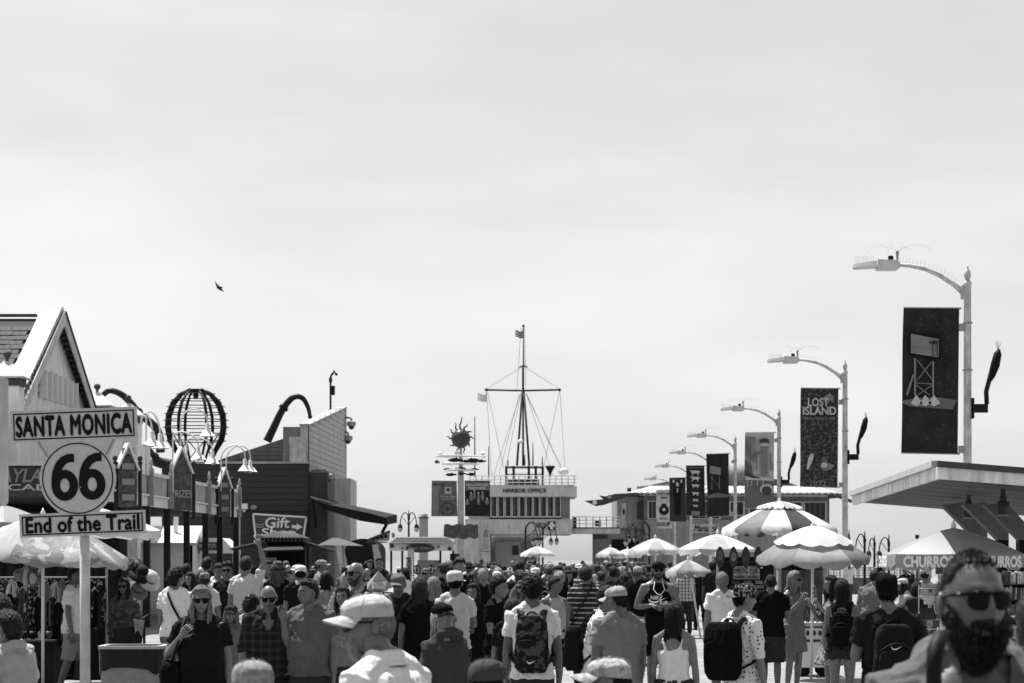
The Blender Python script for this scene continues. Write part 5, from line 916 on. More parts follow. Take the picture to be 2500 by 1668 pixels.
# wire postcard spinner
Yw = 24.0
pw = thing('postcard_spinner', 'white wire postcard spinner with starfish card and dark cards', 'rack', (PX(2272, Yw), Yw, 0))
part('pole', M_steel, pw, lambda b: b.tube([(PX(2272, Yw), Yw + .05, 0), (PX(2272, Yw), Yw + .05, PZ(1424, Yw))], .015, 6))
for x in (2243, 2294): part('wire', M_offw, pw, lambda b: b.tube([P(x, 1428, Yw), P(x, 1640, Yw)], .006, 4))
for y in (1437, 1456, 1496, 1513, 1536, 1560): part('wire', M_offw, pw, lambda b: b.tube([P(2243, y, Yw - .01), P(2294, y, Yw - .01)], .005, 4))
c0 = part('card', mat('starfish_card', .42, .6, .2, 20), pw, lambda b: b.prism([P(2247, 1457, Yw), P(2300, 1457, Yw), P(2300, 1426, Yw), P(2249, 1425, Yw)], (0, .01, 0))); 
part('starfish', M_dgrey, c0, lambda b: b.prism([P(2272 + (9 if i % 2 == 0 else 2.6) * math.sin(i * .628), 1441 - (10 if i % 2 == 0 else 2.6) * math.cos(i * .628), Yw - .008) for i in range(10)], (0, .006, 0)))
part('card', mat('dark_card', .04, .4, .4, 12), pw, lambda b: b.prism([P(2244, 1485, Yw - .02), P(2280, 1484, Yw - .02), P(2286, 1513, Yw - .02), P(2250, 1514, Yw - .02)], (0, .01, 0)))
for i in range(6): part('card', mat(f'card_tone_{(i * 2 + 1) % 4}', .2), pw, lambda b: b.bb(P(2247 + (i % 3) * 16, 1532 + (i // 3) * 26, Yw), P(2261 + (i % 3) * 16, 1515 + (i // 3) * 26, Yw + .008)))
part('card', M_offw, pw, lambda b: b.bb(P(2256, 1476, Yw + .03), P(2275, 1459, Yw + .04)))
# sea railing
sr_ = thing('sea_railing', 'long grey railing with dark lower boards along the sea on the right', 'railing', (PX(2160, 130), 130, 0)); x0, x1 = 1990, 2272
part('kick_wall', mat('railing_boards', .2, .8, .3, 2), sr_, lambda b: b.bb((PX(x0, 130), 130, 0), (PX(x1, 130), 130.15, PZ(1412, 130))))
for y in (1386, 1392, 1399, 1405, 1411): part('rail', M_grey, sr_, lambda b: b.tube([P(x0, y, 130.05), P(x1, y, 130.05)], .045 if y < 1390 else .025, 5))
for i in range(20): part('rail_post', M_grey, sr_, lambda b: b.bb(P(x0 + i * 14.8, 1413, 130), P(x0 + i * 14.8 + 2.5, 1384, 130.1)))
for i in range(40): part('picket', M_grey, sr_, lambda b: b.bb(P(x0 + i * 7 + 3, 1411, 130.02), P(x0 + i * 7 + 4, 1387, 130.06)))
tp = thing('thin_pole', 'thin dark pole with small box on top rising behind the CHURROS umbrella', 'pole', (PX(2239, 100), 100, 0)); part('shaft', M_dgrey, tp, lambda b: b.tube([(PX(2239, 100), 100, 0), P(2239, 1312, 100)], .05, 6)); part('box', M_dark, tp, lambda b: b.bb(P(2235, 1314, 100), P(2243, 1306, 100.1)))
ds = thing('notice_board', 'small dark board standing left of the bearded man against the sea', 'sign', (PX(2292, 60), 60, 0)); part('board', M_dgrey, ds, lambda b: b.bb(P(2285, 1402, 60), P(2302, 1383, 60.1))); part('post', M_dgrey, ds, lambda b: b.bb((PX(2292, 60), 60.02, 0), (PX(2294, 60), 60.08, PZ(1402.2, 60))))
# ------------------------------------------------------------------ bin
def sq(r, z, e=.32): return np.array([[cb[0] + r * np.sign(math.cos(t)) * abs(math.cos(t)) ** e, cb[1] + r * np.sign(math.sin(t)) * abs(math.sin(t)) ** e, z] for t in np.arange(40) * math.pi / 20])
bn = thing('litter_bin', 'pale square litter bin with dark torn liner band at the bottom left', 'bin', (PX(328, 24), 24, 0)); cb = (PX(328, 24), 24, 0); rb_ = 74.5 * 24 / F
part('body', mat('bin_concrete', .3, .85, .15, 25, bump=.2), bn, lambda b: b.loft([sq(rb_ * .99, 0), sq(rb_, .6), sq(rb_, .82), sq(rb_ * .9, .82)]), True, ang=40)
def liner(b):
    rg = []
    for z in range(2):
        q_ = sq(rb_ + .012 + z * .004, 1.0)
        if z == 0: q_[:, 2] = [.78 + .03 * math.sin(3 * t + .6) + .015 * math.sin(7 * t) for t in np.arange(40) * math.pi / 20]
        rg.append(q_)
    rg.append(sq(rb_ * .9, .98)); b.loft(rg, cap=False)
part('liner', mat('bin_liner', .02, .35, .4, 8, bump=.5, bscale=15), bn, liner, True, ang=50); part('rim', M_grey, bn, lambda b: b.loft([sq(rb_ + .022, 1.0), sq(rb_ + .024, 1.03), sq(rb_ * .88, 1.03), sq(rb_ * .88, 1.0)]), True, ang=40)
# ------------------------------------------------------------------ clothes stall
M_cl = [mat(f'cloth_tone_{i}', v, .85, .35, 9, pat=p, v2=v2, psc=ps) for i, (v, p, v2, ps) in enumerate(((.02, None, 0, 1), (.6, None, 0, 1), (.05, 'stripe', .4, 1.2), (.12, None, 0, 1), (.03, 'floral', .5, .9), (.3, None, 0, 1), (.7, 'dots', .05, 1), (.015, 'floral', .15, .7)))]
Yr_ = 35.0
rk2 = thing('clothes_rack', 'steel clothes rail of the market stall behind the road sign post', 'rack', (PX(150, Yr_), Yr_, 0))
for z in (1.62, 1.05): part('rail', M_steel, rk2, lambda b: b.tube([(PX(-10, Yr_), Yr_, z), (PX(262, Yr_), Yr_, z)], .015, 6))
for x in (-8, 96, 260): part('upright', M_steel, rk2, lambda b: b.tube([(PX(x, Yr_), Yr_ + .02, 0), (PX(x, Yr_), Yr_ + .02, 1.75)], .018, 6))
def garment(x, z, Wd, L, m, lab, Y):
    g = []; nu, nv = 7, 9; ph = rnd.uniform(0, 6)
    for i in range(nu):
        u = i / (nu - 1); wd = Wd * (.55 + .45 * min(1, u * 5)) * (1 + .12 * u)
        for j in range(nv): v = j / (nv - 1) - .5; g.append([x + v * wd, Y + .05 * math.sin(v * 16 + ph) * (.3 + u) + .02 * math.sin(u * 5), z - .04 * (1 - abs(v) * 2 < .5) * (u == 0) - u * L + .015 * math.sin(v * 9 + ph)])
    t = thing('garment', lab, 'clothing', (x, Y, z - L), 0, 'clothes hanging in the market stall'); b = MB(); b.grid(g, nu, nv); G2 = [[p[0], p[1] + .03, p[2]] for p in g]; b.grid(G2, nu, nv); b.build('cloth', m, t, True)
    part('hanger', M_steel, t, lambda b: b.tube([(x - Wd * .25, Y + .01, z - .02), (x, Y + .01, z + .03), (x + Wd * .25, Y + .01, z - .02)], .006, 4))
ORD = 'first second third fourth fifth sixth seventh eighth ninth tenth eleventh twelfth thirteenth fourteenth fifteenth'.split()
tones = ['black', 'white', 'striped', 'grey', 'floral', 'pale grey', 'dotted', 'dark printed']
for i in range(15):
    px = -5 + i * 17.5; m_i = (7, 3, 1, 0, 4, 7, 2, 0, 1, 5, 0, 6, 3, 7, 4)[i]
    garment(PX(px, Yr_), 1.6 - rnd.uniform(0, .05), rnd.uniform(.17, .26), rnd.uniform(.55, 1.0), M_cl[m_i], f'{tones[m_i]} garment hanging {ORD[i]} from the left on the upper stall rail', Yr_ + rnd.uniform(-.05, .05))
for i in range(14):
    px = -12 + i * 18 + rnd.uniform(-4, 4); m_i = (2, 0, 7, 3, 4, 0, 5, 7, 0, 6, 0, 7, 4, 0)[i]
    garment(PX(px, 33.9), 1.5 + rnd.uniform(-.25, .1), rnd.uniform(.13, .2), rnd.uniform(.35, .7), M_cl[m_i], f'{tones[m_i]} garment {ORD[i]} from the left hanging in front of the upper stall rail', 34.3 + rnd.uniform(-.05, .05))
for i in range(12):
    px = 0 + i * 20; m_i = (0, 7, 1, 4, 0, 7, 3, 6, 0, 7, 3, 0)[i]
    garment(PX(px, 36), 1.0, rnd.uniform(.2, .28), rnd.uniform(.6, .85), M_cl[m_i], f'{tones[m_i]} garment hanging {ORD[i]} from the left on the lower stall rail', 35.3 + rnd.uniform(-.04, .04))
bdp = thing('stall_dark_sheet', 'dark sheet added behind the clothes rails to darken the market stall', 'backdrop', (PX(140, 36.6), 36.6, 0))  # dark sheet put in behind the rails to darken the stall
def drop(b):
    g = []
    for i in range(2):
        for j in range(60): g.append([PX(-40 + j * 5.7, 36.6), 36.6 + .05 * math.sin(j * .9) + .03 * math.sin(j * 2.3), (1.9, .05)[i]])
    b.grid(g, 2, 60)
part('cloth', mat('darkening_sheet', .03, .9, .4, 3), bdp, drop, True)
part('rod', M_steel, bdp, lambda b: b.tube([(PX(-45, 36.6), 36.6, 1.91), (PX(300, 36.6), 36.6, 1.91)], .015, 6))
tbk = thing('stall_table', 'stall table draped with dark cloth under the hanging clothes', 'table', (PX(90, 34.2), 34.2, 0)); part('cloth', mat('table_drape', .03, .9, .4, 6, bump=.4, bscale=10), tbk, lambda b: b.bb((PX(-30, 34.2), 33.9, .02), (PX(140, 34.2), 34.5, .72))); part('top', M_dgrey, tbk, lambda b: b.bb((PX(-32, 34.2), 33.87, .723), (PX(142, 34.2), 34.53, .75)))
for i in range(7):
    bs = thing('basket', f'small dark basket of trinkets standing {ORD[i]} from the left on the stall table', 'basket', (PX(0 + i * 20, 34.1), 34.1, .752), 0, 'trinket baskets'); part('tub', M_cl[(0, 3, 5, 7, 0, 1, 3)[i]], bs, lambda b: b.lathe([(.03, .752), (.05, .84), (.045, .84)], (PX(i * 20, 34.1), 34.1, 0), 10)); 
    for j in range(3): part('trinket', M_cl[(1, 5, 3)[j]], bs, lambda b: b.ell((PX(i * 20, 34.1) - .025 + j * .025, 34.1, .85), .018, 6, 4))
def sunhat(px, py, Y, s, m, lab, tl=.3):
    c = np.array(P(px, py, Y)); t = thing('sun_hat', lab, 'hat', tuple(c), 0); T = Matrix.Rotation(tl, 3, 'X') @ Matrix.Rotation(tl * .6, 3, 'Y')
    def mk(b, prof):
        q = MB(); q.lathe(prof, (0, 0, 0), 18); b.v.append(q.V() @ np.array(T).T * s + c); b.f += q.f; b.n += len(b.v[-1])
    part('crown', m, t, lambda b: mk(b, [(.1, .0), (.098, .05), (.085, .1), (.05, .125), (.01, .13)]), True); part('brim', m, t, lambda b: mk(b, [(.1, .004), (.16, -.015), (.2, -.05), (.198, -.056), (.15, -.022), (.095, -.004)]), True); part('band', M_dgrey, t, lambda b: mk(b, [(.103, .005), (.103, .03)]))
sunhat(71, 1400, 33.5, 1.05, mat('hat_print', .3, .8, .3, 9, pat='floral', v2=.12), 'patterned floppy hat on the dark stand under the stall umbrella', .5); sunhat(70, 1412, 33.3, .8, M_offw, 'pale upturned hat hanging below the patterned floppy hat', 2.6); sunhat(368, 1413, 34, .9, M_offw, 'pale sun hat hanging right of the woman in sunglasses', 1.0)
# stroller
hr = thing('hat_rack', 'dark hat stand with pegs to the right of the clothes stall', 'rack', (PX(352, 34.3), 34.3, 0))
part('pole', M_dark, hr, lambda b: b.tube([(PX(352, 34.3), 34.3, 0), P(352, 1372, 34.3)], .02, 8)); part('foot', M_dark, hr, lambda b: b.lathe([(.2, 0), (.2, .02), (.03, .05)], (PX(352, 34.3), 34.3, 0), 14))
for y, dx in ((1380, -22), (1396, 20), (1415, 16), (1440, -20)): part('peg', M_dark, hr, lambda b: b.tube([P(352, y + 4, 34.3), P(352 + dx, y, 34.1)], .009, 5))
sunhat(330, 1384, 34.1, .95, mat('hat_dark_print', .05, .8, .4, 9, pat='floral', v2=.25), 'dark printed hat on the upper left peg of the hat stand', .9); sunhat(346, 1400, 34.0, .9, mat('hat_black', .02, .8), 'black floppy hat in the middle of the hat stand', .6); sunhat(336, 1438, 34.05, .85, mat('hat_grey', .2, .8), 'grey hat on the lowest peg of the hat stand', .8)
stv = thing('stroller', 'dark folding stroller draped with cloths in front of the woman in sunglasses', 'stroller', (PX(310, 34), 34, 0)); 
part('seat', mat('stroller_cloth2', .025, .85, .4, 9, bump=.6, bscale=9), stv, lambda b: b.loft([np.array([P(282, 1575, 32.6), P(346, 1575, 32.6), P(346, 1575, 33), P(282, 1575, 33)]), np.array([P(276, 1535, 32.5), P(352, 1528, 32.5), P(348, 1528, 33), P(276, 1530, 33)])]), True, ang=50)
for x in (268, 356): 
    part('wheel', M_black, stv, lambda b: b.tube([(PX(x, 33.7), 33.7, .12), (PX(x, 33.7), 33.76, .12)], .12, 14)); part('frame_bar', M_dark, stv, lambda b: b.tube([(PX(x, 33.73), 33.73, .12), P((x + 310) / 2, 1520, 33.1), P(x + 8, 1500, 33.2)], .015, 6))
part('blanket', M_cl[5], stv, lambda b: b.prism([P(326, 1512, 32.45), P(352, 1516, 32.45), P(346, 1555, 32.45), P(338, 1538, 32.45), P(330, 1545, 32.45)], (0, .03, 0)))
# bird
brd = thing('seagull', 'dark bird with raised wings gliding in the empty sky', 'bird', (PX(533, 90), 90, PZ(700, 90))); kb = 90 / F
part('body', M_dark, brd, lambda b: b.tube([P(528, 697, 90), P(532, 701, 90), P(538, 706, 90), P(546, 712, 90)], [.015, .06, .05, .01], 8), True)
part('wing', M_dark, brd, lambda b: b.prism([P(525, 686, 90.2), P(529, 693, 90.1), P(535, 698, 90), P(533, 704, 90), P(527, 699, 90.1)], (0, .03, .01))); part('wing', M_dark, brd, lambda b: b.prism([P(536, 700, 89.9), P(541, 700, 89.7), P(544, 703, 89.5), P(538, 706, 89.9)], (0, .03, .01)))
# ------------------------------------------------------------------ people
ctex = bpy.data.textures.new('cloth_folds', 'CLOUDS'); ctex.noise_scale = .11; ctex.noise_depth = 2
ctex2 = bpy.data.textures.new('fine_folds', 'CLOUDS'); ctex2.noise_scale = .045; ctex2.noise_depth = 1
def remesh(mb, vox, smooth=3, disp=0.0):
    o = bpy.data.objects.new('remesh', mb.mesh('remesh'))
    m = o.modifiers.new('r', 'REMESH'); m.mode = 'VOXEL'; m.voxel_size = vox; m.adaptivity = 0
    if smooth: m = o.modifiers.new('s', 'SMOOTH'); m.iterations = smooth; m.factor = .5
    for tx, st in ((ctex, disp), (ctex2, disp * .4)):
        if disp: m = o.modifiers.new('d', 'DISPLACE'); m.texture = tx; m.strength = st; m.mid_level = .5
    me = ev_mesh(o); r = clear_arrays(me); d = o.data
    if disp:
        nv_ = len(me.vertices); nn = np.empty(nv_ * 3); me.vertices.foreach_get('normal', nn); nn = nn.reshape(-1, 3); p = r[0]; ph = (nv_ % 97) * .37; x, y, z = p[:, 0], p[:, 1], p[:, 2]; sx_ = np.abs(x)
        w1 = np.sin(34 * z + 16 * sx_ + 2.2 * np.sin(9 * x + 7 * z + ph) + 1.6 * np.sin(11 * y + ph)); w2 = np.sin(26 * z - 24 * x + 2.6 * np.sin(8 * z - 6 * x + 2 * ph) + ph); w3 = np.sin(30 * x + 6 * z + 2.5 * np.sin(7 * z + ph) + 9 * y)
        m1 = .5 + .5 * np.sin(6 * z + 5 * x + ph); m2 = .5 + .5 * np.sin(5 * x - 7 * z + 4 * y + 2 * ph)
        f_ = m1 * (1 - np.abs(w1)) ** 2 + m2 * (1 - np.abs(w2)) ** 2 + (1 - m1) * .7 * (1 - np.abs(w3)) ** 2 - .5
        r = (p + nn * ((f_ + .38) * disp * .40)[:, None], r[1])
    bpy.data.objects.remove(o); bpy.data.meshes.remove(d); bpy.data.meshes.remove(me)
    q = MB(); q.add(*r); return q
def sstep(a, b, x): t = np.clip((x - a) / (b - a), 0, 1); return t * t * (3 - 2 * t)
HR = np.array([.0775, .098, .118])
def head_grid(nu, nv):
    ph0 = -math.pi + 2 * math.pi * np.arange(nu) / nu; phi = ph0 - .4 * np.sin(ph0)
    el = -math.pi / 2 + math.pi * np.arange(1, nv) / nv
    D = [[0, 0, -1]]; A = [0.]
    for e in el:
        for p in phi: D.append([math.cos(e) * math.sin(p), -math.cos(e) * math.cos(p), math.sin(e)]); A.append(p)
    D.append([0, 0, 1]); A.append(0.)
    Fs = [(0, 1 + (j + 1) % nu, 1 + j) for j in range(nu)]
    for i in range(nv - 2):
        for j in range(nu): a = 1 + i * nu + j; b = 1 + i * nu + (j + 1) % nu; Fs.append((a, b, b + nu, a + nu))
    l = len(D) - 1; o = 1 + (nv - 2) * nu; Fs += [(l, o + j, o + (j + 1) % nu) for j in range(nu)]
    return np.array(D), np.array(A), Fs
def head_shape(D, infl=0.0, face=True, jaw=1.0):
    V = D * (HR + np.asarray(infl)[..., None] if hasattr(infl, '__len__') else HR + infl); z = D[:, 2]; t = np.clip(-z, 0, 1)
    V[:, 0] *= 1 - (.32 * t ** 1.4) * (1.15 - .15 * jaw) + .03 * (jaw - 1)
    bk = V[:, 1] > 0; V[bk, 1] *= 1 - .4 * t[bk] ** 1.2
    V[:, 1] += np.where(~bk, -.006 * t, 0); tz = np.clip(z, 0, 1); V[~bk, 1] *= 1 - .05 * tz[~bk]
    if face:
        x, zz = V[:, 0], V[:, 2]; fr = (D[:, 1] < -.2); g = lambda u, c, s: np.exp(-((u - c) / s) ** 2); ax = np.abs(x); dy = np.zeros(len(V))
        nb = np.interp(zz, [-.05, -.040, -.030, .0, .026, .04], [0, .35, 1, .55, .2, 0]); wd = np.interp(zz, [-.03, .02], [.013, .008])
        dy -= .030 * np.exp(-(x / wd) ** 2) * nb; dy += .014 * g(ax, .031, .017) * g(zz, .014, .012); dy -= .008 * g(ax, .026, .022) * g(zz, .034, .009)
        dy -= .006 * g(x, 0, .022) * g(zz, -.055, .0065) + .006 * g(x, 0, .02) * g(zz, -.068, .007); dy += .005 * g(x, 0, .024) * g(zz, -.0615, .003)
        dy -= .010 * g(x, 0, .024) * g(zz, -.098, .018); dy -= .004 * g(ax, .048, .018) * g(zz, -.018, .02); dy += .004 * g(ax, .04, .014) * g(zz, -.055, .018)
        V[:, 1] += np.where(fr, dy, 0)
    return V
def hand(b, wrist, d, palm_n, L, curl=.35, spread=.12, thumb_s=1):
    """palm and five separate fingers; d: direction, palm_n: palm normal"""
    wrist = np.array(wrist); d = unit(d); n = unit(np.array(palm_n) - d * np.dot(palm_n, d)); sx = np.cross(d, n) * thumb_s
    pl = L * .5; rg = []
    for t, wd, th in ((-.12, .027, .020), (.1, .028, .017), (.45, .040, .015), (.8, .042, .013), (1.0, .038, .010)):
        c = wrist + d * pl * t; rg.append(np.array([c + sx * wd * L / .19 * math.cos(a) + n * th * L / .19 * math.sin(a) for a in np.arange(10) * math.pi / 5]))
    b.loft(rg)
    for i, (o, l) in enumerate(((.75, .42), (.26, .47), (-.24, .44), (-.7, .34))):
        p = wrist + d * pl * .93 + sx * o * .040 * L / .19; dd = unit(d + sx * spread * o); pts = [p - dd * .012, p]; dirv = dd.copy()
        for k, sg in enumerate((.45, .32, .25)):
            ang = curl * (.6 + .5 * k); dirv = unit(dirv * math.cos(ang) + n * math.sin(ang)); p = p + dirv * l * L * sg; pts.append(p)
        b.tube(pts, [.0095 * L / .19, .0095 * L / .19, .0088 * L / .19, .008 * L / .19, .005 * L / .19], 6)
    p = wrist + d * pl * .25 + sx * .026 * L / .19; td = unit(d * .75 + sx * .75 + n * .25)
    b.tube([p - td * .01, p + td * .03, unit(td + d * .5) * .028 + p + td * .032, p + td * .032 + unit(td + d * 1.1 + n * .3) * .052], [.013, .012, .010, .006], 6)
ARMS = dict(down=((.16, .02, -1), (.05, .22, -1)), walk=((.12, .3, -1), (.02, .6, -1)), back=((.14, -.3, -1), (.05, .0, -1)), hold=((.18, .12, -1), (-.35, 1, .25)), strap=((.42, .12, -1), (-.55, .55, .8)),
            wave=((.30, .1, 1), (-.28, .12, 1)), face=((.35, .55, -.55), (-.5, .45, .95)), clasp=((.42, .02, -1), (-1, .7, .12)), talk=((.30, .35, -.9), (.18, .55, 1.0)), eat=((.2, .45, -1), (-.35, .75, .9)),
            phone=((.25, .75, -.6), (-.35, .6, .8)), elbow=((.45, -.15, -.9), (.05, .9, -.35)), crossed=((.25, .2, -1), (-1, .45, .15)), shade=((.7, .5, .2), (-.9, .1, .55)))
TOPS = dict(tee=(.62, 0), polo=(.6, 0), tank=(0, 0), long=(1, .92), hoodie=(1, .95), jacket=(1, .95), dress=(0, 0), teedress=(.5, 0), rolled=(1, .15), cap_sleeve=(.3, 0))
def strands(b, V, D, mk, n, out, drop, toH, s, thick=1.0):
    idx = np.nonzero(mk > .12)[0]
    if not len(idx): return
    rn = np.random.RandomState(9)
    for i in rn.choice(idx, n):
        c = V[i] + rn.uniform(-.005, .005, 3); k = rn.uniform(.5, 1.2); d = D[i] * out * k + np.array([0, 0, -drop * k]) + rn.uniform(-.004, .004, 3)
        b.tube([toH(c - D[i] * .004), toH(c + d * .55), toH(c + d + np.array([0, 0, -drop * .3]))], [.0011 * s * thick, .0009 * s * thick, .0003 * s], 3)
def skin_mat(v): return mat(f'skin_{int(v * 1000)}', v * .58, .38, .25, 16, spec=.4, bump=.05, bscale=60)
def cloth(v, pat=None, v2=0, psc=1): return mat(f'fabric_{int(v * 1000)}_{pat}_{int(v2 * 100)}_{psc}', v, .85, .1, 14, spec=.03, bump=1.0, bscale=9, pat=pat, v2=v2, psc=psc)
def hair_mat(v): return mat(f'hair_{int(v * 1000)}', v * .8, .36, .6, 40, stretch=(1, 1, .12), bump=.8, bscale=120, spec=.13)
def person(label, px, ytop, Y, face=180, top='tee', tv=.5, pat=None, v2=0, psc=1, bot='pants', bv=.06, skin=.33, hair='short', hv=.02, cap=None, capv=.02, capdir=0, cappat=None, capv2=.3, glasses=False, beard=None, bdv=.03,
           aL='down', aR='down', turn=0, tilt_=0, w=1.0, belly=0, fem=False, vox=None, lean=0, step=0, H=None, lowres=False, group=None, hoffs=0, hlen=.35, z0=0, headk=1.0, visor=False, shoes=.03, capbrim=1.0, collar=None, vneck=0, vw=.09, headw=1.0):
    if H is None: H = CH - (ytop - HY) * Y / F - z0
    extra_ = .012 if cap == 'cap' else .022 if cap else (.012 if hair not in ('bald', 'none') else 0)
    if hair == 'curly' and not cap: extra_ = .03
    s = (H - extra_) / 1.75; vox = vox or (.009 if Y < 12 else .012 if Y < 24 else .016 if Y < 60 else .024); fs = .92 if fem else 1.0
    rz = R(face); root = thing('person', label, 'person', (PX(px, Y), Y, z0), rz, group)
    B = lambda b, nm, m, par=None, smooth=True, **k: b.build(nm, m, par or root, smooth, world=False, **k)
    shw = .172 * w * fs; hipw = .158 * w * (1.05 if fem else 1)
    ln = lambda z: -lean * max(0, z - .95) ** 1.2      # forward lean of the trunk
    def trunk(b, rings, n=18):
        rg = []
        for z, rx, ry, cy in rings:
            a = np.arange(n) * 2 * math.pi / n; c_, s_ = np.cos(a), np.sin(a); e = .8
            rg.append(np.stack([np.sign(c_) * np.abs(c_) ** e * rx, cy + np.sign(s_) * np.abs(s_) ** e * ry + ln(z), np.full(n, z)], 1) * s)
        b.loft(rg)
    base = [(.80, hipw * .9, .10, .01), (.9, hipw * 1.06, .122, .012), (.98, hipw, .118, .005), (1.08, .142 * w * fs + belly * .5, .10 + belly, -.3 * belly), (1.18, .150 * w * fs + belly * .35, .106 + belly * .7, -.25 * belly), (1.28, .165 * w * fs, .118 + (.02 if fem else 0), -.012 if fem else 0), (1.37, .168 * w * fs, .108, .008), (1.43, .125 * w * fs, .082, .018), (1.475, .075, .062, .02)]
    jn = {}
    for s_, nm in ((1, aL), (-1, aR)):
        u, f_ = ARMS[nm] if isinstance(nm, str) else nm
        sh_ = np.array([s_ * shw, .012 + ln(1.41), 1.412]); mk = lambda v: unit(np.array([v[0] * s_, -v[1], v[2]]))
        el = sh_ + mk(u) * .285; wr = el + mk(f_) * .245; jn[s_] = (sh_, el, wr, mk(u), mk(f_))
    hc = np.array([0, -.022 + ln(1.6) * 1.05 - max(0, tilt_) * .0009, 1.632 - abs(tilt_) * .0006]); 
    HM = np.array(Matrix.Rotation(R(turn), 3, 'Z') @ Matrix.Rotation(R(tilt_), 3, 'X')) @ np.diag([headw, 1, 1]) * headk
    toH = lambda V: ((np.asarray(V) @ HM.T) + hc) * s
    core = MB(); trunk(core, base)
    core.tube([np.array([0, .02 + ln(1.42), 1.40]) * s, np.array([0, .012 + ln(1.5), 1.5]) * s, (hc + np.array([0, .022, -.045])) * s], [.068 * s * (1 if not fem else .86), .057 * s * (1 if not fem else .85), .058 * s * (1 if not fem else .88)], 12)
    for s_ in (1, -1):
        core.tube([np.array([s_ * .025, .03 + ln(1.5), 1.53]) * s, np.array([s_ * .07, .03 + ln(1.47), 1.465]) * s, np.array([s_ * .15 * w * fs, .02 + ln(1.42), 1.425]) * s], [.034 * s, .046 * s, .042 * s], 10)
        sh_, el, wr, u, f_ = jn[s_]; k = (1.0 if not fem else .86) * (1 + (w - 1) * .6)
        core.tube([np.array([s_ * shw * .55, .012 + ln(1.41), 1.42]) * s, sh_ * s, (sh_ + u * .1) * s, (sh_ + u * .2) * s, el * s, (el + f_ * .08) * s, (el + f_ * .17) * s, wr * s, (wr + f_ * .03) * s], [.055 * k * s, .060 * k * s, .054 * k * s, .046 * k * s, .041 * k * s, .042 * k * s, .035 * k * s, .027 * k * s, .024 * k * s], 12)
        st_ = step * s_; hp = np.array([s_ * .088, .0, .9]); kn = np.array([s_ * .095, -.02 - st_ * .5, .5]); an = np.array([s_ * .1, .03 - st_ * (.75 if st_ > 0 else .95), .085 + (.05 if st_ < 0 else 0)])
        core.tube([hp * s, (hp * .6 + kn * .4) * s, kn * s, (kn * .65 + an * .35) * s, an * s, (an - [0, 0, .06]) * s], [.09 * w * s, .08 * w * s, .054 * s, .055 * s, .036 * s, .036 * s], 12); jn[('leg', s_)] = (hp, kn, an)
    body = remesh(core, vox * s)
    nu, nv = (22, 16) if lowres else (56, 40); D, A, Fs = head_grid(nu, nv); HV = head_shape(D, 0.0, not lowres or abs(face) < 100, 1.1 if w > 1.1 else 1.0); body.add(toH(HV), Fs)
    for s_ in (1, -1):
        if not (fem and hair == 'long'): eb = MB(); eb.ell((s_ * .0805, .012, -.006), (.012, .018, .032), 10, 8, Matrix.Rotation(s_ * .35, 3, 'Z')); body.add(toH(eb.V()), eb.f)
        sh_, el, wr, u, f_ = jn[s_]; nm = aL if s_ > 0 else aR; nm = nm if isinstance(nm, str) else 'talk'
        pn = np.array([-s_, 0, 0]) if nm in ('down', 'walk', 'back') else (np.array([0, -1, 0]) if nm in ('wave', 'talk') else np.array([0, .6, -.3]) if nm in ('face', 'eat', 'phone', 'strap') else np.array([-s_ * .3, .3, -1]))
        hb_ = MB(); hand(hb_, wr, unit(f_ + np.array([0, 0, -.15 if nm in ('hold', 'clasp', 'crossed') else 0])), pn, .19 * (.92 if fem else 1), .1 if nm in ('wave',) else .25 if nm == 'talk' else .9 if nm in ('strap', 'clasp') else .45, .35 if nm == 'wave' else .15, s_ * (1 if nm not in ('wave', 'talk') else -1)); body.add(hb_.V() * s, hb_.f)
    B(body, 'body', skin_mat(skin))
    # clothing
    up_, fo_ = TOPS[top]; fm = cloth(tv, pat, v2, psc); sb = MB(); inf = {'tank': .012, 'dress': .016, 'hoodie': .034, 'jacket': .034}.get(top, .022)
    hem = {'tank': .86, 'dress': .60, 'teedress': .62, 'hoodie': .84, 'jacket': .82, 'cap_sleeve': .9}.get(top, .86)
    rg = [(z, rx + inf, ry + inf, cy) for z, rx, ry, cy in base if z > hem + .02 and z < 1.45]
    if top in ('dress', 'teedress'): rg = [(hem, hipw + .07, .175, .01), (hem + .12, hipw + .05, .155, .01)] + [(z, rx + inf, ry + inf, cy) for z, rx, ry, cy in base if z > .82 and z < (1.30 if top == 'dress' and fem else 1.45)]
    else: rg = [(hem, hipw + inf + .022 + belly * .5, .128 + inf + belly * .7, -.2 * belly)] + rg
    if not (top == 'dress' or (top == 'tank' and fem)): rg.append((1.468, .088, .076, .02))
    elif top == 'tank': rg = [q for q in rg if q[0] < 1.33] + [(1.335, .15 * w * fs, .105, .0)]
    if top == 'tank' and not fem: rg = [(z, min(rx, .142 * w) if z > 1.3 else rx, ry, cy) for z, rx, ry, cy in rg]
    trunk(sb, rg, 20)
    if top in ('dress', 'tank') and fem:
        for s_ in (1, -1): sb.tube([np.array([s_ * .085, -.125 + ln(1.3), 1.3]) * s, np.array([s_ * .095, -.06 + ln(1.4), 1.43]) * s, np.array([s_ * .095, .0 + ln(1.4), 1.462]) * s, np.array([s_ * .09, .09 + ln(1.4), 1.40]) * s, np.array([s_ * .07, .13 + ln(1.3), 1.3]) * s], .013 * s, 6)
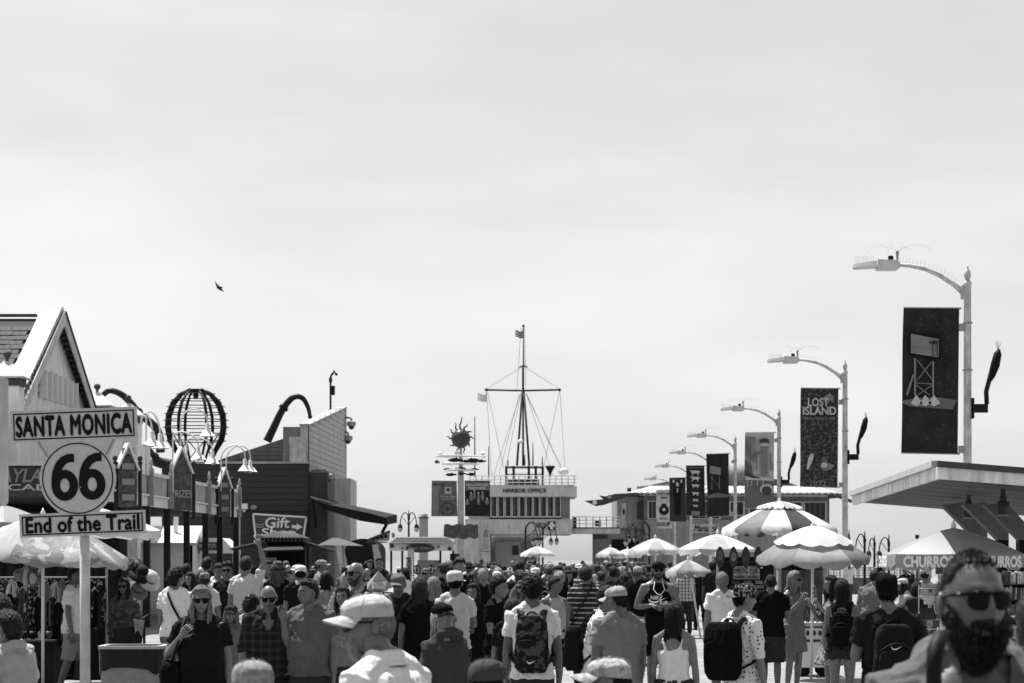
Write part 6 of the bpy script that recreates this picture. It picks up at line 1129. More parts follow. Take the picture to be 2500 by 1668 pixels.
    for s_ in (1, -1):
        if not up_: continue
        sh_, el, wr, u, f_ = jn[s_]; k = (1.0 if not fem else .88) * (1 + (w - 1) * .6); r0 = .068 * k + (.012 if top in ('hoodie', 'jacket') else 0)
        pts = [np.array([s_ * shw * .5, .012 + ln(1.41), 1.42]), sh_, sh_ + u * .285 * min(up_, .5)]; rr_ = [.062 * k, r0, r0]
        if up_ > .55: pts.append(sh_ + u * .285 * up_); rr_.append(r0 * (.98 if up_ < 1 else .86))
        if fo_: pts += [el + f_ * .245 * fo_ * .5, el + f_ * .245 * fo_]; rr_ += [.058 * k, .047 * k]
        sb.tube([p * s for p in pts], [r * s for r in rr_], 12)
    if not (fem and top in ('dress', 'tank')) and top != 'tank':
        for s_ in (1, -1): sb.tube([np.array([s_ * .045, .03 + ln(1.5), 1.505]) * s, np.array([s_ * .075, .03 + ln(1.47), 1.468]) * s, np.array([s_ * .15 * w * fs, .02 + ln(1.42), 1.428]) * s], [.046 * s, .058 * s, .056 * s], 10)
    if top == 'hoodie':
        sb.tube([np.array([.10 * math.sin(a), .045 + ln(1.45) - .075 * math.cos(a), 1.475 - .03 * math.cos(a) + .015]) * s for a in np.linspace(.5, 2 * math.pi - .5, 13)], [.03 * s] + [.042 * s] * 11 + [.03 * s], 8)
    sm_ = remesh(sb, vox * s, 2, (.030 if top not in ('tank',) else .018) * s * (.5 if Y < 12 else 1))
    if vneck:
        VV = sm_.V() / s; cen = [VV[list(f)].mean(0) for f in sm_.f]; sm_.f = [f for f, c in zip(sm_.f, cen) if not (c[1] < -.01 + ln(c[2]) and c[2] > 1.47 - vneck and abs(c[0]) < .02 + vw * (c[2] - 1.47 + vneck) / vneck)]
    shirt = B(sm_, 'dress' if 'dress' in top else 'shirt' if top not in ('hoodie', 'jacket') else top, fm)
    if top == 'polo' or collar:
        cb_ = MB(); g = []
        for r_, z in ((.066, 1.468), (.078, 1.525), (.094, 1.505), (.105, 1.462)): g.append(np.array([[r_ * math.sin(a), .012 + ln(1.48) - r_ * .95 * math.cos(a), z - .035 * (math.cos(a) > .6) + .012 * math.cos(a + math.pi)] for a in np.linspace(.25, 2 * math.pi - .25, 17)]) * s)
        cb_.loft(g, cap=False, closed=False); B(cb_, 'collar', cloth(*(collar or (tv, pat, v2, psc))), shirt)
    if 'dress' not in top or bot != 'pants':
        lb = MB(); trunk(lb, [(.78, hipw * .95, .115, .012), (.9, hipw * 1.06 + .014, .137, .012), (.99, hipw + .012, .13, .006), (1.03, hipw * .97 + .006, .122, .003)])
        for s_ in (1, -1):
            hp, kn, an = jn[('leg', s_)]
            if bot == 'pants': lb.tube([hp * s, (hp * .5 + kn * .5) * s, kn * s, (kn * .5 + an * .5) * s, (an - [0, 0, .03]) * s], [.105 * w * s, .094 * w * s, .075 * s, .070 * s, .064 * s], 12)
            elif bot == 'shorts': lb.tube([hp * s, (hp * .5 + kn * .5) * s, (kn + [0, 0, .0]) * s], [.108 * w * s, .102 * w * s, .094 * w * s], 12)
            elif bot == 'shortshorts': lb.tube([hp * s, (hp * .7 + kn * .3) * s], [.108 * w * s, .106 * w * s], 12)
        if bot == 'skirt': trunk(lb, [(.56, hipw + .12, .24, .01), (.72, hipw + .07, .185, .01), (.9, hipw * 1.05 + .015, .14, .01), (1.03, hipw * .97 + .006, .12, .0)], 20)
        B(remesh(lb, vox * 1.15 * s, 2, .022 * s), {'pants': 'trousers', 'skirt': 'skirt'}.get(bot, 'shorts'), cloth(bv) if not isinstance(bv, tuple) else cloth(*bv))
    for s_ in (1, -1):
        hp, kn, an = jn[('leg', s_)]; zb = an[2] - .085; sb_ = MB()
        sb_.loft([np.array([[an[0] + wx * c, y + an[1], zb + z0_ + hh * t_] for c, t_ in ((-1, 0), (-1, .6), (-.6, 1), (.6, 1), (1, .6), (1, 0))]) * s for y, wx, hh, z0_ in ((.05, .03, .07, 0), (.02, .037, .1, 0), (-.05, .040, .085, 0), (-.12, .043, .06, 0), (-.17, .036, .045, 0), (-.19, .02, .03, .005))]); B(sb_, 'shoe', cloth(shoes))
    # hair
    nzv = np.array([math.sin(d[0] * 23 + d[2] * 11) * math.sin(d[1] * 19 + 1.3) for d in D])
    fr = np.cos(A)      # 1 in front, -1 at back
    hl = np.interp(fr, [-1, -.5, -.32, -.17, .15, .45, .75, 1], [-.60, -.48, -.1, .26, .30, .50, .60, .60]) + (.0 if not hoffs else hoffs * (fr > .3))
    if hair not in ('bald', 'none'):
        th = {'buzz': .005, 'short': .017, 'curly': .036, 'long': .018, 'bun': .014, 'bob': .024, 'spiky': .026, 'fringe': .004}[hair] * (.45 if cap and hair in ('short', 'spiky') else 1); low = {'long': -.12, 'bob': -.2, 'curly': -.25}.get(hair, 0)
        mk_ = sstep(0, .16, D[:, 2] - hl - np.where(fr < .35, low, 0))
        if hair == 'fringe': mk_ = mk_ * (1 - sstep(.15, .4, D[:, 2]))
        if cap and cap != 'fedora': mk_ = mk_ * (1 - sstep(.12, .34, D[:, 2]))
        rn = np.random.RandomState(int(px) % 997)
        t_ = th * (1 + (.35 if hair in ('curly', 'spiky') else .15) * nzv) + (rn.uniform(-1, 1, len(D)) * th * (.35 if hair in ('curly', 'spiky') else .06)) + (.010 * np.clip(D[:, 2], 0, 1) if hair in ('short', 'long', 'bob', 'spiky') and not cap else 0)
        hb_ = MB(); hb_.add(toH(head_shape(D, t_ * mk_ - .005 * (1 - mk_), False)), Fs)
        if hair in ('long', 'bob') or (hair == 'curly' and hlen > .3):
            L = hlen if hair == 'long' else .17 if hair == 'bob' else hlen * .6; ns = 12 if lowres else 62
            for k_ in range(ns):
                a = R(62 + (298 - 62) * (k_ + rn.uniform(-.3, .3)) / (ns - 1)); q = np.array([math.sin(a), -math.cos(a)]); l = L * rn.uniform(.62, 1.12) * (1 if abs(a - math.pi) < 1.5 else .85); r_ = rn.uniform(.007, .015) if not lowres else .028; wv = rn.uniform(0, 6)
                bo = 1.0 if hair != 'curly' else 1.35
                drop = [(.070, .092, .06), (.082 * bo, .102 * bo, .0), (.084 * bo, .105 * bo, -.07), (.078 * bo, .112 * bo, -.07 - l * .4), (.074 * bo, .118 * bo, -.07 - l * .75), (.066 * bo, .118 * bo, -.07 - l)]
                pts = [toH([q[0] * rx + .012 * math.sin(wv + i * 1.3) * (i > 1) * (2 if hair == 'curly' else 1), q[1] * ry + .004 * math.cos(wv + i), zz]) for i, (rx, ry, zz) in enumerate(drop)]
                base_h = toH([0, 0, -.1]); pts = [p if i < 3 else np.array([p[0], max(p[1], (.095 + ln(1.4)) * s) if q[1] > .3 else p[1], p[2]]) for i, p in enumerate(pts)]
                hb_.tube(pts, [r_ * .7 * s, r_ * s, r_ * s, r_ * .9 * s, r_ * .7 * s, r_ * .25 * s], 5)
        if hair == 'bun': bb_ = MB(); bb_.ell((0, .105, .06), .04, 10, 8); hb_.add(toH(bb_.V()), bb_.f)
        if Y < 37 and not lowres:
            hs_ = head_shape(D, t_ * mk_, False)
            if Y < 12: strands(hb_, hs_, D, mk_, 2200, .006, .004, toH, s)
            else: strands(hb_, hs_, D, mk_, 380, .016 if hair in ('curly', 'spiky') else .008, .008, toH, s, 2.4)
        B(hb_, 'hair', hair_mat(hv))
    if beard:
        bt = {'full': .026, 'stubble': .002, 'goatee': .008, 'short': .008}[beard]; zz = D[:, 2]; mk_ = sstep(.0, .2, -zz + np.random.RandomState(3).uniform(-.05, .05, len(D)) - np.interp(fr, [-.2, .2, .4, .6, .75, .9, 1], [.05, .0, .16, .36, .50, .56, .60])) * sstep(-.1, .25, fr)
        if beard == 'goatee': mk_ *= sstep(.8, .93, fr)
        ms__ = (np.exp(-(D[:, 0] / .34) ** 2 - ((zz + .42) / .075) ** 2) + np.exp(-((np.abs(D[:, 0]) - .40) / .10) ** 2 - ((zz + .52) / .12) ** 2)) * (fr > .4); lip = np.exp(-(D[:, 0] / .22) ** 2 - ((zz + .535) / .055) ** 2) * (fr > .5)
        mk_ = np.clip(np.maximum(mk_, ms__ * (1.0 if beard in ('full', 'short', 'goatee') else 0)) * (1 - .95 * lip), 0, 1); rn = np.random.RandomState(5)
        off = (bt + .003) * mk_ - .004 * (1 - mk_) + rn.uniform(-1, 1, len(D)) * bt * .13 * mk_; bV = head_shape(D, 0.0, True) ; bV = bV + D * off[:, None]
        if beard == 'full': bV[:, 2] -= .010 * mk_ * sstep(.5, 1, -zz)
        bb_ = MB(); bb_.add(toH(bV), Fs)
        if Y < 12: strands(bb_, bV, D, mk_, 2600, .007, .009, toH, s)
        B(bb_, 'beard', hair_mat(bdv))
    near_face = (not lowres) and Y < 60
    if near_face and not glasses and math.cos(R(face + turn)) > -.35:
        for s_ in (1, -1):
            q = MB(); q.ell((s_ * .031, -.0835, .012), (.0125, .008, .0075), 10, 8); e_ = MB(); e_.add(toH(q.V()), q.f); ey = B(e_, 'eye', mat('eye_white', .5, .25, .05)); q = MB(); q.ell((s_ * .031, -.0895, .012), (.0062, .003, .0065), 10, 6); e_ = MB(); e_.add(toH(q.V()), q.f); B(e_, 'iris', mat('iris_dark', .015, .2), ey)
            q = MB(); q.tube([(s_ * .014, -.0965, .030), (s_ * .03, -.0965, .036), (s_ * .05, -.084, .031)], [.003, .0045, .002], 6); e_ = MB(); e_.add(toH(q.V()), q.f); B(e_, 'eyebrow', hair_mat(min(hv, .06)))
    if near_face and math.cos(R(face + turn)) > -.35 and beard != 'full':
        q = MB(); q.tube([(-.024, -.088, -.061), (-.01, -.0985, -.0605), (0, -.0995, -.0615), (.01, -.0985, -.0605), (.024, -.088, -.061)], [.001, .003, .0032, .003, .001], 6); e_ = MB(); e_.add(toH(q.V()), q.f); B(e_, 'mouth', mat('lip_skin', skin * .45, .4))
    if glasses:
        gm = mat('sunglass_black', .006, .2, .1, spec=.08); q = MB(); q.tube([(-.058, -.088, .024), (-.03, -.105, .026), (0, -.109, .024), (.03, -.105, .026), (.058, -.088, .024)], [.004] * 5, 6); e_ = MB(); e_.add(toH(q.V()), q.f); gl_ = B(e_, 'sunglasses', gm)
        for s_ in (1, -1):
            q = MB(); q.loft([np.array([[s_ * (.033 + .029 * rr_ * math.cos(a)), -.1035 + .3 * max(0, .003 + .029 * math.cos(a)) + dy, .007 + .024 * rr_ * np.sign(math.sin(a)) * abs(math.sin(a)) ** .7] for a in np.arange(14) * math.pi / 7]) for rr_, dy in ((1, .004), (1, 0), (.6, -.003))]); e_ = MB(); e_.add(toH(q.V()), q.f); B(e_, 'lens', gm, gl_)
            q = MB(); q.tube([(s_ * .058, -.088, .022), (s_ * .079, -.055, .02), (s_ * .083, .012, .014)], .0042, 6); e_ = MB(); e_.add(toH(q.V()), q.f); B(e_, 'temple', gm, gl_)
    if cap:
        cm = cloth(capv, cappat, capv2, .35 if cappat else 1); rot = np.array(Matrix.Rotation(R(capdir), 3, 'Z')); rgs = []; n = 24; zb = .044 if cap == 'cap' else .034
        if cap in ('cap', 'snapback'):
            prof = [(1.04, zb - .006), (1.06, zb + .014), (1.03, zb + .036), (.91, zb + .057), (.61, zb + .074), (.25, zb + .082), (.03, zb + .083)] if cap == 'cap' else [(1.05, zb - .006), (1.07, zb + .03), (1.05, zb + .075), (.92, zb + .102), (.6, zb + .114), (.25, zb + .118), (.03, zb + .119)]
            hx, hy = .082, .101
            for r_, z in prof: rgs.append(np.array([[hx * r_ * math.sin(a), .004 - hy * r_ * math.cos(a) + (.008 if z > zb + .04 else 0), z - .004 + .010 * math.cos(a) * (r_ > .9)] for a in np.arange(n) * 2 * math.pi / n]))
            q = MB(); q.loft(rgs); e_ = MB(); e_.add(toH(q.V() @ rot.T), q.f); cp = B(e_, 'cap', cm, ang=60)
            g = []; na = 15; flat = cap == 'snapback'
            for zoff in (0, -.005):
                for u_ in np.linspace(0, 1, 6):
                    for a in np.linspace(-1.15, 1.15, na):
                        r_ = 1.04; x0_, y0_ = hx * r_ * math.sin(a), .004 - hy * r_ * math.cos(a); ext = (.082 * capbrim) * math.cos(a * 1.05) ** .6 * u_ if math.cos(a * 1.05) > 0 else 0
                        g.append([x0_ * (1 + .05 * u_), y0_ - ext, zb + .006 + zoff - (.018 if flat else .05) * (math.sin(a) ** 2) * (.3 + .7 * u_) - (.10 if not flat else .04) * ext])
            q = MB(); G = np.array(g); k_ = 6 * na; q.grid(G[:k_][::-1], 6, na); q.grid(G[k_:], 6, na); e_ = MB(); e_.add(toH(q.V() @ rot.T), q.f); B(e_, 'brim', cm, cp)
            q = MB(); q.ell((0, .008, zb + (.084 if cap == 'cap' else .12)), (.009, .009, .005), 8, 4); e_ = MB(); e_.add(toH(q.V() @ rot.T), q.f); B(e_, 'button', cm, cp)
            for k_ in range(6):
                a = k_ * math.pi / 3 + .1; q = MB(); q.tube([np.array([hx * r_ * 1.012 * math.sin(a), .004 - hy * r_ * 1.012 * math.cos(a) + (.008 if z > zb + .04 else 0), z + .002]) for r_, z in prof[1:6]], .0012, 4); e_ = MB(); e_.add(toH(q.V() @ rot.T), q.f); B(e_, 'seam', cm, cp)
        elif cap == 'fedora':
            q = MB(); q.lathe([(.086, zb), (.088, zb + .05), (.078, zb + .09), (.05, zb + .10), (.01, zb + .088)], (0, .004, 0), 20); V = q.V(); V[:, 1] *= 1.18; e_ = MB(); e_.add(toH(V), q.f); cp = B(e_, 'hat', cm, ang=50)
            q = MB(); q.lathe([(.084, zb + .004), (.14, zb - .004), (.145, zb + .004), (.14, zb + .002), (.086, zb + .01)], (0, .004, 0), 24); V = q.V(); V[:, 1] *= 1.12; e_ = MB(); e_.add(toH(V), q.f); B(e_, 'brim', cm, cp); q = MB(); q.lathe([(.090, zb + .01), (.091, zb + .035)], (0, .004, 0), 20); V = q.V(); V[:, 1] *= 1.18; e_ = MB(); e_.add(toH(V), q.f); B(e_, 'hat_band', M_black, cp)
        elif cap == 'beanie': q = MB(); q.add(head_shape(D, np.where(D[:, 2] > np.interp(fr, [-1, 1], [-.1, .35]), .014, -.008), False), Fs); e_ = MB(); e_.add(toH(q.V()), q.f); B(e_, 'beanie', cm)
    root_info[root.name] = dict(s=s, toH=toH, jn=jn, rz=rz, Y=Y, px=px, z0=z0)
    return root
root_info = {}
def worn(name, label, cat, p, group=None):
    return thing(name, label, cat, tuple(p.location), p.rotation_euler.z, group)
def L(b, nm, m, t, smooth=True, **k): return b.build(nm, m, t, smooth, world=False, **k)
def rbox(c, d, r=.35, n=5, taper=1.0, M=None):
    """soft bag shape: superellipse rings up z"""
    q = MB(); rg = []
    for t in (-1, -.93, -.75, -.3, .3, .75, .93, 1):
        k = (1 - abs(t) ** 6 * .35) * (1 - (1 - taper) * (t + 1) / 2); a = np.arange(20) * math.pi / 10; cs, sn = np.cos(a), np.sin(a)
        rg.append(np.stack([np.sign(cs) * np.abs(cs) ** r * d[0] / 2 * k, np.sign(sn) * np.abs(sn) ** r * d[1] / 2 * k, np.full(20, t * d[2] / 2)], 1) + np.array(c))
    q.loft(rg); return q
def swoosh(t, m, c, w_, s, yv):
    pts = [(-.5, .18), (-.42, -.05), (-.25, -.2), (0, -.14), (.5, .2), (.05, -.02), (-.2, -.06), (-.34, .0)]
    b = MB(); b.prism([(c[0] - x * w_, yv, c[2] + y * w_) for x, y in pts], (0, .004, 0)); L(b, 'logo', m, t, False)
def backpack(p, label, v=.03, size=(.31, .17, .46), zc=1.2, pat=None, v2=0, logo=False, boxy=False, straps=.04):
    i = root_info[p.name]; s = i['s']; t = worn('backpack', label, 'backpack', p, 'backpacks'); m = cloth(v, pat, v2, .8)
    yb = .15 + size[1] / 2
    q = rbox((0, yb * s, zc * s), np.array(size) * s, .35 if not boxy else .22, taper=.85 if not boxy else .97); sh_ = L(remesh(q, .012, 1, .012 if not boxy else .003), 'bag', m, t)
    if not boxy:
        q = rbox((0, (yb + size[1] * .5) * s, (zc - size[2] * .16) * s), np.array((size[0] * .8, .07, size[2] * .5)) * s, .35); L(remesh(q, .01, 1, .008), 'front_pocket', m, t)
        q = MB(); q.tube([np.array([x, yb + size[1] * .5 + .006 + .03 * (1 - (x / (size[0] * .45)) ** 2), zc + size[2] * (.2 - .9 * x * x / size[0] / size[0])]) * s for x in np.linspace(-size[0] * .42, size[0] * .42, 11)], .005 * s, 5); L(q, 'zip', M_black, t)
    q = MB(); q.tube([np.array([x, .16, zc + size[2] / 2 + .03 * (1 - (x / .05) ** 2)]) * s for x in (-.05, -.025, 0, .025, .05)], .009 * s, 6); L(q, 'handle', m, t)
    for s_ in (1, -1):
        q = MB(); q.tube([np.array(c) * s for c in ((s_ * .085, .165, zc + .17), (s_ * .10, .115, 1.44), (s_ * .108, .03, 1.488), (s_ * .115, -.085, 1.44), (s_ * .125, -.148, 1.30), (s_ * .145, -.12, 1.16), (s_ * .18, .05, 1.05), (s_ * .13, .17, zc - .17))], .034 * s, 8, ry=.32); L(q, 'strap', m, t)
    if logo: swoosh(t, M_white, (0, 0, (zc + size[2] * (.12 if logo == 1 else -.3)) * s), .085 * s, s, (yb + size[1] / 2 + (.012 if logo == 1 else .05)) * s)
    return t
# ------------------------------------------------------------------ people that can be told apart, near to far
pe = person
bm = pe('bearded man in dark sunglasses and open grey hooded top, close and blurred at right', 2369, 1339, 6.25, face=-4, top='hoodie', tv=.17, skin=.23, hair='buzz', hv=.03, hoffs=.10, glasses=True, beard='full', bdv=.035, w=1.04, vox=.008, aL='hold', turn=20, headw=.92, vneck=.45, vw=.07)
b = MB(); b.tube([P(2312, 1548, 6.1), P(2296, 1556, 5.98), P(2284, 1585, 5.93), P(2280, 1625, 5.92), P(2280, 1700, 5.92)], [.012, .02, .022, .02, .02], 8); b.build('zip_edge', M_black, [c for c in bm.children if c.name.startswith('hoodie')][0], True)
pe('man in pale baseball cap, sunglasses and white polo, in profile facing left', 978, 1446, 9.5, face=-125, turn=52, lean=.22, top='polo', tv=.78, skin=.30, hair='short', hv=.6, cap='cap', capv=.55, glasses=True, beard='goatee', bdv=.7, vox=.008, tilt_=6, w=1.08)
pe('short person in mottled pale cap seen from behind at the bottom left of centre', 618, 1607, 8.5, face=190, top='tee', tv=.4, cap='cap', capv=.34, cappat='camo', capv2=.27, capdir=0, hv=.1, fem=True)
pe('short person in dark studded cap at the bottom centre', 1186, 1604, 9.3, face=160, top='tee', tv=.1, cap='cap', capv=.09, hv=.03)
pe('short person in pale cap with its brim to the left at the bottom', 1497, 1602, 9.8, face=-95, top='tee', tv=.3, cap='cap', capv=.5, cappat='camo', capv2=.36, hv=.05, capbrim=1.1)
boy_m = pe('dark haired adult at the left edge carrying the boy', -8, 1452, 14, face=175, top='tee', tv=.5, hv=.02, hair='short', aR='hold', aL='hold')
pe('little boy in pale hooded top carried at the bottom left corner', 22, 1501, 12.6, face=-125, turn=10, top='hoodie', tv=.42, hv=.03, hair='short', H=1.08, z0=1.88 - 135 * 12.6 / F - 1.08, headk=1.3, skin=.36, bot='shorts', bv=.2, aR='down', aL='elbow')
pe('bare shoulder of a person cut off by the right picture edge', 2552, 1440, 7.5, face=170, top='tank', tv=.6, skin=.4, hair='short', hv=.05)
# second row
w1 = pe('woman in black top and sunglasses with long fair hair, holding her bag strap', 491, 1432, 20, face=8, top='tee', tv=.018, w=1.18, belly=.05, fem=True, skin=.36, hair='long', hv=.28, glasses=True, aR='strap', hlen=.30, bot='pants', bv=.02)
pe('bald man in aviator glasses and dark plaid shirt looking down', 655, 1427, 22, face=6, tilt_=16, top='rolled', tv=.025, pat='plaid', v2=.06, w=1.1, belly=.03, hair='none', glasses=True, skin=.33, collar=(.03,), aL='down', bv=.03, vneck=.16, vw=.06)
pe('man in grey t-shirt and jeans turning left with one hand raised', 753, 1415, 22, face=-8, turn=-42, top='tee', tv=.16, w=1.14, belly=.05, hair='short', hv=.025, skin=.30, aR=((-.05, .4, -.9), (.05, .45, 1.0)), bv=.06)
pe('bald man in sunglasses with trimmed beard and dark jacket, beside the folded map', 871, 1374, 26, face=-30, turn=-12, top='jacket', tv=.03, hair='none', glasses=True, beard='short', bdv=.09, skin=.34, collar=(.4,), vneck=.3, aR='hold', aL='hold')
pe('man in grey cap and dark shirt looking down in front of the kiosk', 973, 1397, 27, face=-6, tilt_=14, top='tee', tv=.025, cap='cap', capv=.2, skin=.28, hv=.02, aR='hold', collar=(.03,), w=1.05)
pe('woman with long brown hair and black dress seen from behind', 1024, 1411, 26, face=178, top='teedress', tv=.012, fem=True, hair='long', hv=.045, hlen=.42)
pe('fair haired woman partly hidden behind the long brown hair', 1058, 1410, 30, face=170, top='tee', tv=.05, fem=True, hair='long', hv=.33, hlen=.25)
pe('man in white backward cap and pale t-shirt seen from behind', 1111, 1395, 28, face=176, top='tee', tv=.6, cap='snapback', capv=.6, capdir=-40, hv=.01, skin=.35, capbrim=.6, w=1.0, bot='shorts', bv=.05, aR='hold', aL='hold')
pe('woman with very long black hair and dark dress facing the camera', 1156, 1425, 29, face=-12, top='teedress', tv=.012, fem=True, hair='long', hv=.018, skin=.28, hlen=.45, aR='clasp')
pe('young man with thick dark hair in black t-shirt turned to the right', 1215, 1411, 27, face=62, turn=12, top='tee', tv=.012, hair='spiky', hv=.015, skin=.36, aR='hold')
pe('person in grey hooded top and backward black cap with light hair', 1084, 1470, 17.5, face=-135, turn=-8, top='hoodie', tv=.075, hair='bob', hv=.45, cap='cap', capv=.012, capdir=170, skin=.36, fem=True, capbrim=.5)
gp = pe('teenager in white t-shirt with patterned backpack seen from behind', 1300, 1407, 21, face=178, top='tee', tv=.75, hair='spiky', hv=.012, skin=.24, bot='shorts', bv=.05, w=1.02)
backpack(gp, 'dark patterned backpack with white swoosh on the teenager in white', .025, (.32, .19, .5), 1.17, 'floral', .10, logo=2)
pe('girl with long brown hair close behind the patterned backpack', 1250, 1462, 23, face=165, top='tee', tv=.02, fem=True, hair='long', hv=.04, hlen=.4)
pe('boy in long grey sleeveless top and black shorts looking right', 1353, 1410, 33, face=38, turn=30, top='tank', tv=.42, hair='short', hv=.012, skin=.26, bot='shorts', bv=.012, w=1.08, belly=.03)
ss = pe('man in striped polo shirt with dark shoulder strap seen from behind', 1430, 1384, 34, face=172, top='polo', tv=.045, pat='stripe', v2=.4, hair='short', hv=.03, skin=.3, w=1.05, bot='pants', bv=.04)
wp = pe('dark haired man in white polo with dark striped collar leaning right', 1460, 1431, 23, face=80, top='polo', tv=.78, hair='short', hv=.012, skin=.26, collar=(.03, 'stripe', .7, .35), lean=.12, w=1.08, belly=.05)
backpack(wp, 'black backpack on the man in white polo', .02, (.3, .2, .46), 1.12)
pe('man in pale cap and grey t-shirt seen from behind, leaning left', 1510, 1428, 20, face=-148, turn=18, tilt_=10, top='tee', tv=.26, cap='cap', capv=.42, capdir=0, hv=.04, skin=.27, w=1.15, belly=.04)
pe('woman with long black hair in white strappy top seen from behind', 1646, 1470, 20, face=168, top='tank', tv=.75, fem=True, hair='long', hv=.014, hlen=.46, skin=.38)
nk = pe('man in black basketball vest, sunglasses and backward cap clasping his hands', 1606, 1370, 34, face=4, top='tank', tv=.012, hair='short', hv=.015, skin=.33, cap='cap', capv=.015, capdir=180, glasses=True, beard='short', bdv=.05, aL='clasp', aR='clasp', bot='shorts', bv=.012, w=1.06)
i_ = root_info[nk.name]; s_ = i_['s']
vb = [c for c in nk.children if c.name.startswith('shirt')][0]
def vtext(tx, dx, z, w_, h_, sh): return text(tx, vb, M_white, (i_['px'] * 0 + PX(1606, 34) + dx, 34 - .168 * s_, z * s_), w_, h_, bold=.03, shear=sh, depth=.004, world=True)
vtext('NIKE', -.03, 1.275, .17, .055, .2); vtext('AIR', .065, 1.205, .13, .05, .2)
b = MB(); b.prism([(PX(1606, 34) + x * .26 - .02, 34 - .17 * s_, (1.235 + y * .2) * s_) for x, y in ((-.5, .14), (-.42, -.05), (-.25, -.2), (0, -.14), (.5, .2), (.05, -.02), (-.2, -.06), (-.34, .0))], (0, .004, 0)); b.build('logo', M_white, vb)
for s2 in (1, -1): b = MB(); b.tube([np.array((s2 * .05, -.075, 1.49)) * s_, np.array((s2 * .075, -.13, 1.38)) * s_, np.array((s2 * .03, -.155, 1.325)) * s_, np.array((0, -.158, 1.315)) * s_], .006, 5); b.build('trim', M_white, vb, world=False)
hat1 = pe('man in narrow brimmed hat and checked shirt seen from behind', 1674, 1381, 60, face=178, top='polo', tv=.6, pat='plaid', v2=.04, psc=1.1, cap='fedora', capv=.12, hair='short', hv=.05, skin=.3, bot='pants', bv=.05)
pe('man in dark suit walking away between the checked shirt and the low grey umbrella', 1709, 1380, 64, face=182, top='jacket', tv=.02, hair='short', hv=.03, skin=.3, step=.25, bot='pants', bv=.02)
pe('tall man in dark shirt with flat topped dark hair seen from behind', 1741, 1372, 57, face=176, top='tee', tv=.03, hair='spiky', hv=.012, skin=.14, bot='pants', bv=.03)
pe('grey haired person in white t-shirt and glasses seen from behind', 1764, 1398, 33, face=-160, turn=-14, top='tee', tv=.75, hair='short', hv=.3, skin=.34, w=1.12, belly=.03, bot='pants', bv=.2)
fl_ = pe('young man in floral backward cap and white dotted shirt facing right', 1813, 1427, 21, face=128, turn=-20, top='rolled', tv=.72, pat='dots', v2=.03, psc=.9, cap='snapback', capv=.02, cappat='floral', capv2=.35, capdir=168, hair='short', hv=.012, skin=.36, capbrim=1.0, aR='down')
backpack(fl_, 'large plain black box backpack on the young man in dotted shirt', .01, (.36, .2, .54), 1.16, boxy=True)
pe('man in black polo shirt and dark shorts seen from behind', 1882, 1401, 33, face=172, top='tee', tv=.012, hair='buzz', hv=.015, skin=.3, bot='shorts', bv=.05, w=1.12, step=.12, aR='hold')
pe('fair haired woman in grey dress and sunglasses touching her face', 1937, 1395, 34, face=42, turn=18, top='dress', tv=.24, fem=True, hair='long', hv=.36, hlen=.22, glasses=True, skin=.38, aL='face', aR='eat')
pe('woman in patterned skirt eating, turned to the left', 2033, 1406, 31, face=-70, top='tank', tv=.03, fem=True, hair='long', hv=.03, hlen=.2, skin=.34, bot='skirt', bv=(.35, 'floral', .12, .5), aR='eat', aL='eat')
bw_ = pe('dark haired woman with black backpack in front of the patterned skirt', 2056, 1415, 28, face=170, top='tank', tv=.02, fem=True, hair='long', hv=.016, hlen=.25, skin=.34, bot='shortshorts', bv=.05)
backpack(bw_, 'black shiny backpack on the dark haired woman in the skirt pair', .012, (.28, .17, .42), 1.15)
nb_ = pe('man in black flat brimmed cap and dark t-shirt with backpack seen from behind', 2166, 1404, 18.6, face=183, top='tee', tv=.025, cap='snapback', capv=.01, capdir=-15, hair='short', hv=.015, skin=.32, w=1.12, aR='elbow', aL='hold')
backpack(nb_, 'dark backpack with white swoosh on the man in flat brimmed cap', .022, (.33, .18, .47), 1.16, logo=1)
pe('person in pale sun visor by the railing', 2206, 1411, 40, face=-80, top='tee', tv=.5, fem=True, hair='bob', hv=.04, cap='cap', capv=.6, skin=.3)
cp2 = pe('man in lettered cap seen from behind, left of the bearded man', 2258, 1387, 42, face=180, top='tee', tv=.5, cap='cap', capv=.5, cappat='camo', capv2=.06, capdir=0, hv=.02, capbrim=.4)
pe('person in creased jacket bending forward by the railing', 2130, 1393, 42, face=160, top='jacket', tv=.2, hair='short', hv=.02, lean=.25, w=1.1)
pe('person in dark hooded top behind the postcard spinner', 2238, 1422, 30, face=150, top='hoodie', tv=.05, hair='short', hv=.02)
